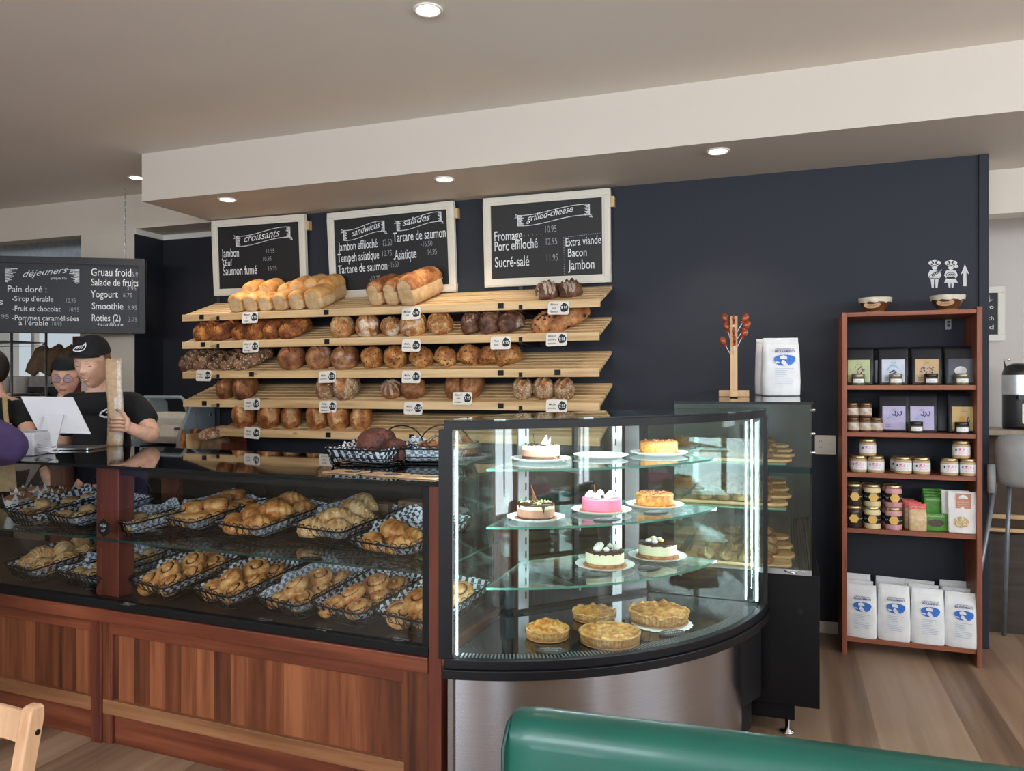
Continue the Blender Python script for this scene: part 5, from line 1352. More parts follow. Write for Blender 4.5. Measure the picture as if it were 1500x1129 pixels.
# bread boards with filled rolls
M_TART = bread('filled_roll', (104, 66, 40), (150, 102, 64), (182, 138, 94), bump=.6)
M_GREEN = plain('salad_filling', (146, 132, 84), .6, var=.3, scale=50)
BOARD = None
lv = {0: (.706, 'case floor', (3.63, 3.83, 4.05, 4.28)), 1: (.961, 'lower glass shelf', (3.72, 3.98, 4.25, 4.55)), 2: (1.161, 'upper glass shelf', (3.70, 3.98, 4.27, 4.58))}
roll0 = None
for L_, (z, wh, ys) in lv.items():
    for k, y in enumerate(ys):
        x1 = (.03, .045, .035, .02)[k] - (.015 if L_ == 1 else 0) + .0
        lab = 'wooden serving board, %s from the near end, cold case %s' % (ORD[k], wh.replace('case ', ''))
        if BOARD is None:
            P = []
            for a in range(0, 181, 15): P.append((.0 + .05 * math.sin(R(a)) * 1.0, .07 * math.cos(R(a))))
            P = [(-.42, .085)] + [(x, yy) for x, yy in [(-.08, .085)] + P] + [(-.08, -.085), (-.42, -.085)]
            BOARD = obj('serving_board', MB().prism(P, 0, .014), M_BOARDW, bev=.003)
            o = BOARD
        else: o = BOARD.copy(); COL.objects.link(o)
        o.location = (x1 - .055, y, z); o.rotation_euler = (0, 0, R((k * 5 % 7) - 3)); tag(o, lab, 'board', 'serving boards in the cold case')
        for j in range(4):
            xx = x1 - .12 - j * .085
            if roll0 is None:
                roll0 = obj('filled_roll', loaf_mesh(.075, .15, .036, 41, [(1.57, 0, .9)], lump=.1, nu=24, nv=12), [M_TART, M_GREEN]); o = roll0
            else: o = roll0.copy(); COL.objects.link(o)
            o.location = (xx, y, z + .0145); o.rotation_euler = (0, 0, R(10 * math.sin(j * 3 + k * 2 + L_))); s = 1 + .12 * math.sin(j * 5 + k + L_ * 2); o.scale = (s, 1, s)
            tag(o, 'filled roll, %s along the %s board of the %s' % (ORD[j], ORD[k], wh), 'roll', 'filled rolls on the serving boards')
b = MB(); b.tube([(0, 0, .004), (.02, .02, .006), (.10, .12, .008)], .004, 6); b.tube([(0, 0, .004), (.03, .0, .006), (.13, .08, .008)], .004, 6)
o = obj('serving_tongs', b, M_CHROME); o.location = (-.06, 3.56, .707); o.rotation_euler = (0, 0, R(-80)); tag(o, 'steel serving tongs lying on the case floor by the near end', 'tongs')
# on its top: lollipop stand and flour bags
py = 3.98
p = on_y(1075, 576, py); z = ztt(py) + .009
t = thing('lollipop_stand', 'wooden post stand with lollipops stuck round its top, on the cold case', 'stand', (p.x, py, z), R(4))
obj('cross_foot', MB().box(-.072, .072, -.018, .018, 0, .032), M_PINEV, t, bev=.002); obj('cross_foot', MB().box(-.018, .018, -.12, .07, 0, .032), M_PINEV, t, bev=.002)
hpost = 118 * depth((p.x, py)) / FPX
obj('post', MB().box(-.017, .017, -.017, .017, .032, hpost), M_PINEV, t, bev=.002)
M_LOLLY = plain('maple_lollipop', (140, 62, 28), .12, var=.25, scale=50)
M_WRAP = glass('clear_wrap', (.93, .9, .9), .10)
for k, (u, v, sx, y_) in enumerate([(1064, 470, -1, 0), (1066, 483, -1, 0), (1062, 504, -1, 0), (1089, 470, 1, 0), (1091, 480, 1, 0), (1088, 492, 1, 0), (1075, 472, 0, -1), (1075, 490, 0, -1), (1076, 503, 0, -1)]):
    q = on_y(u, v, py - .03 * (1 if y_ else 0)); dx, dz = q.x - p.x, q.z - z
    dy = -.045 if y_ else 0
    lp = thing('lollipop', 'maple lollipop with red ribbon, %s' % ('%s down on the kitchen side of its stand' % ORD[k] if k < 3 else '%s down on the bookcase side of its stand' % ORD[k - 3] if k < 6 else '%s down on the front of its stand' % ORD[k - 6]), 'lollipop', (p.x, py, z), group='lollipops on the wooden stand')
    a0 = Vector((sx * .015, dy * .35, dz - .055)); a1 = Vector((dx, dy, dz))
    dr = (a1 - a0).normalized()
    obj('stick', MB().tube([tuple(a0), tuple(a1)], .0022, 6), M_PAPER, lp)
    c = a1 + dr * .018; rq = dr.to_track_quat('Z', 'X').to_matrix().to_4x4()
    obj('candy', MB().ell((0, 0, 0), (.017, .008, .022), 12, 8, xf=Matrix.Translation(c) @ rq), M_LOLLY, lp)
    obj('ribbon', MB().ell((0, 0, 0), (.009, .009, .005), 8, 6, xf=Matrix.Translation(a1 - dr * .008) @ rq), M_RED, lp)

# ------------------------------------------------------------- flour bags (two here, the rest on the bookcase)
def flour_bag():
    W, D, H = .178, .10, .292; b = MB(); rs = []; n = 28
    prof = [(0, 1.0, 1.0), (.02, 1.03, 1.05), (.25, 1.04, 1.08), (.5, 1.02, 1.02), (.74, 1.0, .92), (.84, .98, .66), (.90, .97, .30), (.93, .96, .14), (1.0, .96, .13)]
    for zf, kx, ky in prof:
        ring = []
        for j in range(n):
            a = 2 * PI * j / n; c, s = math.cos(a), math.sin(a); k = (abs(c) ** 5 + abs(s) ** 5) ** (-.2)
            w = 1 + .02 * noise.noise(Vector((c * 3, s * 3, zf * 6)))
            ring.append((c * k * W / 2 * kx * w, s * k * D / 2 * ky * w, zf * H + (0 if zf < .99 else (-.012 if abs(c * k) < .25 else 0))))
        rs.append(ring)
    b.rings(rs, True, True, True, 0, True); return b, W, D, H
fb, FW, FD, FH = flour_bag()
FLOUR = None
def make_flour(label, loc, rz, group, s=1.0):
    global FLOUR
    if FLOUR is None:
        t = thing('flour_bag', label, 'flour bag', (0, 0, 0), 0, group)
        obj('bag', fb, M_PAPER, t)
        b = MB(); F = Matrix.Translation((0, -FD * .56, 0)) @ UP
        P = [(.050 * math.cos(R(a)) * (1 + .08 * math.sin(R(3 * a))) + .012, .178 + .030 * math.sin(R(a)) * (1 + .1 * math.cos(R(2 * a)))) for a in range(0, 360, 10)]
        b.prism(P, 0, .0008, xf=F); obj('blue_picture', b, M_BLUE, t)
        b = MB()
        b.add([(-.006, .165, .0014), (.012, .150, .0014), (.03, .152, .0014), (.012, .176, .0014), (.0, .18, .0014)], [(0, 1, 2, 3, 4)], 0, False, F)
        b.add([(-.010, .184, .0014), (.024, .182, .0014), (.022, .196, .0014), (.006, .203, .0014), (-.012, .197, .0014)], [(0, 1, 2, 3, 4)], 0, False, F)
        b.add([(-.030, .166, .0014), (-.012, .162, .0014), (-.016, .170, .0014), (-.034, .172, .0014)], [(0, 1, 2, 3)], 0, False, F)
        obj('picture_lines', b, M_PAPER, t, weld=False)
        b = MB(); F2 = Matrix.Translation((0, -FD * .565, 0)) @ UP
        write(b, 'LE MOULIN SEIGNEURIAL DES', .012, .231, .007, .090, xf=F2, align='c', bold=.01); write(b, 'ÉBOULEMENTS', .012, .217, .011, .096, xf=F2, align='c', bold=.02)
        for k in range(9):
            w = (.09, .06, .05, .055, .04, .085, .088, .084, .08)[k]; y = .134 - k * .0095; b.add([(-.035, y, 0), (-.035 + w, y, 0), (-.035 + w, y + .0022, 0), (-.035, y + .0022, 0)], [(0, 1, 2, 3)], 1, False, F2)
        obj('lettering', b, [plain('navy_ink', (50, 70, 130), .6), plain('pale_blue_ink', (168, 182, 206), .6)], t, weld=False)
        FLOUR = t
    else: t = dup(FLOUR, label=label, group=group)
    t.location = loc; t.rotation_euler = (0, 0, R(rz)); t.scale = (s, s, s); return t
yy = 4.14
p = on_y(1143, 577, yy); make_flour('white flour bag on the cold case, the one in front', (p.x, yy, ztt(yy) + .009), 10, 'flour bags on the cold case', 1.0)
p = on_y(1133, 577, yy + .125); make_flour('white flour bag on the cold case, behind the other', (p.x, yy + .125, ztt(yy + .125) + .009), 6, 'flour bags on the cold case', 1.0)
# ============================================================= bookcase with jars, coffee, honey and flour
BX0, BX1, BY, BD = .297, .985, 4.70, .35
BTOP = 1.915
def bp(u, y): return on_y(u, 600, y).x
t = thing('wooden_bookcase', 'reddish wooden open bookcase against the dark wall, stocked with jars and flour', 'bookcase', (BX0, BY, 0))
BWd = BX1 - BX0
obj('side_board', MB().box(0, .026, 0, BD, 0, BTOP), M_CASEV, t, bev=.002); obj('side_board', MB().box(BWd - .026, BWd, 0, BD, 0, BTOP + .012), M_CASEV, t, bev=.002)
obj('top_board', MB().box(.026, BWd - .026, 0.004, BD, BTOP - .024, BTOP), M_CASE, t, bev=.002)
BZ = [1.508, 1.245, 1.018, .706, .094]
for z in BZ: obj('shelf_board', MB().box(.026, BWd - .026, .012, BD, z - .026, z), M_CASE, t, bev=.002)
sb = obj('steel_bracket', MB().box(BWd - .115, BWd - .085, BD - .006, BD - .002, BTOP - .085, BTOP - .026), plain('zinc', (150, 152, 156), .6), t)
obj('hole', MB().box(BWd - .106, BWd - .094, BD - .0068, BD - .006, BTOP - .07, BTOP - .055), M_INK, sb); obj('hole', MB().box(BWd - .106, BWd - .094, BD - .0068, BD - .006, BTOP - .048, BTOP - .035), M_INK, sb)
# bowls on top
M_BOWL = plain('brown_glaze', (92, 56, 32), .2, var=.2, scale=20)
M_RIM = plain('cream_glaze', (206, 196, 178), .3, var=.08)
for k, (u, lab) in enumerate(((1282, 'brown glazed bowl with cream rim on the bookcase, on the cake case side'), (1388, 'brown glazed bowl with cream rim on the bookcase, below the painted signs'))):
    y = BY + .16; x = bp(u, y)
    q = thing('glazed_bowl', lab, 'bowl', (x, y, BTOP + .001), R(-18), 'brown bowls on the bookcase')
    obj('body', MB().lathe([(0, 0), (.048, 0), (.05, .014), (.074, .05), (.086, .082), (.080, .082), (.068, .05), (.04, .02), (0, .018)], 40, caps=False), M_BOWL, q)
    b = MB(); n = 40
    ring = lambda r, z, w=0: [(r * math.cos(2 * PI * j / n), r * math.sin(2 * PI * j / n), z - w * (.5 + .5 * math.sin(j * 2.3) * math.sin(j * .9))) for j in range(n)]
    b.rings([ring(.0845, .068, .012), ring(.0885, .082), ring(.0885, .090), ring(.080, .090), ring(.078, .075)], False, False, True, 0, True); obj('glazed_rim', b, M_RIM, q)
    obj('foot_ring', MB().lathe([(.05, 0), (.052, .006), (.051, .014), (.046, .014), (.046, 0)], 32, caps=False), plain('ochre_foot', (178, 120, 66), .4), q)
    F = Matrix.Translation((0, -.072, .046)) @ Matrix.Rotation(R(-28), 4, 'X') @ UP
    pl_ = obj('oval_badge', MB().prism([(.044 * math.cos(R(a)), .024 * math.sin(R(a))) for a in range(0, 360, 15)], 0, .004, xf=F), plain('clay_badge', (196, 162, 124), .6), q)
    b = MB(); scrawl(b, 0, .004, .03, .008, F @ Matrix.Translation((0, 0, .005)), 0, 2, 'c'); scrawl(b, 0, -.012, .05, .008, F @ Matrix.Translation((0, 0, .005)), 0, 6, 'c'); obj('lettering', b, M_INK, pl_, weld=False)

# ------------------------------------------------------------- jars
M_JGL = glass('jar_glass', (.93, .95, .94), .06)
def jar(name, R_, H, fill, lid, lab, liner=None, lid_h=.016, shoulder=True, hexa=None, wrap=300):
    """glass jar with filling, lid and paper label as parts; returns its prototype"""
    q = thing(name, 'x', 'jar')
    pr = [(0, 0), (R_ * .93, 0), (R_, .006), (R_, H * .74), (R_ * .97, H * .80), (R_ * .86, H * .85), (R_ * .86, H - lid_h)] if shoulder else [(0, 0), (R_ * .95, 0), (R_, .005), (R_, H - lid_h - .004), (R_ * .95, H - lid_h)]
    obj('body', MB().lathe(pr, 28), fill, q)
    lr = R_ * (.92 if shoulder else .99)
    obj('lid', MB().lathe([(lr, H - lid_h), (lr * 1.02, H - lid_h + .002), (lr * 1.02, H - .002), (lr * .97, H), (0, H)], 28), lid, q)
    if lab:
        z0, z1, mat, txt = lab; b = MB(); n = 24; a0 = R(-90 - wrap / 2)
        P = [(R_ * 1.012 * math.cos(a0 + R(wrap) * k / n), R_ * 1.012 * math.sin(a0 + R(wrap) * k / n)) for k in range(n + 1)]
        b.add([(x, y, z0) for x, y in P] + [(x, y, z1) for x, y in P], [(k, k + 1, n + 2 + k, n + 1 + k) for k in range(n)], 0, True)
        L_ = obj('paper_label', b, mat, q)
        if hexa:
            b = MB(); F = Matrix.Translation((0, -R_ * 1.03, (z0 + z1) / 2)) @ UP
            b.prism([(hexa * math.cos(R(a)), hexa * math.sin(R(a))) for a in range(0, 360, 60)], 0, .001, xf=F); obj('hexagon', b, plain('honey_gold', (222, 178, 92), .5), L_)
        if txt:
            b = MB()
            for s, dx, dz, h, w, mi in txt:
                tm = MB()
                if s == 'bar': tm.add([(0, 0, 0), (w, 0, 0), (w, h, 0), (0, h, 0)], [(0, 1, 2, 3)])
                elif s == 'blob': tm.add([(w / 2 + w / 2 * math.cos(q_), h / 2 + h / 2 * math.sin(q_) * (1 + .25 * math.sin(3 * q_)), 0) for q_ in [2 * PI * k_ / 18 for k_ in range(18)]], [tuple(range(18))])
                else: scrawl(tm, 0, 0, w, h, None, 0, len(s) + int(dz * 999))
                pts = []; fs = tm.f
                for v in tm.v:
                    ang = R(-90) + (v[0] - w / 2 + dx) / R_; rr_ = R_ * 1.018 + (.0015 if hexa else 0)
                    pts.append((rr_ * math.cos(ang), rr_ * math.sin(ang), (z0 + z1) / 2 + dz + v[1]))
                b.add(pts, fs, mi, False)
            obj('lettering', b, [M_INK, M_PINK, M_LETTER, M_RED], L_, weld=False)
    return q
USED = set()
def put_jar(proto, u, y, z, label, group, rz=0, s=1.0):
    x = bp(u, BY + y); loc = (x, BY + y, z + .001)
    if proto.name in USED: o = dup(proto, loc, (0, 0, R(rz)), s, label, group)
    else:
        USED.add(proto.name); o = proto; o.location = loc; o.rotation_euler = (0, 0, R(rz)); o.scale = (s, s, s); tag(o, label, 'jar', group)
    return o
M_SPICE = plain('dark_spice', (58, 44, 36), .5, var=.3, scale=90)
M_TEA = plain('green_tea_leaves', (92, 92, 60), .6, var=.4, scale=110)
M_BLID = plain('black_lid', (24, 24, 26), .35, var=.06)
M_SLID = plain('grey_lid', (150, 140, 128), .35, .6)
spice = jar('spice_jar', .034, .062, M_SPICE, M_BLID, (.012, .034, M_PAPER, [('~', 0, -.005, .007, .026, 0)]), lid_h=.018, shoulder=False, wrap=110)
tea = jar('tea_jar', .034, .062, M_TEA, M_SLID, (.012, .034, M_PAPER, [('~~', 0, -.005, .007, .022, 0)]), lid_h=.018, shoulder=False, wrap=110)
# coffee bags
M_BAG = plain('black_coffee_bag', (25, 26, 32), .45, var=.12, scale=14, bump=.2)
def coffee_mesh():
    W, D, H = .158, .07, .215; b = MB(); rs = []; n = 24
    for zf, kx, ky in [(0, 1, 1), (.04, 1.01, 1.03), (.4, 1.0, .95), (.72, .98, .6), (.9, .97, .22), (1.0, .97, .1)]:
        rs.append([(math.copysign(abs(math.cos(2 * PI * j / n)) ** .35, math.cos(2 * PI * j / n)) * W / 2 * kx, math.copysign(abs(math.sin(2 * PI * j / n)) ** .35, math.sin(2 * PI * j / n)) * D / 2 * ky + .012 * zf, zf * H) for j in range(n)])
    return b.rings(rs, True, True, True, 0, True)
CB = None
def coffee(u, y, z, label, mat=None, motif=0, dark=False, rz=-4):
    global CB
    x = bp(u, BY + y)
    q = thing('coffee_bag', label, 'coffee bag', (x, BY + y, z + .001), R(rz), 'black coffee bags on the bookcase')
    if CB is None: CB = obj('bag', coffee_mesh(), M_BAG, q)
    else:
        c = CB.copy(); COL.objects.link(c); c.parent = q
    if mat:
        F = Matrix.Translation((0, -.0375, .012)) @ Matrix.Rotation(R(-4.5), 4, 'X') @ UP
        L_ = obj('paper_label', MB().box(-.058, .058, .002, .132, -.0005, .0008, xf=F), mat, q)
        b = MB(); G = F @ Matrix.Translation((0, 0, .0014))
        scrawl(b, 0, .113, .022, .005, G, 0, motif, 'c'); scrawl(b, 0, .104, .030, .004, G, 0, motif + 3, 'c')
        random.seed(motif + 3)
        if motif == 1:
            for k in range(9):
                a = R(20 + k * 17); stroke(b, [(.026 * math.cos(a), .066 + .03 * math.sin(a)), (.030 * math.cos(a + .25), .066 + .032 * math.sin(a + .25))], .003, 1, G)
            stroke(b, [(-.02, .056), (.004, .070), (.016, .06), (-.004, .05)], .004, 2, G)
        elif motif == 2:
            for k in range(30):
                x_, y_ = random.uniform(-.03, .03), random.uniform(.045, .085); a = random.uniform(0, 3.1); stroke(b, [(x_, y_), (x_ + .009 * math.cos(a), y_ + .009 * math.sin(a))], .0018, 2, G)
        elif motif == 3:
            for x0, y0 in ((-.028, .07), (.012, .085), (.03, .088), (.0, .088)):
                stroke(b, [(x0 - .008, y0), (x0, y0 - .01), (x0 + .009, y0 + .002), (x0 + .006, y0 + .016)], .0032, 1 if x0 < -.02 else 2, G)
        elif motif == 4:
            b.prism([(-.008 + .017 * math.cos(R(a)), .066 + .017 * math.sin(R(a))) for a in range(0, 360, 24)], 0, .0002, 3, G); stroke(b, [(.012, .046), (.026, .052), (.02, .078), (.014, .05)], .0035, 2, G)
        elif motif == 5:
            b.prism([(.030 * math.cos(R(a)), .066 + .024 * math.sin(R(a))) for a in range(0, 360, 24)], 0, .0002, 4, G); stroke(b, [(-.012, .05), (-.004, .076), (.008, .07), (.012, .052), (-.004, .058)], .004, 2, G)
        else:
            for k in range(14):
                x_, y_ = random.uniform(-.02, .025), random.uniform(.045, .09); stroke(b, [(x_, y_), (x_ + .004, y_ + .012)], .002, 2 if k % 3 else 5, G)
        for k in range(4): stroke(b, [(-.045, .012 + k * .006), (-.045 + .02 + .008 * (k % 2), .012 + k * .006)], .0008, 0, G)
        obj('print', b, [M_INK, plain('sky_ink', (120, 186, 214), .6), plain('navy_print', (48, 66, 120), .6), plain('sun_ink', (226, 168, 74), .6), M_LETTER, M_RED], L_, weld=False)
    return q
M_LGREEN = plain('pale_green_label', (178, 190, 140), .4, var=.04); M_LLILAC = plain('pale_blue_label', (198, 206, 222), .35, var=.04)
M_LTAN = plain('tan_label', (196, 164, 118), .4, var=.04); M_LPURP = plain('lilac_label', (178, 168, 206), .35, var=.04); M_LDARK = plain('slate_label', (58, 62, 74), .3, var=.08); M_LGOLD = plain('gold_label', (206, 172, 104), .4, var=.04)
z = BZ[0]
coffee(1258, .13, z, 'black coffee bag with a pale green label on the upper shelf', M_LGREEN, 0)
coffee(1308, .13, z, 'black coffee bag with a pale blue rainbow label on the upper shelf', M_LLILAC, 1)
coffee(1298, .22, z, 'black coffee bag half hidden behind the pale blue labelled one', M_LLILAC, 9)
coffee(1357, .13, z, 'black coffee bag with a tan label on the upper shelf', M_LTAN, 2)
coffee(1348, .22, z, 'plain black coffee bag behind the tan labelled one')
coffee(1406, .13, z, 'black coffee bag with a dark label and white oval on the upper shelf', M_LDARK, 5)
coffee(1397, .22, z, 'plain black coffee bag behind the dark labelled one')
put_jar(tea, 1257, .045, z, 'small tea jar in front of the pale green coffee bag', 'small tea and spice jars')
put_jar(tea, 1312, .045, z, 'small grey-lidded tea jar in front of the pale blue coffee bag', 'small tea and spice jars')
put_jar(spice, 1364, .045, z, 'small black-lidded jar in front of the tan coffee bag', 'small tea and spice jars')
put_jar(tea, 1409, .045, z, 'small grey-lidded jar in front of the dark coffee bag', 'small tea and spice jars')
z = BZ[1]
coffee(1309, .13, z, 'black coffee bag with a lilac label, beside the small preserve jars', M_LPURP, 3)
coffee(1350, .13, z, 'black coffee bag with a lilac label, behind a small jar', M_LPURP, 3)
coffee(1382, .22, z, 'plain black coffee bag standing behind on the second shelf')
coffee(1411, .13, z, 'black coffee bag with a gold sun label on the second shelf', M_LGOLD, 4)
put_jar(spice, 1342, .04, z, 'small black-lidded jar in front of a lilac labelled coffee bag', 'small tea and spice jars')
put_jar(spice, 1409, .04, z, 'small black-lidded jar in front of the gold labelled coffee bag', 'small tea and spice jars')
M_JAM = plain('dark_preserve', (96, 62, 44), .4, var=.25, scale=50)
M_LBL = plain('beige_label', (196, 182, 164), .5, var=.12, scale=40)
jam = jar('preserve_jar', .033, .080, M_JAM, plain('brown_gold_lid', (120, 96, 66), .3, .7), (.012, .052, M_LBL, [('blob', 0, .002, .014, .022, 2), ('~', 0, -.010, .006, .036, 3), ('~~', 0, -.017, .005, .036, 0)]), lid_h=.015)
for u, y, dz, l in ((1250, .05, 0, 'first along the bottom'), (1268, .05, 0, 'middle one along the bottom'), (1284, .05, 0, 'last along the bottom, beside the lilac bag'), (1249, .055, .0815, 'top one against the bookcase side'), (1268, .055, .0815, 'top one next to the lilac bag')):
    put_jar(jam, u, y, z + dz, 'small preserve jar with beige label, %s' % l, 'pyramid of preserve jars')
for u, l in ((1247, 'first'), (1265, 'second')): put_jar(jam, u, .13, z, 'small preserve jar in the back row, %s, behind the pyramid' % l, 'pyramid of preserve jars')
z = BZ[2]
M_PATE = plain('pale_spread', (192, 164, 124), .4, var=.06)
pate = jar('spread_jar', .043, .092, M_PATE, M_GOLD, (.016, .062, M_PAPER, [('blob', -.004, .004, .013, .03, 1), ('~', .004, -.002, .010, .05, 1), ('~~~', .006, -.014, .009, .046, 1), ('bar', .010, -.021, .003, .036, 0), ('bar', -.032, .0, .012, .008, 0)]), lid_h=.016, wrap=250)
for u, y, dz, l in ((1258, .06, 0, 'lower one of the group by the cake case, against the side'), (1283, .06, 0, 'lower one of the group by the cake case, inner'), (1271, .06, .0935, 'balanced on two others, on the cake case side'),
                    (1323, .06, 0, 'in the middle group, first of two in front'), (1350, .06, 0, 'in the middle group, second of two in front'), (1316, .15, 0, 'in the middle group, behind the front two'), (1343, .15, 0, 'in the middle group, at the back'),
                    (1391, .05, 0, 'lower inner one of the group by the passage'), (1419, .05, 0, 'lower outer one of the group by the passage'), (1408, .055, .0935, 'balanced on two others, on the passage side'), (1256, .15, 0, 'at the back of the group by the cake case')):
    put_jar(pate, u, y, z + dz, 'gold-lidded spread jar, %s' % l, 'gold-lidded spread jars', rz=random.uniform(-8, 8))
z = BZ[3]
M_HLAB = plain('black_honey_label', (28, 26, 24), .5, var=.1)
mk = lambda nm, mat: jar(nm, .043, .122, mat, M_GOLD, (.03, .078, M_HLAB, [('~', -.040, -.004, .009, .026, 2), ('~~', .040, -.004, .007, .024, 2)]), lid_h=.016, hexa=.026, wrap=280)
hd, hc, hp = mk('honey_jar', plain('dark_honey', (52, 36, 34), .25, var=.2)), mk('honey_jar', plain('creamed_honey', (224, 204, 156), .4, var=.05)), mk('honey_jar', plain('berry_honey', (206, 150, 156), .4, var=.06))
for pr, u, nm in ((hd, 1251, 'dark honey'), (hc, 1278, 'creamed honey'), (hp, 1309, 'pink berry honey')):
    for k, (dz, l) in enumerate(((0, 'lower one of the stack'), (.1235, 'upper one of the stack'))):
        put_jar(pr, u, .05, z + dz, 'jar of %s, %s in front' % (nm, l), 'stacked honey jars', rz=-4 + k * 6)
    for k, (dz, l) in enumerate(((0, 'lower'), (.1235, 'upper'))):
        put_jar(pr, u - 6 + (4 if u < 1260 else 0), .15, z + dz, 'jar of %s, %s of the stack behind' % (nm, l), 'stacked honey jars', rz=5)
# packets
M_OAT = plain('oat_packet', (206, 176, 136), .35, var=.1, scale=50, bump=.3); M_PKT = plain('pink_card', (214, 92, 92), .5, var=.2, scale=40)
def packet_mesh(W, D, H):
    b = MB(); rs = []; n = 20
    for zf, kx, ky in ((0, .9, .8), (.06, 1, 1), (.5, 1.02, 1.05), (.85, 1, .8), (1, .92, .25)):
        rs.append([(math.copysign(abs(math.cos(2 * PI * j / n)) ** .5, math.cos(2 * PI * j / n)) * W / 2 * kx, math.copysign(abs(math.sin(2 * PI * j / n)) ** .5, math.sin(2 * PI * j / n)) * D / 2 * ky, zf * H) for j in range(n)])
    return b.rings(rs, True, True, True, 0, True)
op = None
for k, (u, y) in enumerate(((1344, .035), (1337, .10), (1331, .165), (1327, .23))):
    lab = 'oat packet with a pink header card, %s in its line from the shelf edge' % ORD[k]
    if op is None:
        op = thing('oat_packet', lab, 'packet', group='oat packets'); obj('packet', packet_mesh(.088, .05, .118), M_OAT, op)
        hd_ = obj('header_card', MB().box(-.042, .042, -.004, .004, .115, .150), M_PKT, op)
        b = MB(); scrawl(b, 0, .128, .062, .010, Matrix.Translation((0, -.0048, 0)) @ UP, 0, 3, 'c'); obj('lettering', b, M_LETTER, hd_, weld=False); o = op
    else: o = dup(op, label=lab)
    o.location = (bp(u, BY + y), BY + y, z + .001)
M_GRN = plain('green_pouch', (74, 138, 50), .3, var=.12, scale=30)
gp = None
for k, (u, y, dz) in enumerate(((1370, .07, 0), (1369, .12, 0), (1368, .15, 0), (1367, .18, 0), (1366, .21, 0))):
    lab = ('short green seed pouch lying against the taller ones, front of its line', 'tall green seed pouch with white title, second from the shelf edge', 'tall green seed pouch, third from the shelf edge', 'tall green seed pouch, fourth from the shelf edge', 'tall green seed pouch, fifth from the shelf edge')[k]
    q = thing('seed_pouch', lab, 'pouch', (bp(u, BY + y), BY + y, z + .001), R(4), 'green seed pouches')
    H = .098 if k == 0 else .17 + .012 * k
    obj('pouch', MB().box(-.062 if k == 0 else -.055, .062 if k == 0 else .055, -.012, .012, 0, H), M_GRN, q, bev=.006, seg=2)
    F = Matrix.Translation((0, -.0135, 0)) @ UP; b = MB(); scrawl(b, 0, H - .020, .09, .012, F, 0, 5, 'c'); obj('lettering', b, M_LETTER, q, weld=False)
    if k == 0: obj('clear_window', MB().prism([(.042 * math.cos(R(a)), .045 + .020 * math.sin(R(a))) for a in range(0, 360, 15)], 0, .001, xf=F), plain('dark_seed', (62, 54, 46), .4, var=.4, scale=150), q)
for k, (u, y, rz, lab) in enumerate(((1409, .045, -6, 'white granola pouch with copper label at the front of the shelf'), (1399, .09, -2, 'white granola pouch standing just behind the front one'))):
    q = thing('granola_pouch', lab, 'pouch', (bp(u, BY + y), BY + y, z + .001), R(rz), 'granola pouches')
    b = MB(); b.rings([[(x * w, y_ * d_, zf * .225) for x, y_ in ((-1, -1), (0, -1.25), (1, -1), (1, 1), (0, 1.2), (-1, 1))] for zf, w, d_ in ((0, .060, .018), (.03, .064, .022), (.6, .066, .014), (1, .068, .003))], True, True, True, 0, False)
    obj('pouch', b, plain('white_pouch', (222, 218, 216), .3, var=.03), q, bev=.004)
    F = Matrix.Translation((0, -.0275, 0)) @ Matrix.Rotation(R(-5), 4, 'X') @ UP
    l_ = obj('copper_label', MB().box(-.03, .042, .135, .215, 0, .0012, xf=F), plain('copper_label', (192, 128, 96), .5), q)
    b = MB(); G = F @ Matrix.Translation((0, 0, .002)); b.prism([(.006 + .022 * math.cos(R(a)), .188 + .020 * math.sin(R(a))) for a in range(0, 181, 15)], 0, .0002, 0, G); scrawl(b, .006, .166, .056, .008, G, 0, 2, 'c'); scrawl(b, .006, .155, .05, .006, G, 0, 7, 'c'); scrawl(b, .006, .144, .056, .005, G, 0, 11, 'c'); obj('lettering', b, M_LETTER, l_, weld=False)
    if k == 0:
        b = MB(); b.prism([(-.004 + .036 * math.cos(R(a)), .062 + .030 * math.sin(R(a))) for a in range(0, 360, 15)], .0, .0012, xf=F); obj('granola_picture', b, plain('granola_print', (190, 156, 118), .5, var=.45, scale=170), q)
# flour along the bottom shelf
z = BZ[4]
for c, u in enumerate((1261, 1309, 1358, 1408)):
    for r_, y in enumerate((.055, .165, .27)):
        if r_ == 2 and c == 0: pass
        lab = 'white flour bag on the bottom shelf, %s column, %s' % (ORD[c], ('front one', 'just behind the front one', 'backmost one'  )[r_])
        make_flour(lab, (bp(u, BY + .055) + .004 * r_ * (1 if c % 2 else -1), BY + y, z + .001 + .0), -8 + 3 * ((c + r_) % 3), 'flour bags on the bottom shelf').scale = (.90, .92, .99 + .02 * ((c * 2 + r_) % 3) - .03 * (r_ == 1))

# ------------------------------------------------------------- signs painted on the wall, outlet
b = MB(); yv = WY - .001
def on_wall(P): return [((on_y(u, v, WY).x), on_y(u, v, WY).z) for u, v in P]
WF = Matrix.Translation((0, WY - .0012, 0)) @ UP
def wpoly(P, mi=0): b.add([(x, zz, 0) for x, zz in P], [tuple(range(len(P)))], mi, False, WF)
def well(cu, cv, ru, rv, mi=0, lift=0.):
    P = on_wall([(cu + ru * math.cos(R(a)), cv + rv * math.sin(R(a))) for a in range(0, 360, 20)]); b.add([(x, zz, lift) for x, zz in P], [tuple(range(len(P)))], mi, False, WF)
def wline(P, w, mi=0, lift=.0004):
    Q = on_wall(P); stroke(b, Q, w, mi, WF @ Matrix.Translation((0, 0, lift)))
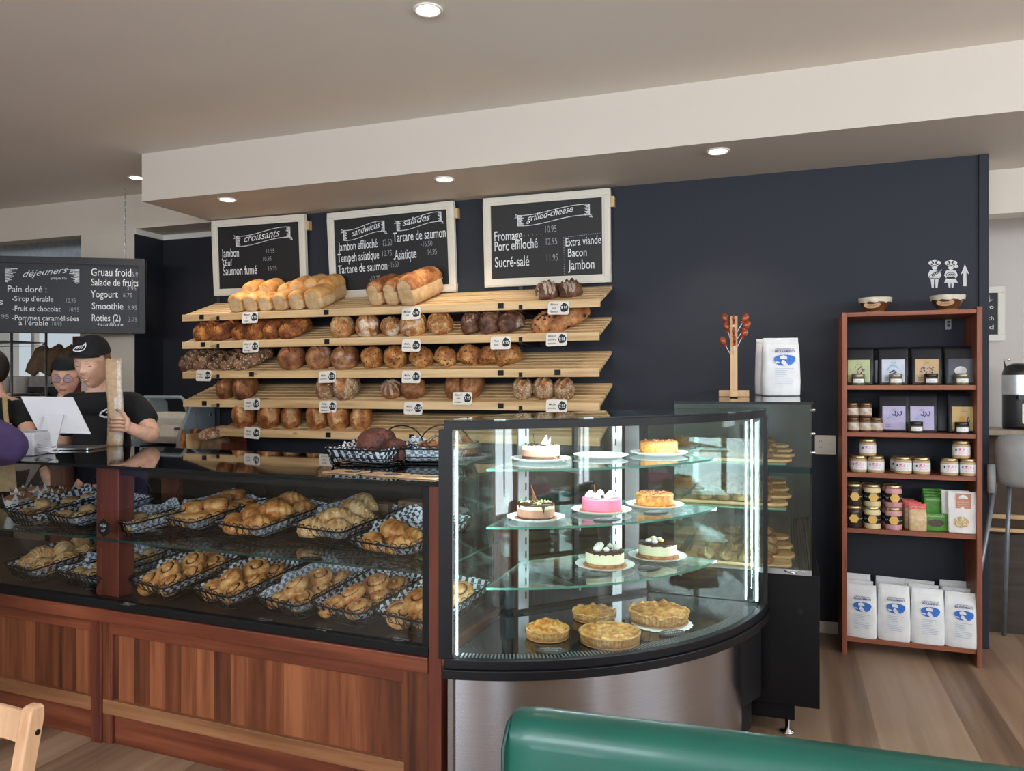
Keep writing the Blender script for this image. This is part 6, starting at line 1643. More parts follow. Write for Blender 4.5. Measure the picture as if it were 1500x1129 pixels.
# baker with a baguette, baker with a loaf, arrow
for cx, skirt in ((1369, False), (1393, True)):
    for dx, dv in ((-5, 385), (0, 383), (5, 385)): well(cx + dx, dv, 4.2, 3.2)
    wpoly(on_wall([(cx - 6, 386), (cx + 6, 386), (cx + 5, 390), (cx - 5, 390)])); well(cx, 391.5, 4.4, 3.4, 1, .0003); well(cx, 392.2, 4.0, 3.0, 0, .0005)
    wpoly(on_wall([(cx - 7, 396), (cx + 7, 396), (cx + 10, 403), (cx + 7, 408), (cx - 7, 408), (cx - 10, 403)]))
    if skirt:
        wpoly(on_wall([(cx - 6, 406), (cx + 6, 406), (cx + 10, 414), (cx - 10, 414)])); well(cx + 7.5, 390, 3.6, 2.2)
        wpoly(on_wall([(cx - 4.5, 414), (cx - .6, 414), (cx - 1, 421.5), (cx - 3.2, 421.5)])); wpoly(on_wall([(cx + .6, 414), (cx + 4.5, 414), (cx + 3.2, 421.5), (cx + 1, 421.5)]))
        well(cx - .5, 402.3, 7, 3.4, 1, .0004); well(cx - .5, 402.3, 6.2, 2.7, 0, .0008)
        for k in range(3): wline([(cx - 4 + k * 3, 403.4), (cx - 2.4 + k * 3, 401)], .003, 1, .0012)
    else:
        wpoly(on_wall([(cx - 6, 407), (cx - .6, 407), (cx - 1.4, 421.5), (cx - 4.2, 421.5)])); wpoly(on_wall([(cx + .6, 407), (cx + 6, 407), (cx + 4.2, 421.5), (cx + 1.4, 421.5)]))
        P = [(cx - 8, 405.5), (cx - 7, 403), (cx + 9, 393.5), (cx + 12, 394), (cx + 11, 397), (cx - 4.5, 406.5)]
        Q = on_wall(P); b.add([(x, zz, .0004) for x, zz in Q], [tuple(range(len(Q)))], 1, False, WF)
        P = [(cx - 7, 405), (cx - 6, 403.4), (cx + 9, 394.4), (cx + 11, 394.8), (cx + 10, 396.6), (cx - 4.7, 405.6)]
        Q = on_wall(P); b.add([(x, zz, .0008) for x, zz in Q], [tuple(range(len(Q)))], 0, False, WF)
        for k in range(4): wline([(cx - 4 + k * 3.6, 404 - k * 2.2), (cx - 1.2 + k * 3.6, 401.2 - k * 2.2)], .003, 1, .0012)
wpoly(on_wall([(1410.7, 419), (1410.7, 399), (1406.8, 403), (1413.3, 387), (1420, 402.4), (1415.5, 398.6), (1415.8, 419)]))
o = obj('wall_sign', b, [plain('decal_white', (206, 208, 210), .6, var=.02), M_NAVY], weld=False)
tag(o, 'white painted figures of two bakers and an arrow on the dark wall above the bookcase', 'sign')
p0, p1 = on_y(1193, 637, WY), on_y(1225, 666, WY)
q = thing('wall_outlet', 'double white outlet and switch plate on the dark wall beside the bookcase', 'outlet', ((p0.x + p1.x) / 2, WY, (p0.z + p1.z) / 2))
obj('plate', MB().prism(rrect(.118, .116, .006), 0, .006, xf=UP), plain('warm_white_plate', (236, 218, 208), .5, var=.01), q, bev=.002)
for x in (-.028, .028):
    f_ = obj('insert', MB().prism(rrect(.034, .068, .004), .006, .009, xf=Matrix.Translation((x, 0, 0)) @ UP), M_WHITE, q)
    b = MB()
    for zz in ((-.018, .018) if x < 0 else (0,)):
        for dx in (-.006, .006): b.box(x + dx - .0012, x + dx + .0012, -.0098, -.009, zz, zz + .008)
    obj('slot', b, M_INK, f_)
# ============================================================= things standing on the counter
def at_d(u, v, d):                                     # photo pixel at a distance along the view axis
    r = ray(u, v); return Vector((r.x * d, r.y * d, CAM_H + r.z * d))
def top_at(u, v): p = on_z(u, v, TOPZ); return p
# basket with two chocolate loaves, basket of cheese buns with tongs
p = top_at(530, 684); q = top_at(622, 682)
for k, (pp, rz, lab, pl_lab) in enumerate(((p, -8, 'black wire basket with two dark chocolate loaves on the counter top', 'black and white checkered paper under the two chocolate loaves'), (q, 14, 'black wire basket of golden buns with tongs, on the counter top', 'white checkered paper folded over in the basket of golden buns'))):
    M = Matrix.Translation((pp.x - .02, pp.y + .17, TOPZ + .001)) @ Matrix.Rotation(R(rz), 4, 'Z')
    t = dup(BASKET, label=lab); t.matrix_world = M @ Matrix.Diagonal((1.12, .88, 1, 1))
    l = obj('paper_liner', liner_mesh(seed=40 + k, up=.012), M_CHECKB if k else M_CHECK); l.matrix_world = t.matrix_world.copy(); tag(l, pl_lab, 'paper', 'checkered basket liners')
    if k == 0:
        for j, (x, y, z, s, a, lb) in enumerate(((-.02, .02, .022, 1.02, 30, 'tall dark chocolate loaf strewn with chips, in the counter-top basket'), (.10, -.02, .02, .72, -20, 'smaller dark chocolate loaf leaning in the counter-top basket'))):
            o = obj('chocolate_loaf', loaf_mesh(.17, .14, .125, 60 + j, None, lump=.05), MB_CHOC); o.matrix_world = M @ Matrix.Translation((x, y, z)) @ rot(z=a) @ Matrix.Scale(s, 4); tag(o, lb, 'bread', 'chocolate loaves on the counter')
    else:
        for j, (x, y, z, lb) in enumerate(((.10, .05, .03, 'golden bun showing above the basket rim beside the case post'), (.09, -.04, .012, 'golden bun lower in the basket with the tongs'), (-.04, .0, .012, 'golden bun hidden under the folded paper in the tongs basket'))):
            o = obj('golden_bun', loaf_mesh(.11, .10, .075, 70 + j, CROSS, lump=.06), [MB_BELGE, MB_CRUMB]); o.matrix_world = M @ Matrix.Translation((x, y, z)); tag(o, lb, 'bun', 'golden buns on the counter')
        b = MB(); b.tube([(-.04, -.04, .085), (-.01, 0, .115), (.06, .02, .10), (.12, .03, .09)], .006, 6); b.tube([(-.04, -.04, .085), (-.03, -.06, .075), (.02, -.09, .06)], .006, 6)
        o = obj('pastry_tongs', b, plain('dull_steel', (120, 116, 110), .35, .8)); o.matrix_world = M; tag(o, 'steel pastry tongs resting across the basket of golden buns', 'tongs')
for k, (u, v, txt, lab) in enumerate(((497, 694, 'Pain choco', 'kraft price card on the counter edge, nearest the till'), (556, 698, '8.95', 'kraft price card on the counter edge, the middle one'), (612, 702, 'Fougasse', 'kraft price card on the counter edge, nearest the cake case'))):
    p = top_at(u, v); t = thing('kraft_price_card', lab, 'price card', (p.x, p.y + .05, TOPZ + .001), CRZ + R(-3), 'kraft cards on the counter edge')
    obj('card', MB().box(-.075, .075, -.05, .05, 0, .004), M_KRAFT, t)
    bl = obj('dark_blob', MB().prism([(.03 + .034 * math.cos(R(a)), .028 * math.sin(R(a))) for a in range(0, 360, 30)], .004, .0046), M_INK, t)
    b = MB(); scrawl(b, .03, -.006, .045, .014, Matrix.Translation((0, 0, .0052)), 0, k, 'c'); scrawl(b, -.035, 0, .05, .009, Matrix.Translation((0, 0, .0052)), 1, k + 4, 'c'); obj('lettering', b, [M_LETTER, M_INK], t, weld=False)
# till
M_TAB = plain('till_white', (222, 224, 232), .35, var=.015, scale=5)
TL, TR, BR, BLc = at_d(30, 580, 3.88), at_d(107, 581, 3.98), at_d(133.5, 635, 3.92), at_d(57, 633, 3.82)
nrm = (TR - TL).cross(BLc - TL).normalized(); nrm = nrm if nrm.dot(Vector((0, 0, CAM_H)) - TL) > 0 else -nrm
ctr = (TL + TR + BR + BLc) / 4
bs = on_z(76, 660, TOPZ)
t = thing('till_screen', 'white till screen seen from behind, leaning on its wedge stand', 'till', (ctr.x, ctr.y, TOPZ))
loc0 = Vector((ctr.x, ctr.y, TOPZ))
C = [q_ - loc0 for q_ in (TL, TR, BR, BLc)]
b = MB(); vs = [tuple(c) for c in C] + [tuple(c - nrm * .012) for c in C]
b.add(vs, [(0, 1, 2, 3), (7, 6, 5, 4)] + [(i, (i + 1) % 4, 4 + (i + 1) % 4, 4 + i) for i in range(4)], 0, False); obj('screen_back', b, M_TAB, t, bev=.004)
f0, f1 = at_d(66, 607, 3.845) - loc0, at_d(94, 606, 3.90) - loc0
g0, g1 = at_d(50, 652, 3.78) - loc0, at_d(80, 658, 3.78) - loc0
zb = .002
S = [f0 + nrm * .004, f1 + nrm * .004, Vector((g1.x, g1.y, zb)), Vector((g0.x, g0.y, zb))]
b = MB(); vs = [tuple(s) for s in S] + [tuple(s - nrm * .028 + Vector((0, 0, 0 if i < 2 else .0))) for i, s in enumerate(S)]
b.add(vs, [(0, 1, 2, 3), (7, 6, 5, 4)] + [(i, (i + 1) % 4, 4 + (i + 1) % 4, 4 + i) for i in range(4)], 0, False)
for i, v_ in enumerate(b.v): b.v[i] = (v_[0], v_[1], max(v_[2], zb))
obj('wedge_stand', b, M_TAB, t, bev=.004)
pb = top_at(95, 658); o = obj('flat_cash_tray', MB().prism(rrect(.30, .20, .012), 0, .012), M_ALU, bev=.002); o.location = (pb.x, pb.y + .03, TOPZ + .001); o.rotation_euler = (0, 0, R(20)); tag(o, 'flat silver tray lying on the glass counter under the till', 'tray')
pp = top_at(26, 668); t = thing('receipt_printer', 'small white receipt printer on the counter beside the purple sleeve', 'printer', (pp.x - .02, pp.y + .06, TOPZ + .001), R(24))
obj('body', MB().box(-.07, .07, -.07, .07, 0, .11), M_TAB, t, bev=.006); obj('paper_slot', MB().box(-.055, .055, -.03, .0, .11, .113), M_BLACK, t); obj('lid', MB().box(-.066, .066, .005, .066, .11, .116), plain('till_grey', (190, 192, 198), .4), t, bev=.002)
a = top_at(52, 668); b = MB(); P = []
for k in range(60):
    an = k * .42; P.append((a.x + .05 + .055 * math.cos(an) * (1 - k * .004), a.y + .02 + .035 * math.sin(an), TOPZ + .018 + .008 * math.sin(k * .7) + .0004 * k))
P += [(a.x - .03, a.y + .03, TOPZ + .06), (a.x - .06, a.y + .06, TOPZ + .11), (a.x - .05, a.y + .10, TOPZ + .07)]
o = obj('white_cable', b.tube(P, .004, 6), M_TAB); tag(o, 'white cable looped on the glass counter at the foot of the till', 'cable')

# ============================================================= people
def skin_mesh(joints, edges, root, sub=2):
    names = list(joints); ix = {n: i for i, n in enumerate(names)}
    me = bpy.data.meshes.new('tmp'); me.from_pydata([tuple(joints[n][0]) for n in names], [(ix[a], ix[b_]) for a, b_ in edges], [])
    o = bpy.data.objects.new('tmp', me); COL.objects.link(o)
    md = o.modifiers.new('s', 'SKIN'); md.use_smooth_shade = True; md.branch_smoothing = .6
    if not me.skin_vertices: bpy.context.view_layer.objects.active = o; bpy.ops.mesh.customdata_skin_add()
    for n in names:
        r = joints[n][1]; me.skin_vertices[0].data[ix[n]].radius = r if isinstance(r, tuple) else (r, r)
        me.skin_vertices[0].data[ix[n]].use_root = (n == root)
    s = o.modifiers.new('d', 'SUBSURF'); s.levels = s.render_levels = sub
    bpy.context.view_layer.update(); dg = bpy.context.evaluated_depsgraph_get()
    m2 = bpy.data.meshes.new_from_object(o.evaluated_get(dg))
    vs = [tuple(v.co) for v in m2.vertices]; fs = [tuple(p.vertices) for p in m2.polygons]
    bpy.data.objects.remove(o); bpy.data.meshes.remove(m2); return vs, fs
def head_geo(b, M, w=.076, d=.098, h=.118, mi=0, smile=False):
    """face looking along local -Y; eyes, nose, lips, chin and ears shaped into the surface"""
    G = lambda x, z, cx, cz_, sx, sz: math.exp(-((x - cx) / sx) ** 2 - ((z - cz_) / sz) ** 2)
    nu, nv = 56, 44; rs = []
    for i in range(nv + 1):
        ph = -PI / 2 + PI * i / nv; ring = []
        for j in range(nu):
            th = 2 * PI * j / nu; x, y, z = math.cos(ph) * math.cos(th), math.cos(ph) * math.sin(th), math.sin(ph)
            X, Y, Z = x * w, y * d, z * h
            if z < 0: X *= 1 - .22 * (-z) ** 1.4; Y *= 1 - (.10 if y < 0 else .30) * (-z) ** 1.2
            if y < 0:
                f = 0.0
                f += .024 * G(x, z, 0, -.14, .11, .13) + .012 * G(x, z, 0, .05, .08, .20)          # nose and bridge
                f += .007 * G(x, z, .10, -.19, .06, .06) + .007 * G(x, z, -.10, -.19, .06, .06)
                f -= .010 * (G(x, z, .36, .08, .17, .09) + G(x, z, -.36, .08, .17, .09))            # eye sockets
                f += .005 * (G(x, z, .36, .06, .10, .05) + G(x, z, -.36, .06, .10, .05))            # lids
                f += .006 * (G(x, z, .36, .25, .25, .07) + G(x, z, -.36, .25, .25, .07))            # brows
                f += .006 * (G(x, z, .45, -.2, .18, .18) + G(x, z, -.45, -.2, .18, .18))            # cheeks
                f += .008 * G(x, z, 0, -.43, .24, .05) + .008 * G(x, z, 0, -.54, .22, .05) - .005 * G(x, z, 0, -.485, .28, .03)
                f += .010 * G(x, z, 0, -.80, .22, .13)
                Y -= f
            ring.append((X, Y, Z))
        rs.append(ring)
    o = len(b.f); b.rings(rs, False, False, True, mi, True, M)
    for s in (-1, 1):
        b.ell((0, 0, 0), (.010, .022, .032), 10, 8, mi, M @ Matrix.Translation((s * w * .985, .008, -.004)) @ Matrix.Rotation(R(18 * s), 4, 'Z'))
M_HAIRD = plain('dark_hair', (34, 26, 22), .6, var=.2, scale=60)
M_HAIRG = plain('short_brown_hair', (108, 84, 66), .7, var=.2, scale=80)
M_LIP = plain('lips', (176, 98, 92), .45); M_TEETH = plain('teeth', (206, 196, 186), .4); M_EYE = plain('eye_dark', (36, 28, 26), .2)
def finger(b, pts, r=.0088, mi=0): b.tube(pts, [r, r * .98, r * .92, r * .78][:len(pts)] if len(pts) <= 4 else r, 10, mi); b.ell(tuple(pts[-1]), (r * .8, r * .8, r * .8), 8, 6, mi)
def face_parts(root, M, smile, beardless=True):
    for s in (-1, 1):
        obj('eye', MB().tube([tuple(M @ Vector((s * .028 + dx, -.0875 + .02 * dx * dx / .0002 * .02, .0075 - .0028 * (1 - (dx / .012) ** 2)))) for dx in (-.012, -.006, 0, .006, .012)], .0018, 6), M_EYE, root)
        obj('eyebrow', MB().tube([tuple(M @ Vector((s * (.016 + k * .008), -.094 + .0014 * k * k, .028 + .004 * math.sin(k * .8)))) for k in range(4)], .0022, 6), M_HAIRG, root)
    if smile:
        b = MB(); P = [(-.026, -.078, -.046), (-.013, -.0905, -.0535), (0, -.094, -.056), (.013, -.0905, -.0535), (.026, -.078, -.046), (.012, -.092, -.061), (0, -.0945, -.0635), (-.012, -.092, -.061)]
        b.add([tuple(M @ Vector((x, y - .004, z))) for x, y, z in P], [(0, 1, 7), (1, 2, 6, 7), (2, 3, 5, 6), (3, 4, 5)], 0, False); m = obj('mouth', b, M_TEETH, root)
        l = MB(); l.tube([tuple(M @ Vector((x, y - .004, z))) for x, y, z in (P[0], P[7], P[6], P[5], P[4])], .0024, 6); l.tube([tuple(M @ Vector((x, y - .004, z))) for x, y, z in P[:5]], .0018, 6); obj('lip', l, plain('pale_lips', (196, 134, 120), .5), m)
    else:
        l = MB(); l.tube([tuple(M @ Vector((x, -.0965 + 8 * x * x, -.056 + z))) for x, z in ((-.02, 0), (-.008, .002), (0, 0), (.008, .002), (.02, 0))], .0026, 6); l.tube([tuple(M @ Vector((x, -.0955 + 8 * x * x, -.062))) for x in (-.015, -.007, 0, .007, .015)], .003, 6); obj('lip', l, M_LIP, root)
# ---- the man at the till
t = thing('person', 'smiling man in black cap and T-shirt, holding a tall paper bag upright', 'person', (0, 0, 0), group=None)
D = 4.5
J = {'pelvis': (at_d(150, 706, 4.55), (.13, .09)), 'belly': (at_d(150, 660, 4.52), (.12, .085)), 'chest': (at_d(148, 612, 4.53), (.12, .08)), 'neckb': (at_d(146, 580, 4.51), .062), 'neck': (at_d(143, 562, 4.47), .058), 'skull': (at_d(141, 545, 4.45), .05),
     'sl': (at_d(108, 589, 4.5), .068), 'el': (at_d(90, 650, 4.6), .048), 'wl': (at_d(96, 712, 4.52), .034), 'hl_': (at_d(98, 735, 4.5), .036),
     'sr': (at_d(193, 589, 4.5), .068), 'er': (at_d(227, 641, 4.40), .050), 'wr': (at_d(193, 628, 4.26), .034), 'hr': (at_d(182, 622, 4.235), .034),
     'hipl': (at_d(137, 735, 4.56), .10), 'kl': (at_d(137, 830, 4.58), .065), 'al_': (Vector((at_d(137, 830, 4.58).x, at_d(137, 830, 4.58).y, .09)), .045), 'hipr': (at_d(166, 735, 4.56), .10), 'kr': (at_d(166, 830, 4.58), .065), 'ar': (Vector((at_d(166, 830, 4.58).x, at_d(166, 830, 4.58).y, .09)), .045)}
E_ = [('pelvis', 'belly'), ('belly', 'chest'), ('chest', 'neckb'), ('neckb', 'neck'), ('neck', 'skull'), ('neckb', 'sl'), ('sl', 'el'), ('el', 'wl'), ('wl', 'hl_'), ('neckb', 'sr'), ('sr', 'er'), ('er', 'wr'), ('wr', 'hr'), ('pelvis', 'hipl'), ('hipl', 'kl'), ('kl', 'al_'), ('pelvis', 'hipr'), ('hipr', 'kr'), ('kr', 'ar')]
vs, fs = skin_mesh(J, E_, 'pelvis'); b = MB(); b.add(vs, fs, 0, True)
HM = Matrix.Translation(at_d(136, 533, 4.42)) @ Matrix.Rotation(R(20), 4, 'Z') @ Matrix.Rotation(R(13), 4, 'X') @ Matrix.Diagonal((1.10, 1.14, 1.18, 1))
head_geo(b, HM)
for k in range(4):                                     # fingers of the left hand closed round the bag
    v0 = 612 + 5.6 * k
    finger(b, [at_d(183, v0 + 2, 4.205), at_d(174, v0, 4.178), at_d(165, v0 + .5, 4.182), at_d(160.5 + 1.5 * (k in (0, 3)), v0 + 1.2, 4.205)], .0098 - .0006 * (k == 3))
finger(b, [at_d(186, 615, 4.24), at_d(181, 606, 4.25), at_d(175, 601.5, 4.27), at_d(170, 600, 4.29)], .0105)
b.ell(tuple(at_d(184, 621, 4.225)), (.026, .028, .044), 14, 10, 0)
obj('body', b, M_SKIN, t)
SJ = {'hem': (at_d(150, 716, 4.55), (.165, .125)), 'belly': (at_d(150, 660, 4.52), (.175, .132)), 'chest': (at_d(148, 610, 4.52), (.185, .13)), 'col': (at_d(146, 573, 4.49), (.082, .085)), 'shm': (at_d(147, 589, 4.5), (.13, .115)), 'sl': (at_d(106, 590, 4.5), .096), 'cl': (at_d(93, 636, 4.57), .082), 'sr': (at_d(194, 589, 4.5), .096), 'cr': (at_d(219, 626, 4.44), .080)}
vs, fs = skin_mesh(SJ, [('hem', 'belly'), ('belly', 'chest'), ('chest', 'shm'), ('shm', 'col'), ('shm', 'sl'), ('sl', 'cl'), ('shm', 'sr'), ('sr', 'cr')], 'hem')
sh = obj('t_shirt', MB().add(vs, fs, 0, True), M_TSHIRT, t)
PJ = {'w': (at_d(150, 716, 4.55), (.165, .12)), 'hl_': (at_d(136, 742, 4.56), .11), 'kl': (at_d(136, 830, 4.58), .085), 'fl': (Vector((at_d(136, 830, 4.58).x, at_d(136, 830, 4.58).y, .06)), .07), 'hr': (at_d(168, 742, 4.56), .11), 'kr': (at_d(168, 830, 4.58), .085), 'fr': (Vector((at_d(168, 830, 4.58).x, at_d(168, 830, 4.58).y, .06)), .07)}
vs, fs = skin_mesh(PJ, [('w', 'hl_'), ('hl_', 'kl'), ('kl', 'fl'), ('w', 'hr'), ('hr', 'kr'), ('kr', 'fr')], 'w')
obj('trousers', MB().add(vs, fs, 0, True), plain('khaki_trousers', (176, 170, 154), .8, var=.06, scale=30), t)
b = MB()
for s in (-1, 1): b.ell((0, 0, 0), (.05, .13, .045), 14, 8, xf=Matrix.Translation((J['al_' if s < 0 else 'ar'][0].x + .03, J['al_' if s < 0 else 'ar'][0].y - .05, .046)) @ rot(z=26))
obj('shoe', b, M_BLACK, t)
# cap with its emblem
b = MB(); rs = []
for i in range(11):
    q = i / 10; ph = q * PI / 2 * .98; r = math.cos(ph) ** .75
    rs.append([(.085 * r * math.cos(2 * PI * j / 36), .106 * r * math.sin(2 * PI * j / 36) + .002, .050 + .090 * math.sin(ph)) for j in range(36)])
b.rings(rs, False, True, True, 0, True, HM)
cap = obj('cap', b, M_TSHIRT, t)
b = MB(); rs = []
for i in range(9):
    x = -1 + 2 * i / 8; yb = -.106 * math.sqrt(max(0, 1 - (x * .8) ** 2)); ex = .056 * (1 - x * x) ** .6
    rs.append([(x * .072, yb + .006, .058), (x * .076, yb - ex * .5, .066 - .008 * x * x), (x * .074, yb - ex, .064 - .016 * x * x), (x * .074, yb - ex, .061 - .016 * x * x), (x * .074, yb - ex * .5, .062 - .008 * x * x), (x * .070, yb + .006, .052)])
b.rings(rs, True, True, True, 0, True, HM); obj('peak', b, M_TSHIRT, cap)
def loaf_emblem(b, F, s):
    def S(P, w): stroke(b, [(x * s, y * s) for x, y in P], w * s, 0, F)
    S([(-1, -.3), (-.9, .0), (-.5, .28), (.1, .42), (.6, .45), (.75, .7), (.95, .95), (1.02, .6), (.98, .2), (.75, -.2), (.2, -.4), (-.5, -.45), (-1, -.3)], .085)
    for x in (-.45, -.1, .25): S([(x, -.05), (x + .28, .28)], .06)
b = MB(); loaf_emblem(b, HM @ Matrix.Translation((.0, -.1035, .094)) @ Matrix.Rotation(R(-26), 4, 'X') @ UP, .030); obj('loaf_emblem', b, M_LETTER, cap, weld=False)
face_parts(t, HM, True)
b = MB(); rs = []
for i in range(6):
    z = -.004 + .062 * i / 5; rs.append([(.0775 * math.cos(a) * (1 + .02 * (i < 5)), .1 * math.sin(a) + .003, z) for a in [R(-12 + 204 * k / 20) for k in range(21)]])
b.rings(rs, False, False, False, 0, True, HM); obj('short_hair', b, M_HAIRG, t)
# emblem on the shirt
eM = Matrix.Translation(at_d(163, 604, 4.378)) @ Matrix.Rotation(R(38), 4, 'Z') @ Matrix.Rotation(R(-8), 4, 'X') @ UP
b = MB(); loaf_emblem(b, eM, .058); obj('loaf_emblem', b, M_LETTER, sh, weld=False)
# the bag
bb = at_d(168, 651, 4.30); bb.z = TOPZ + .001
tp = at_d(168, 527, 4.30); Hb_ = tp.z - bb.z
t = thing('paper_bread_bag', 'tall kraft and clear paper bread bag standing on the counter in the man\'s hand', 'paper bag', bb, R(30))
b = MB(); rs = []
for zf in [k / 16 for k in range(17)]:
    rs.append([(math.copysign(abs(math.cos(2 * PI * j / 20)) ** .6, math.cos(2 * PI * j / 20)) * (.042 + .003 * noise.noise(Vector((j, zf * 7, 1)))) + .006 * math.sin(zf * 5), math.sin(2 * PI * j / 20) * (.022 - .014 * zf ** 4 + .004 * noise.noise(Vector((j * .7, zf * 9, 5)))), zf * Hb_ + (.012 * math.sin(j * 2.1) if zf == 1 else 0)) for j in range(20)])
b.rings(rs, True, True, True, 0, True); b.m = [1 if (sum(b.v[k][0] for k in f) / len(f) > .012 and len(f) == 4) else 0 for f in b.f]
obj('bag', b, [plain('light_kraft', (196, 164, 130), .6, var=.08, scale=30, bump=.3), plain('crinkled_clear_film', (196, 184, 172), .25, var=.12, scale=60, bump=.4)], t)

# ---- the woman behind him
t = thing('person', 'woman with glasses and black headscarf looking down behind the man', 'person', (0, 0, 0))
D2 = 5.15
WJ = {'pelvis': (at_d(93, 712, D2), (.14, .10)), 'chest': (at_d(95, 622, D2), (.14, .10)), 'neckb': (at_d(97, 592, D2), .06), 'neck': (at_d(97, 580, D2 - .02), .048), 'skull': (at_d(97, 562, D2 - .02), .045), 'sl': (at_d(66, 604, D2), .06), 'el': (at_d(58, 660, D2), .044), 'wl': (at_d(70, 705, D2 - .2), .03), 'hl_': (at_d(78, 714, D2 - .25), .032), 'sr': (at_d(128, 604, D2), .06), 'er': (at_d(136, 660, D2), .044), 'wr': (at_d(120, 705, D2 - .2), .03), 'hr': (at_d(112, 714, D2 - .25), .032)}
for s, u in (('l', 84), ('r', 104)):
    for n, z, r in (('hip', .86, .09), ('k', .48, .06), ('a', .03, .04)): p = at_d(u, 600, D2); WJ[n + s] = (Vector((p.x, p.y, z)), r)
WE = [('pelvis', 'chest'), ('chest', 'neckb'), ('neckb', 'neck'), ('neck', 'skull'), ('neckb', 'sl'), ('sl', 'el'), ('el', 'wl'), ('wl', 'hl_'), ('neckb', 'sr'), ('sr', 'er'), ('er', 'wr'), ('wr', 'hr'), ('pelvis', 'hipl'), ('hipl', 'kl'), ('kl', 'al'), ('pelvis', 'hipr'), ('hipr', 'kr'), ('kr', 'ar')]
vs, fs = skin_mesh(WJ, WE, 'pelvis'); b = MB(); b.add(vs, fs, 0, True)
HW = Matrix.Translation(at_d(96.5, 552.5, D2 - .05)) @ Matrix.Rotation(R(38), 4, 'Z') @ Matrix.Rotation(R(10), 4, 'X') @ Matrix.Scale(1.1, 4)
head_geo(b, HW, .072, .094, .114); obj('body', b, M_SKIN, t)
CJ = {k: (v[0], tuple(x + .018 for x in v[1]) if isinstance(v[1], tuple) else v[1] + .018) for k, v in WJ.items() if k in ('pelvis', 'chest', 'neckb', 'sl', 'el', 'sr', 'er')}
vs, fs = skin_mesh(CJ, [e_ for e_ in WE if e_[0] in CJ and e_[1] in CJ], 'pelvis'); obj('black_top', MB().add(vs, fs, 0, True), M_TSHIRT, t)
TJ = {k: (v[0], tuple(x + .014 for x in v[1]) if isinstance(v[1], tuple) else v[1] + .016) for k, v in WJ.items() if k in ('pelvis', 'hipl', 'kl', 'al', 'hipr', 'kr', 'ar')}
vs, fs = skin_mesh(TJ, [e_ for e_ in WE if e_[0] in TJ and e_[1] in TJ], 'pelvis'); obj('black_trousers', MB().add(vs, fs, 0, True), M_TSHIRT, t)
b = MB(); rs = []
for i in range(12):
    q = i / 11; ph = -.12 + q * (PI / 2 + .1); r = math.cos(ph) ** .8 if math.cos(ph) > 0 else 0
    rs.append([(.079 * r * math.cos(2 * PI * j / 32), .104 * r * math.sin(2 * PI * j / 32) + .008, .052 + .074 * math.sin(ph) - (.085 * (1 - q) ** 2 if math.sin(2 * PI * j / 32) > -.25 else -.012 * (1 - q))) for j in range(32)])
b.rings(rs, False, True, True, 0, True, HW); obj('headscarf', b, M_TSHIRT, t)
g = MB()
for s in (-1, 1): g.tube([tuple(HW @ Vector((s * .031 + .025 * math.cos(a), -.101 + .010 * abs(math.cos(a)) * (1 if s * math.cos(a) > 0 else 0), .004 + .021 * math.sin(a)))) for a in [2 * PI * k / 20 for k in range(20)]], .0014, 6, loop=True)
g.tube([tuple(HW @ Vector((x, -.105, .010))) for x in (-.007, 0, .007)], .0014, 6)
for s in (-1, 1): g.tube([tuple(HW @ Vector((s * .056, -.092, .008))), tuple(HW @ Vector((s * .074, -.02, .01)))], .0014, 6)
gl_ = obj('glasses', g, plain('red_brown_frame', (120, 62, 56), .3), t)
b = MB()
for s in (-1, 1): b.prism([(s * .031 + .0245 * math.cos(2 * PI * k / 20), .004 + .0205 * math.sin(2 * PI * k / 20)) for k in range(20)], .100, .1015, xf=HW @ UP)
obj('lens', b, glass('lens_glass', (.86, .80, .96), .16), gl_)
face_parts(t, HW, False)
# ---- colleague at the edge of the picture
t = thing('person', 'staff member in black T-shirt and tan apron, half out of view beside the till', 'person', (0, 0, 0))
D3 = 5.0
KJ = {'pelvis': (at_d(-14, 706, D3), (.14, .10)), 'chest': (at_d(-8, 622, D3), (.15, .105)), 'neckb': (at_d(-6, 583, D3), .066), 'neck': (at_d(-6, 568, D3), .052), 'skull': (at_d(-8, 552, D3), .05), 'sr': (at_d(28, 597, D3), .062), 'er': (at_d(44, 640, D3 - .1), .046), 'wr': (at_d(24, 645, D3 - .35), .033), 'hr': (at_d(10, 648, D3 - .42), .036), 'sl': (at_d(-44, 597, D3), .062), 'el': (at_d(-58, 650, D3), .046), 'wl': (at_d(-50, 700, D3 - .2), .033), 'hl_': (at_d(-46, 715, D3 - .25), .034)}
for s, u in (('l', -26), ('r', 0)):
    for n, z, r in (('hip', .86, .09), ('k', .48, .06), ('a', .03, .04)): p = at_d(u, 600, D3); KJ[n + s] = (Vector((p.x, p.y, z)), r)
vs, fs = skin_mesh(KJ, WE, 'pelvis'); b = MB(); b.add(vs, fs, 0, True)
HK = Matrix.Translation(at_d(-12, 541, D3)) @ Matrix.Rotation(R(-100), 4, 'Z'); head_geo(b, HK); obj('body', b, M_SKIN, t)
CJ = {k: (v[0], tuple(x + .02 for x in v[1]) if isinstance(v[1], tuple) else v[1] + .022) for k, v in KJ.items() if k in ('pelvis', 'chest', 'neckb', 'sl', 'sr')}
CJ['neckb'] = (at_d(-6, 580, D3), .082); CJ['shm'] = (at_d(-6, 597, D3), (.13, .11)); CJ['er'] = (KJ['sr'][0].lerp(KJ['er'][0], .72), .064); CJ['el'] = (KJ['sl'][0].lerp(KJ['el'][0], .72), .064)
vs, fs = skin_mesh(CJ, [('pelvis', 'chest'), ('chest', 'shm'), ('shm', 'neckb'), ('shm', 'sl'), ('sl', 'el'), ('shm', 'sr'), ('sr', 'er')], 'pelvis'); obj('t_shirt', MB().add(vs, fs, 0, True), M_TSHIRT, t)
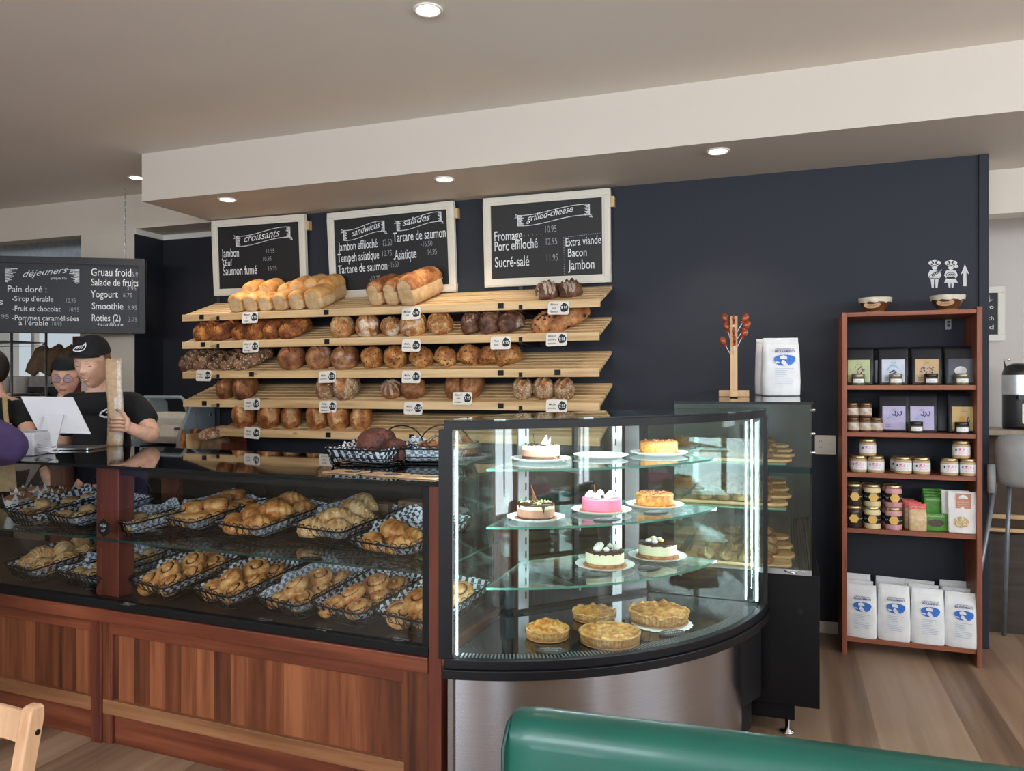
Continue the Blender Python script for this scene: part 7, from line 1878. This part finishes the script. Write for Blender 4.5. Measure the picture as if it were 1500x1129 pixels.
TJ = {k: (v[0], tuple(x + .014 for x in v[1]) if isinstance(v[1], tuple) else v[1] + .016) for k, v in KJ.items() if k in ('pelvis', 'hipl', 'kl', 'al', 'hipr', 'kr', 'ar')}
vs, fs = skin_mesh(TJ, [e_ for e_ in WE if e_[0] in TJ and e_[1] in TJ], 'pelvis'); obj('trousers', MB().add(vs, fs, 0, True), M_TSHIRT, t)
b = MB(); b.ell((0, .012, .016), (.088, .108, .118), 20, 14, xf=HK, fn=lambda d: 1 if (d.y > -.35 or d.z > .45) else .8); obj('dark_hair', b, M_HAIRD, t)
M_APR = plain('tan_apron', (190, 162, 116), .8, var=.06, scale=40)
P = [at_d(6, 580, D3 - .10), at_d(7, 600, D3 - .15), at_d(10, 624, D3 - .155), at_d(12, 650, D3 - .15)]
b = MB(); b.rings([[tuple(q_ + Vector((dx, 0, 0)) + Vector((0, dy, 0))) for dx, dy in ((-.018, 0), (.018, -.0), (.018, .006), (-.018, .006))] for q_ in P], True, True, True, 0, False); ap = obj('apron_strap', b, M_APR, t)
P0, P1, P2, P3 = at_d(-34, 620, D3 - .17), at_d(16, 620, D3 - .17), at_d(24, 720, D3 - .17), at_d(-44, 720, D3 - .17)
b = MB(); bk_ = Vector((0, .006, 0)); b.add([tuple(q_) for q_ in (P0, P1, P2, P3)] + [tuple(q_ + bk_) for q_ in (P0, P1, P2, P3)], [(0, 1, 2, 3), (7, 6, 5, 4), (0, 4, 5, 1), (1, 5, 6, 2), (2, 6, 7, 3), (3, 7, 4, 0)], 0, False); obj('apron', b, M_APR, t)
# ---- customer in purple
t = thing('person', 'customer in a purple jacket leaning an elbow on the counter, mostly out of view', 'person', (0, 0, 0))
QJ = {'pelvis': (at_d(-150, 800, 3.0), (.16, .12)), 'chest': (at_d(-120, 665, 3.05), (.17, .12)), 'neckb': (at_d(-118, 590, 3.05), .075), 'neck': (at_d(-118, 570, 3.05), .056), 'skull': (at_d(-118, 545, 3.05), .055), 'sr': (at_d(-52, 622, 3.18), .075), 'er': (at_d(28, 657, 3.43), .052), 'wr': (at_d(-70, 668, 3.5), .035), 'hr': (at_d(-95, 668, 3.5), .036), 'sl': (at_d(-200, 630, 2.95), .075), 'el': (at_d(-215, 740, 2.95), .05), 'wl': (at_d(-170, 800, 2.9), .035), 'hl_': (at_d(-160, 820, 2.9), .036)}
for s, u in (('l', -175), ('r', -130)):
    for n, z, r in (('hip', .84, .10), ('k', .46, .065), ('a', .03, .042)): p = at_d(u, 600, 3.0); QJ[n + s] = (Vector((p.x, p.y, z)), r)
vs, fs = skin_mesh(QJ, WE, 'pelvis'); b = MB(); b.add(vs, fs, 0, True)
HQ = Matrix.Translation(at_d(-118, 520, 3.05)) @ Matrix.Rotation(R(170), 4, 'Z'); head_geo(b, HQ); obj('body', b, M_SKIN, t)
CJ = {k: (v[0], tuple(x + .03 for x in v[1]) if isinstance(v[1], tuple) else v[1] + .028) for k, v in QJ.items() if k in ('pelvis', 'chest', 'sl', 'sr', 'el', 'er', 'wr', 'wl')}
CJ['neckb'] = (at_d(-118, 578, 3.05), .085); CJ['shm'] = (at_d(-118, 610, 3.05), (.16, .125)); CJ['hem'] = (at_d(-152, 850, 3.0), (.17, .13))
vs, fs = skin_mesh(CJ, [('hem', 'pelvis'), ('pelvis', 'chest'), ('chest', 'shm'), ('shm', 'neckb'), ('shm', 'sl'), ('sl', 'el'), ('el', 'wl'), ('shm', 'sr'), ('sr', 'er'), ('er', 'wr')], 'hem'); obj('purple_jacket', MB().add(vs, fs, 0, True), plain('purple_cloth', (80, 64, 112), .7, var=.12, scale=9, bump=.3), t)
TJ = {k: (v[0], (.11, .09) if isinstance(v[1], tuple) else v[1] + .016) for k, v in QJ.items() if k in ('pelvis', 'hipl', 'kl', 'al', 'hipr', 'kr', 'ar')}
vs, fs = skin_mesh(TJ, [e_ for e_ in WE if e_[0] in TJ and e_[1] in TJ], 'pelvis'); obj('trousers', MB().add(vs, fs, 0, True), plain('dark_denim', (40, 44, 60), .8), t)
b = MB(); b.ell((0, .012, .016), (.088, .108, .118), 20, 14, xf=HQ, fn=lambda d: 1 if (d.y > -.35 or d.z > .45) else .8); obj('brown_hair', b, M_HAIRD, t)
# ============================================================= bread slicer in the niche
M_SLG = plain('slicer_grey', (150, 165, 172), .35, var=.05, scale=8); M_SLC = plain('slicer_cream', (228, 222, 208), .4, var=.03)
x0 = on_y(186, 600, 5.0).x; x1 = on_y(262, 600, 5.0).x
t = thing('bread_slicer', 'grey and cream bread slicing machine in the dark niche behind the man', 'slicer', (x0, 5.0, .78))
W = x1 - x0
prof = [(0, .02), (0, .24), (.02, .33), (.07, .42), (.11, .50), (.16, .58), (.24, .63), (.36, .63), (.42, .58), (.43, .44), (.43, .02)]
YZ = Matrix(((0, 0, 1, 0), (1, 0, 0, 0), (0, 1, 0, 0), (0, 0, 0, 1)))
obj('side_plate', MB().prism(prof, 0, .035, xf=YZ), M_SLG, t, bev=.01, seg=3)
sp = obj('side_plate', MB().prism(prof, W - .035, W, xf=YZ), M_SLG, t, bev=.01, seg=3)
b = MB()
for y, z in ((.08, .10), (.06, .25), (.20, .49), (.36, .48), (.36, .10)): b.cyl(.014, W, W + .006, 14, xf=YZ @ Matrix.Translation((y, z, 0)))
obj('bolt', b, M_ALU, sp)
hood = [(.13, .24), (.09, .30), (.15, .47), (.20, .50), (.40, .50), (.40, .24)]
obj('cream_hood', MB().prism(hood, .035, W - .035, xf=YZ), M_SLC, t, bev=.008)
obj('loaf_slot', MB().box(.035, W - .035, .10, .38, .10, .22), M_BLACK, t)
obj('lower_body', MB().box(.035, W - .035, .02, .40, 0, .10), M_SLG, t, bev=.004)
obj('red_button', MB().cyl(.012, 0, .012, 12, xf=Matrix.Translation((.09, .10, .33)) @ rot(x=110)), M_RED, t)
b = MB().tube([(.05, .13, .46), (.05, .10, .60), (.09, .10, .63), (W - .07, .10, .63), (W - .03, .10, .60), (W - .03, .14, .46)], .014, 8); obj('guard_handle', b, M_SLG, t)
b = MB().box(-.03, .03, -.003, 0, 0, .018, Matrix.Translation((W - .12, .107, .36)) @ Matrix.Rotation(R(-20), 4, 'X')); obj('maker_badge', b, plain('dark_badge', (96, 70, 84), .4), t)
tb = thing('slicer_table', 'dark work table carrying the bread slicer in the niche', 'table', (x0 - .05, 4.95, 0))
obj('table_top', MB().box(0, W + .12, 0, .58, .74, .779), M_BLACKM, tb)
for x in (.03, W + .09):
    for y in (.03, .53): obj('leg', MB().box(x - .02, x + .02, y - .02, y + .02, 0, .74), M_BLACKM, tb)
# crate of baguettes under the lowest shelf
q = on_y(300, 655, 4.80); zc_ = .86
ct = thing('baguette_crate', 'reddish wooden crate holding baguettes below the lowest bread shelf', 'crate', (q.x, 4.80, 0))
w2 = .27
for x in (-w2, w2): obj('side_board', MB().box(x - .012, x + .012, -.12, .14, .55, 1.02 if x < 0 else 1.08), M_WOODV, ct)
obj('front_board', MB().box(-w2, w2, -.132, -.12, .55, .98), M_WOODH, ct); obj('back_board', MB().box(-w2, w2, .14, .152, .55, 1.16), M_WOODH, ct); obj('bottom_board', MB().box(-w2, w2, -.12, .14, .55, .565), M_WOODH, ct)
obj('divider', MB().box(-.07, -.055, -.12, .14, .565, 1.14), M_PINEV, ct)
for x in (-w2, w2):
    for y in (-.1, .12): obj('leg', MB().box(x - .015, x + .015, y - .015, y + .015, 0, .55), M_WOODV, ct)
bgt = None
for k, (x, y, lean, lab) in enumerate(((-.20, -.03, 2, 'baguette standing in the crate, outermost by the slicer'), (-.12, -.03, 4, 'baguette standing in the crate against the pale divider'), (-.16, .06, 3, 'baguette standing at the back of the crate behind two others'))):
    if bgt is None: bgt = obj('baguette', loaf_mesh(.075, .075, .60, 80, None, lump=.03, nu=24, nv=30, sharp=2.2), [MB_BELGE]); o = bgt
    else: o = bgt.copy(); COL.objects.link(o)
    o.location = (q.x + x, 4.80 + y, .568); o.rotation_euler = (0, R(lean), R(50 * k)); tag(o, lab, 'baguette', 'baguettes in the crate')
o = obj('brown_bread_bag', loaf_mesh(.24, .20, .16, 90, None, lump=.10), M_KRAFTD); o.location = (q.x + .10, 4.81, .98); o.scale = (1, .8, 1); tag(o, 'crumpled brown paper bag lying on top in the baguette crate', 'paper bag')
o = obj('long_loaf', loaf_mesh(.09, .26, .08, 91, [(1.57, 0, .9)], lump=.05), [MB_OAT, MB_BROWN]); o.location = (q.x + .17, 4.74, 1.115); o.rotation_euler = (R(10), 0, R(-50)); tag(o, 'pale split loaf lying on the brown bag in the crate', 'bread')

# ============================================================= kitchen seen past the till
ky = 6.55
t = thing('oven', 'stainless deck oven with black door and knobs in the kitchen', 'oven', (on_y(58, 560, ky).x, ky, 0))
obj('cabinet', MB().box(-.55, .55, 0, .6, 0, 1.62), M_ALU, t, bev=.006)
obj('door', MB().box(-.50, .50, -.02, 0, .75, 1.28), M_BLACK, t, bev=.004); d_ = MB().tube([(-.42, -.05, 1.22), (.42, -.05, 1.22)], .014, 8); obj('handle', d_, M_CHROME, t)
obj('control_strip', MB().box(-.52, .52, -.015, 0, 1.32, 1.50), plain('dark_steel_strip', (64, 66, 70), .4, .5), t)
for x in (-.34, -.1, .14, .36): obj('knob', MB().cyl(.032, 0, .03, 14, xf=rot(x=90, loc=(x, -.015, 1.41))), M_BLACK, t)
ox = t.location.x
bagp = None
for k in range(5):
    if bagp is None: bagp = obj('baguette_bag', MB().rings([[(math.cos(a) * .09 * k_ + .02 * noise.noise(Vector((a, z * 6, 2))), math.sin(a) * .05 * k_ + .02 * noise.noise(Vector((a, z * 6, 7))), z + .04 * math.sin(a * 3) * (z > .3)) for a in [2 * PI * j / 18 for j in range(18)]] for z, k_ in ((0, .9), (.08, 1.1), (.2, .95), (.30, 1.05), (.36, .8))], True, True, True, 0, True), M_KRAFTD); o = bagp
    else: o = bagp.copy(); COL.objects.link(o)
    o.location = (ox - .40 + k * .19, ky + .2 + .02 * k, 1.655); o.rotation_euler = (R(-14), R(24 + 3 * k), R(20 * (k % 3))); tag(o, 'brown paper bread bag heaped on the oven, %s from the rack' % ORD[k], 'paper bag', 'paper bags on the oven')
t = thing('extractor_hood', 'pale steel extractor hood near the kitchen ceiling', 'hood', (-7.6, 6.3, 2.72))
obj('canopy', MB().box(-1.7, 1.25, -.5, .5, 0, .45), plain('pale_blue_steel', (204, 220, 230), .35, .1), t, bev=.01); obj('rim', MB().box(-1.72, 1.27, -.52, .52, -.03, .0), M_ALU, t)
rx = on_y(17, 560, 5.85).x
t = thing('wire_rack', 'chrome wire shelving rack in the kitchen beside the oven', 'rack', (rx, 5.85, 0))
for x in (-.75, .0):
    for y in (0, .4): obj('post', MB().cyl(.014, 0, 2.15, 10, xf=rot(loc=(x, y, 0))), M_CHROME, t)
for z in (.4, .9, 1.42, 1.98):
    b = MB()
    for y in (0, .4): b.tube([(-.75, y, z), (0, y, z)], .006, 6); b.tube([(-.75, y, z - .03), (0, y, z - .03)], .004, 6)
    for k in range(12): b.tube([(-.75 + k * .068, 0, z), (-.75 + k * .068, .4, z)], .003, 5)
    obj('wire_shelf', b, M_CHROME, t)
for k, (x, z, lab) in enumerate(((-.15, 1.425, 'white tub on the kitchen rack nearest the oven'), (-.4, 1.425, 'white tub on the kitchen rack, farther along'))):
    o = obj('white_tub', MB().lathe([(0, 0), (.075, 0), (.09, .16), (.095, .165), (.095, .18), (0, .18)], 20), M_WHITE); o.location = (rx + x, 6.05, z); tag(o, lab, 'tub', 'tubs on the kitchen rack')
px_ = on_y(95, 520, 6.6).x
o = obj('flue_pipe', MB().cyl(.075, 1.62, 3.15, 20, xf=rot(loc=(px_, 6.9, .0))), plain('grey_flue', (112, 108, 106), .5, .3)); tag(o, 'grey vertical flue pipe in the kitchen behind the woman', 'pipe')
lx = on_y(106, 500, 6.0).x
t = thing('red_locker', 'tall dark red locker in the kitchen, just showing beside the pier', 'locker', (lx, 6.0, 0))
obj('cabinet', MB().box(0, .5, 0, .4, 0, 2.02), plain('dark_red_enamel', (110, 34, 30), .4), t, bev=.005); obj('handle', MB().box(.05, .07, -.03, 0, 1.0, 1.2), M_CHROME, t)
# ============================================================= beyond the passage
WYA = 6.3
t = thing('snack_bar', 'bar counter of dark boards with pale top beyond the passage', 'bar counter', (1.10, 5.42, 0))
M_DKW = wood('dark_bar_boards', (40, 34, 29), (58, 49, 42), (72, 62, 52), 'x', .6)
obj('front_boards', MB().box(0, 1.7, 0, .03, 0, .60), M_DKW, t); obj('top', MB().box(-.005, 1.72, .12, .60, 1.195, 1.228), plain('grey_oak_top', (150, 134, 116), .45), t, bev=.003)
obj('cross_rail', MB().box(0, 1.7, .0, .03, .695, .72), M_PINE, t); obj('cross_rail', MB().box(0, 1.7, .0, .03, .615, .635), M_PINE, t); obj('back_boards', MB().box(0, 1.7, .42, .45, 0, 1.19), plain('bar_brown_back', (84, 66, 52), .7), t)
tx = on_y(1492, 590, 5.75).x
t = thing('coffee_urn', 'black and steel coffee urn standing on the bar counter', 'coffee urn', (tx, 5.76, 1.229))
obj('body', MB().lathe([(0, 0), (.085, 0), (.088, .02), (.088, .30), (.088, .36), (.075, .40), (.03, .42), (0, .42)], 28), M_BLACK, t)
obj('steel_band', MB().lathe([(.0895, .22), (.0895, .345)], 28, caps=False), M_ALU, t)
obj('lever', MB().tube([(-.075, -.01, .395), (-.085, -.02, .44), (-.05, -.03, .445)], .006, 6), M_CHROME, t); obj('level_gauge', MB().prism(rrect(.03, .13, .012), .085, .094, xf=Matrix.Translation((.015, 0, .10)) @ UP), M_WHITE, t)
b = MB(); b.prism(rrect(.06, .03, .01), .06, .13, xf=Matrix.Translation((0, 0, .2)) @ UP); obj('spout', b, M_BLACK, t)
hx, hy = on_y(1512, 690, 5.02).x, 5.02
t = thing('high_chair', 'pale grey plastic high chair with metal legs in front of the bar', 'high chair', (hx, hy, 0), R(-33))
b = MB(); rs = []
for zf, w, d0 in ((0, .15, .10), (.03, .172, .14), (.10, .18, .155), (.20, .18, .15), (.27, .165, .10), (.30, .13, .05), (.31, .06, .02)):
    ring = []
    for j in range(24):
        a = 2 * PI * j / 24; yy_ = math.sin(a) * d0
        if yy_ > 0 and zf > .1: yy_ *= .9
        ring.append((math.cos(a) * w, yy_ - (0 if zf < .1 else (zf - .1) * .4), .93 + zf))
    rs.append(ring)
M_HC = plain('pale_grey_plastic', (170, 176, 176), .4, var=.02)
b.rings(rs, True, True, True, 0, True); obj('seat_shell', b, M_HC, t, sub=1)
obj('tray', MB().prism(rrect(.46, .26, .06), 1.06, 1.085, xf=Matrix.Translation((0, .20, 0))), M_WHITE, t)
for s in (-1, 1):
    for y, y2 in ((-.10, -.26), (.10, .26)): obj('leg', MB().tube([(s * .15, y, .95), (s * .235, y2, .0)], .013, 8), plain('grey_leg', (128, 136, 144), .35, .4), t)
    obj('leg_socket', MB().cyl(.022, .90, 1.06, 12, xf=rot(loc=(s * .165, -.11, 0))), M_HC, t)
pq0, pq1 = on_y(1410, 423, WYA - .02), on_y(1472, 497, WYA - .02)
w, h = pq1.x - pq0.x, pq0.z - pq1.z + .02
t = thing('annexe_chalkboard', 'white framed chalkboard on the far white wall beyond the passage', 'chalkboard', ((pq0.x + pq1.x) / 2, WYA - .02, (pq0.z + pq1.z) / 2))
fw = .045; b = MB()
for a in ((-w / 2, w / 2, h / 2 - fw, h / 2), (-w / 2, w / 2, -h / 2, -h / 2 + fw), (-w / 2, -w / 2 + fw, -h / 2 + fw, h / 2 - fw), (w / 2 - fw, w / 2, -h / 2 + fw, h / 2 - fw)): b.box(a[0], a[1], -.012, .018, a[2], a[3])
obj('frame', b, M_WHITE, t, bev=.003); obj('slate', MB().box(-w / 2 + fw, w / 2 - fw, -.004, .012, -h / 2 + fw, h / 2 - fw), M_CHALK, t)
b = MB(); F = UP @ Matrix.Translation((0, 0, .0052))
for s, y in (('Mango', .035), ('Sandwich', -.045), ('Salad', -.11)): write(b, s, w / 2 - fw - .025, y, .03, min(.16, .026 * len(s)), xf=F, align='r', bold=.01)
scrawl(b, w / 2 - fw - .10, .085, .07, .03, F, 0, 3)
obj('lettering', b, M_LETTER, t, weld=False)

# ============================================================= foreground: green booth and wooden chair
M_GREEN_V = plain('green_vinyl', (15, 90, 77), .34, var=.06, scale=5, coat=.15, bump=.05)
zt_ = .945; a = on_z(752, 1031, zt_); e2 = on_z(1478, 1127, zt_)
ang = math.atan2(e2.y - a.y, e2.x - a.x)
t = thing('green_booth', 'green vinyl booth bench with rounded back in the foreground', 'booth', (a.x + .05 * math.sin(ang), a.y - .05 * math.cos(ang), 0), ang)
LB = 1.55
b = MB(); rs = []
prof = [(-.0, .12), (.0, zt_ - .05), (.008, zt_ - .02), (.03, zt_ - .004), (.06, zt_), (.09, zt_ - .008), (.11, zt_ - .03), (.115, zt_ - .06), (.115, .12)]
for x, k in ((-.012, 0.0), (-.006, .45), (.004, .8), (.03, 1.0), (LB - .03, 1.0), (LB, .8)):
    ring = []
    for y, z in prof: ring.append((x, .0575 + (y - .0575) * (.75 + .25 * k), z - (0 if z < .3 else (1 - k) * .035)))
    rs.append(ring)
b.rings(rs, True, True, True, 0, True); obj('backrest', b, M_GREEN_V, t, sub=1)
b = MB(); b.tube([(-.002, -.001, .13), (-.002, -.001, zt_ - .055), (.0, .02, zt_ - .022), (.002, .06, zt_ - .016), (.0, .10, zt_ - .03)], .0035, 6); obj('piping', b, plain('dark_green_piping', (12, 62, 54), .4), t)
obj('wooden_back', MB().box(.02, LB, .118, .138, .10, zt_ - .043), M_PINEV, t, bev=.003)
b = MB().box(.0, LB, -.46, .0, .12, .46); obj('seat', b, M_GREEN_V, t, bev=.03, seg=4)
obj('plinth', MB().box(.03, LB - .02, -.42, .12, 0, .12), M_BLACKM, t)
# chair
M_BEECH = wood('pale_beech', (196, 150, 112), (216, 174, 138), (228, 192, 158), 'z', .4, coat=.2)
p = at_d(40, 1036, 1.72)
t = thing('wooden_chair', 'pale beech wooden chair back at the near corner by the counter', 'chair', (p.x - .19, p.y - .045, 0), R(4))
hz = p.z
def chair_post(s):
    b = MB(); rs = []
    for z, off, k in ((0, .06, .9), (.45, 0, 1), (.6, .012, 1), (hz - .03, .046, 1), (hz - .008, .049, .85), (hz, .05, .5)):
        rs.append([(s * .19 + dx * .016 * (1 if k > .6 else .8), off + dy * .021 * k, z) for dx, dy in ((-1, -1), (1, -1), (1, 1), (-1, 1))])
    return b.rings(rs, True, True, True, 0, False)
obj('back_leg', chair_post(1), M_BEECH, t, bev=.005, seg=3); obj('back_leg', chair_post(-1), M_BEECH, t, bev=.005, seg=3)
def rail(z0, z1, y):
    b = MB(); rs = []
    for k in range(13):
        x = -.176 + .352 * k / 12; c = .022 * (1 - (2 * k / 12 - 1) ** 2); rs.append([(x, y + c - .008, z0), (x, y + c + .008, z0), (x, y + c + .010 + .006, z1), (x, y + c - .002 + .006, z1)])
    return b.rings(rs, True, True, True, 0, False)
obj('top_rail', rail(hz - .09, hz - .022, .045), M_BEECH, t, bev=.003); obj('middle_rail', rail(hz - .24, hz - .19, .025), M_BEECH, t, bev=.003)
obj('seat', MB().prism(rrect(.40, .40, .04), .43, .452, xf=Matrix.Translation((0, -.18, 0))), M_BEECH, t, bev=.004)
for s in (-1, 1): obj('front_leg', MB().box(s * .17 - .018, s * .17 + .018, -.36, -.324, 0, .43), M_BEECH, t, bev=.003)
for s in (-1, 1): obj('screw_cap', MB().cyl(.0065, .205, .2075, 14, xf=Matrix.Translation((0, .046, hz - .06)) @ rot(y=90)) if s > 0 else MB().cyl(.0065, -.2075, -.205, 14, xf=Matrix.Translation((0, .046, hz - .06)) @ rot(y=90)), M_BLACK, t)
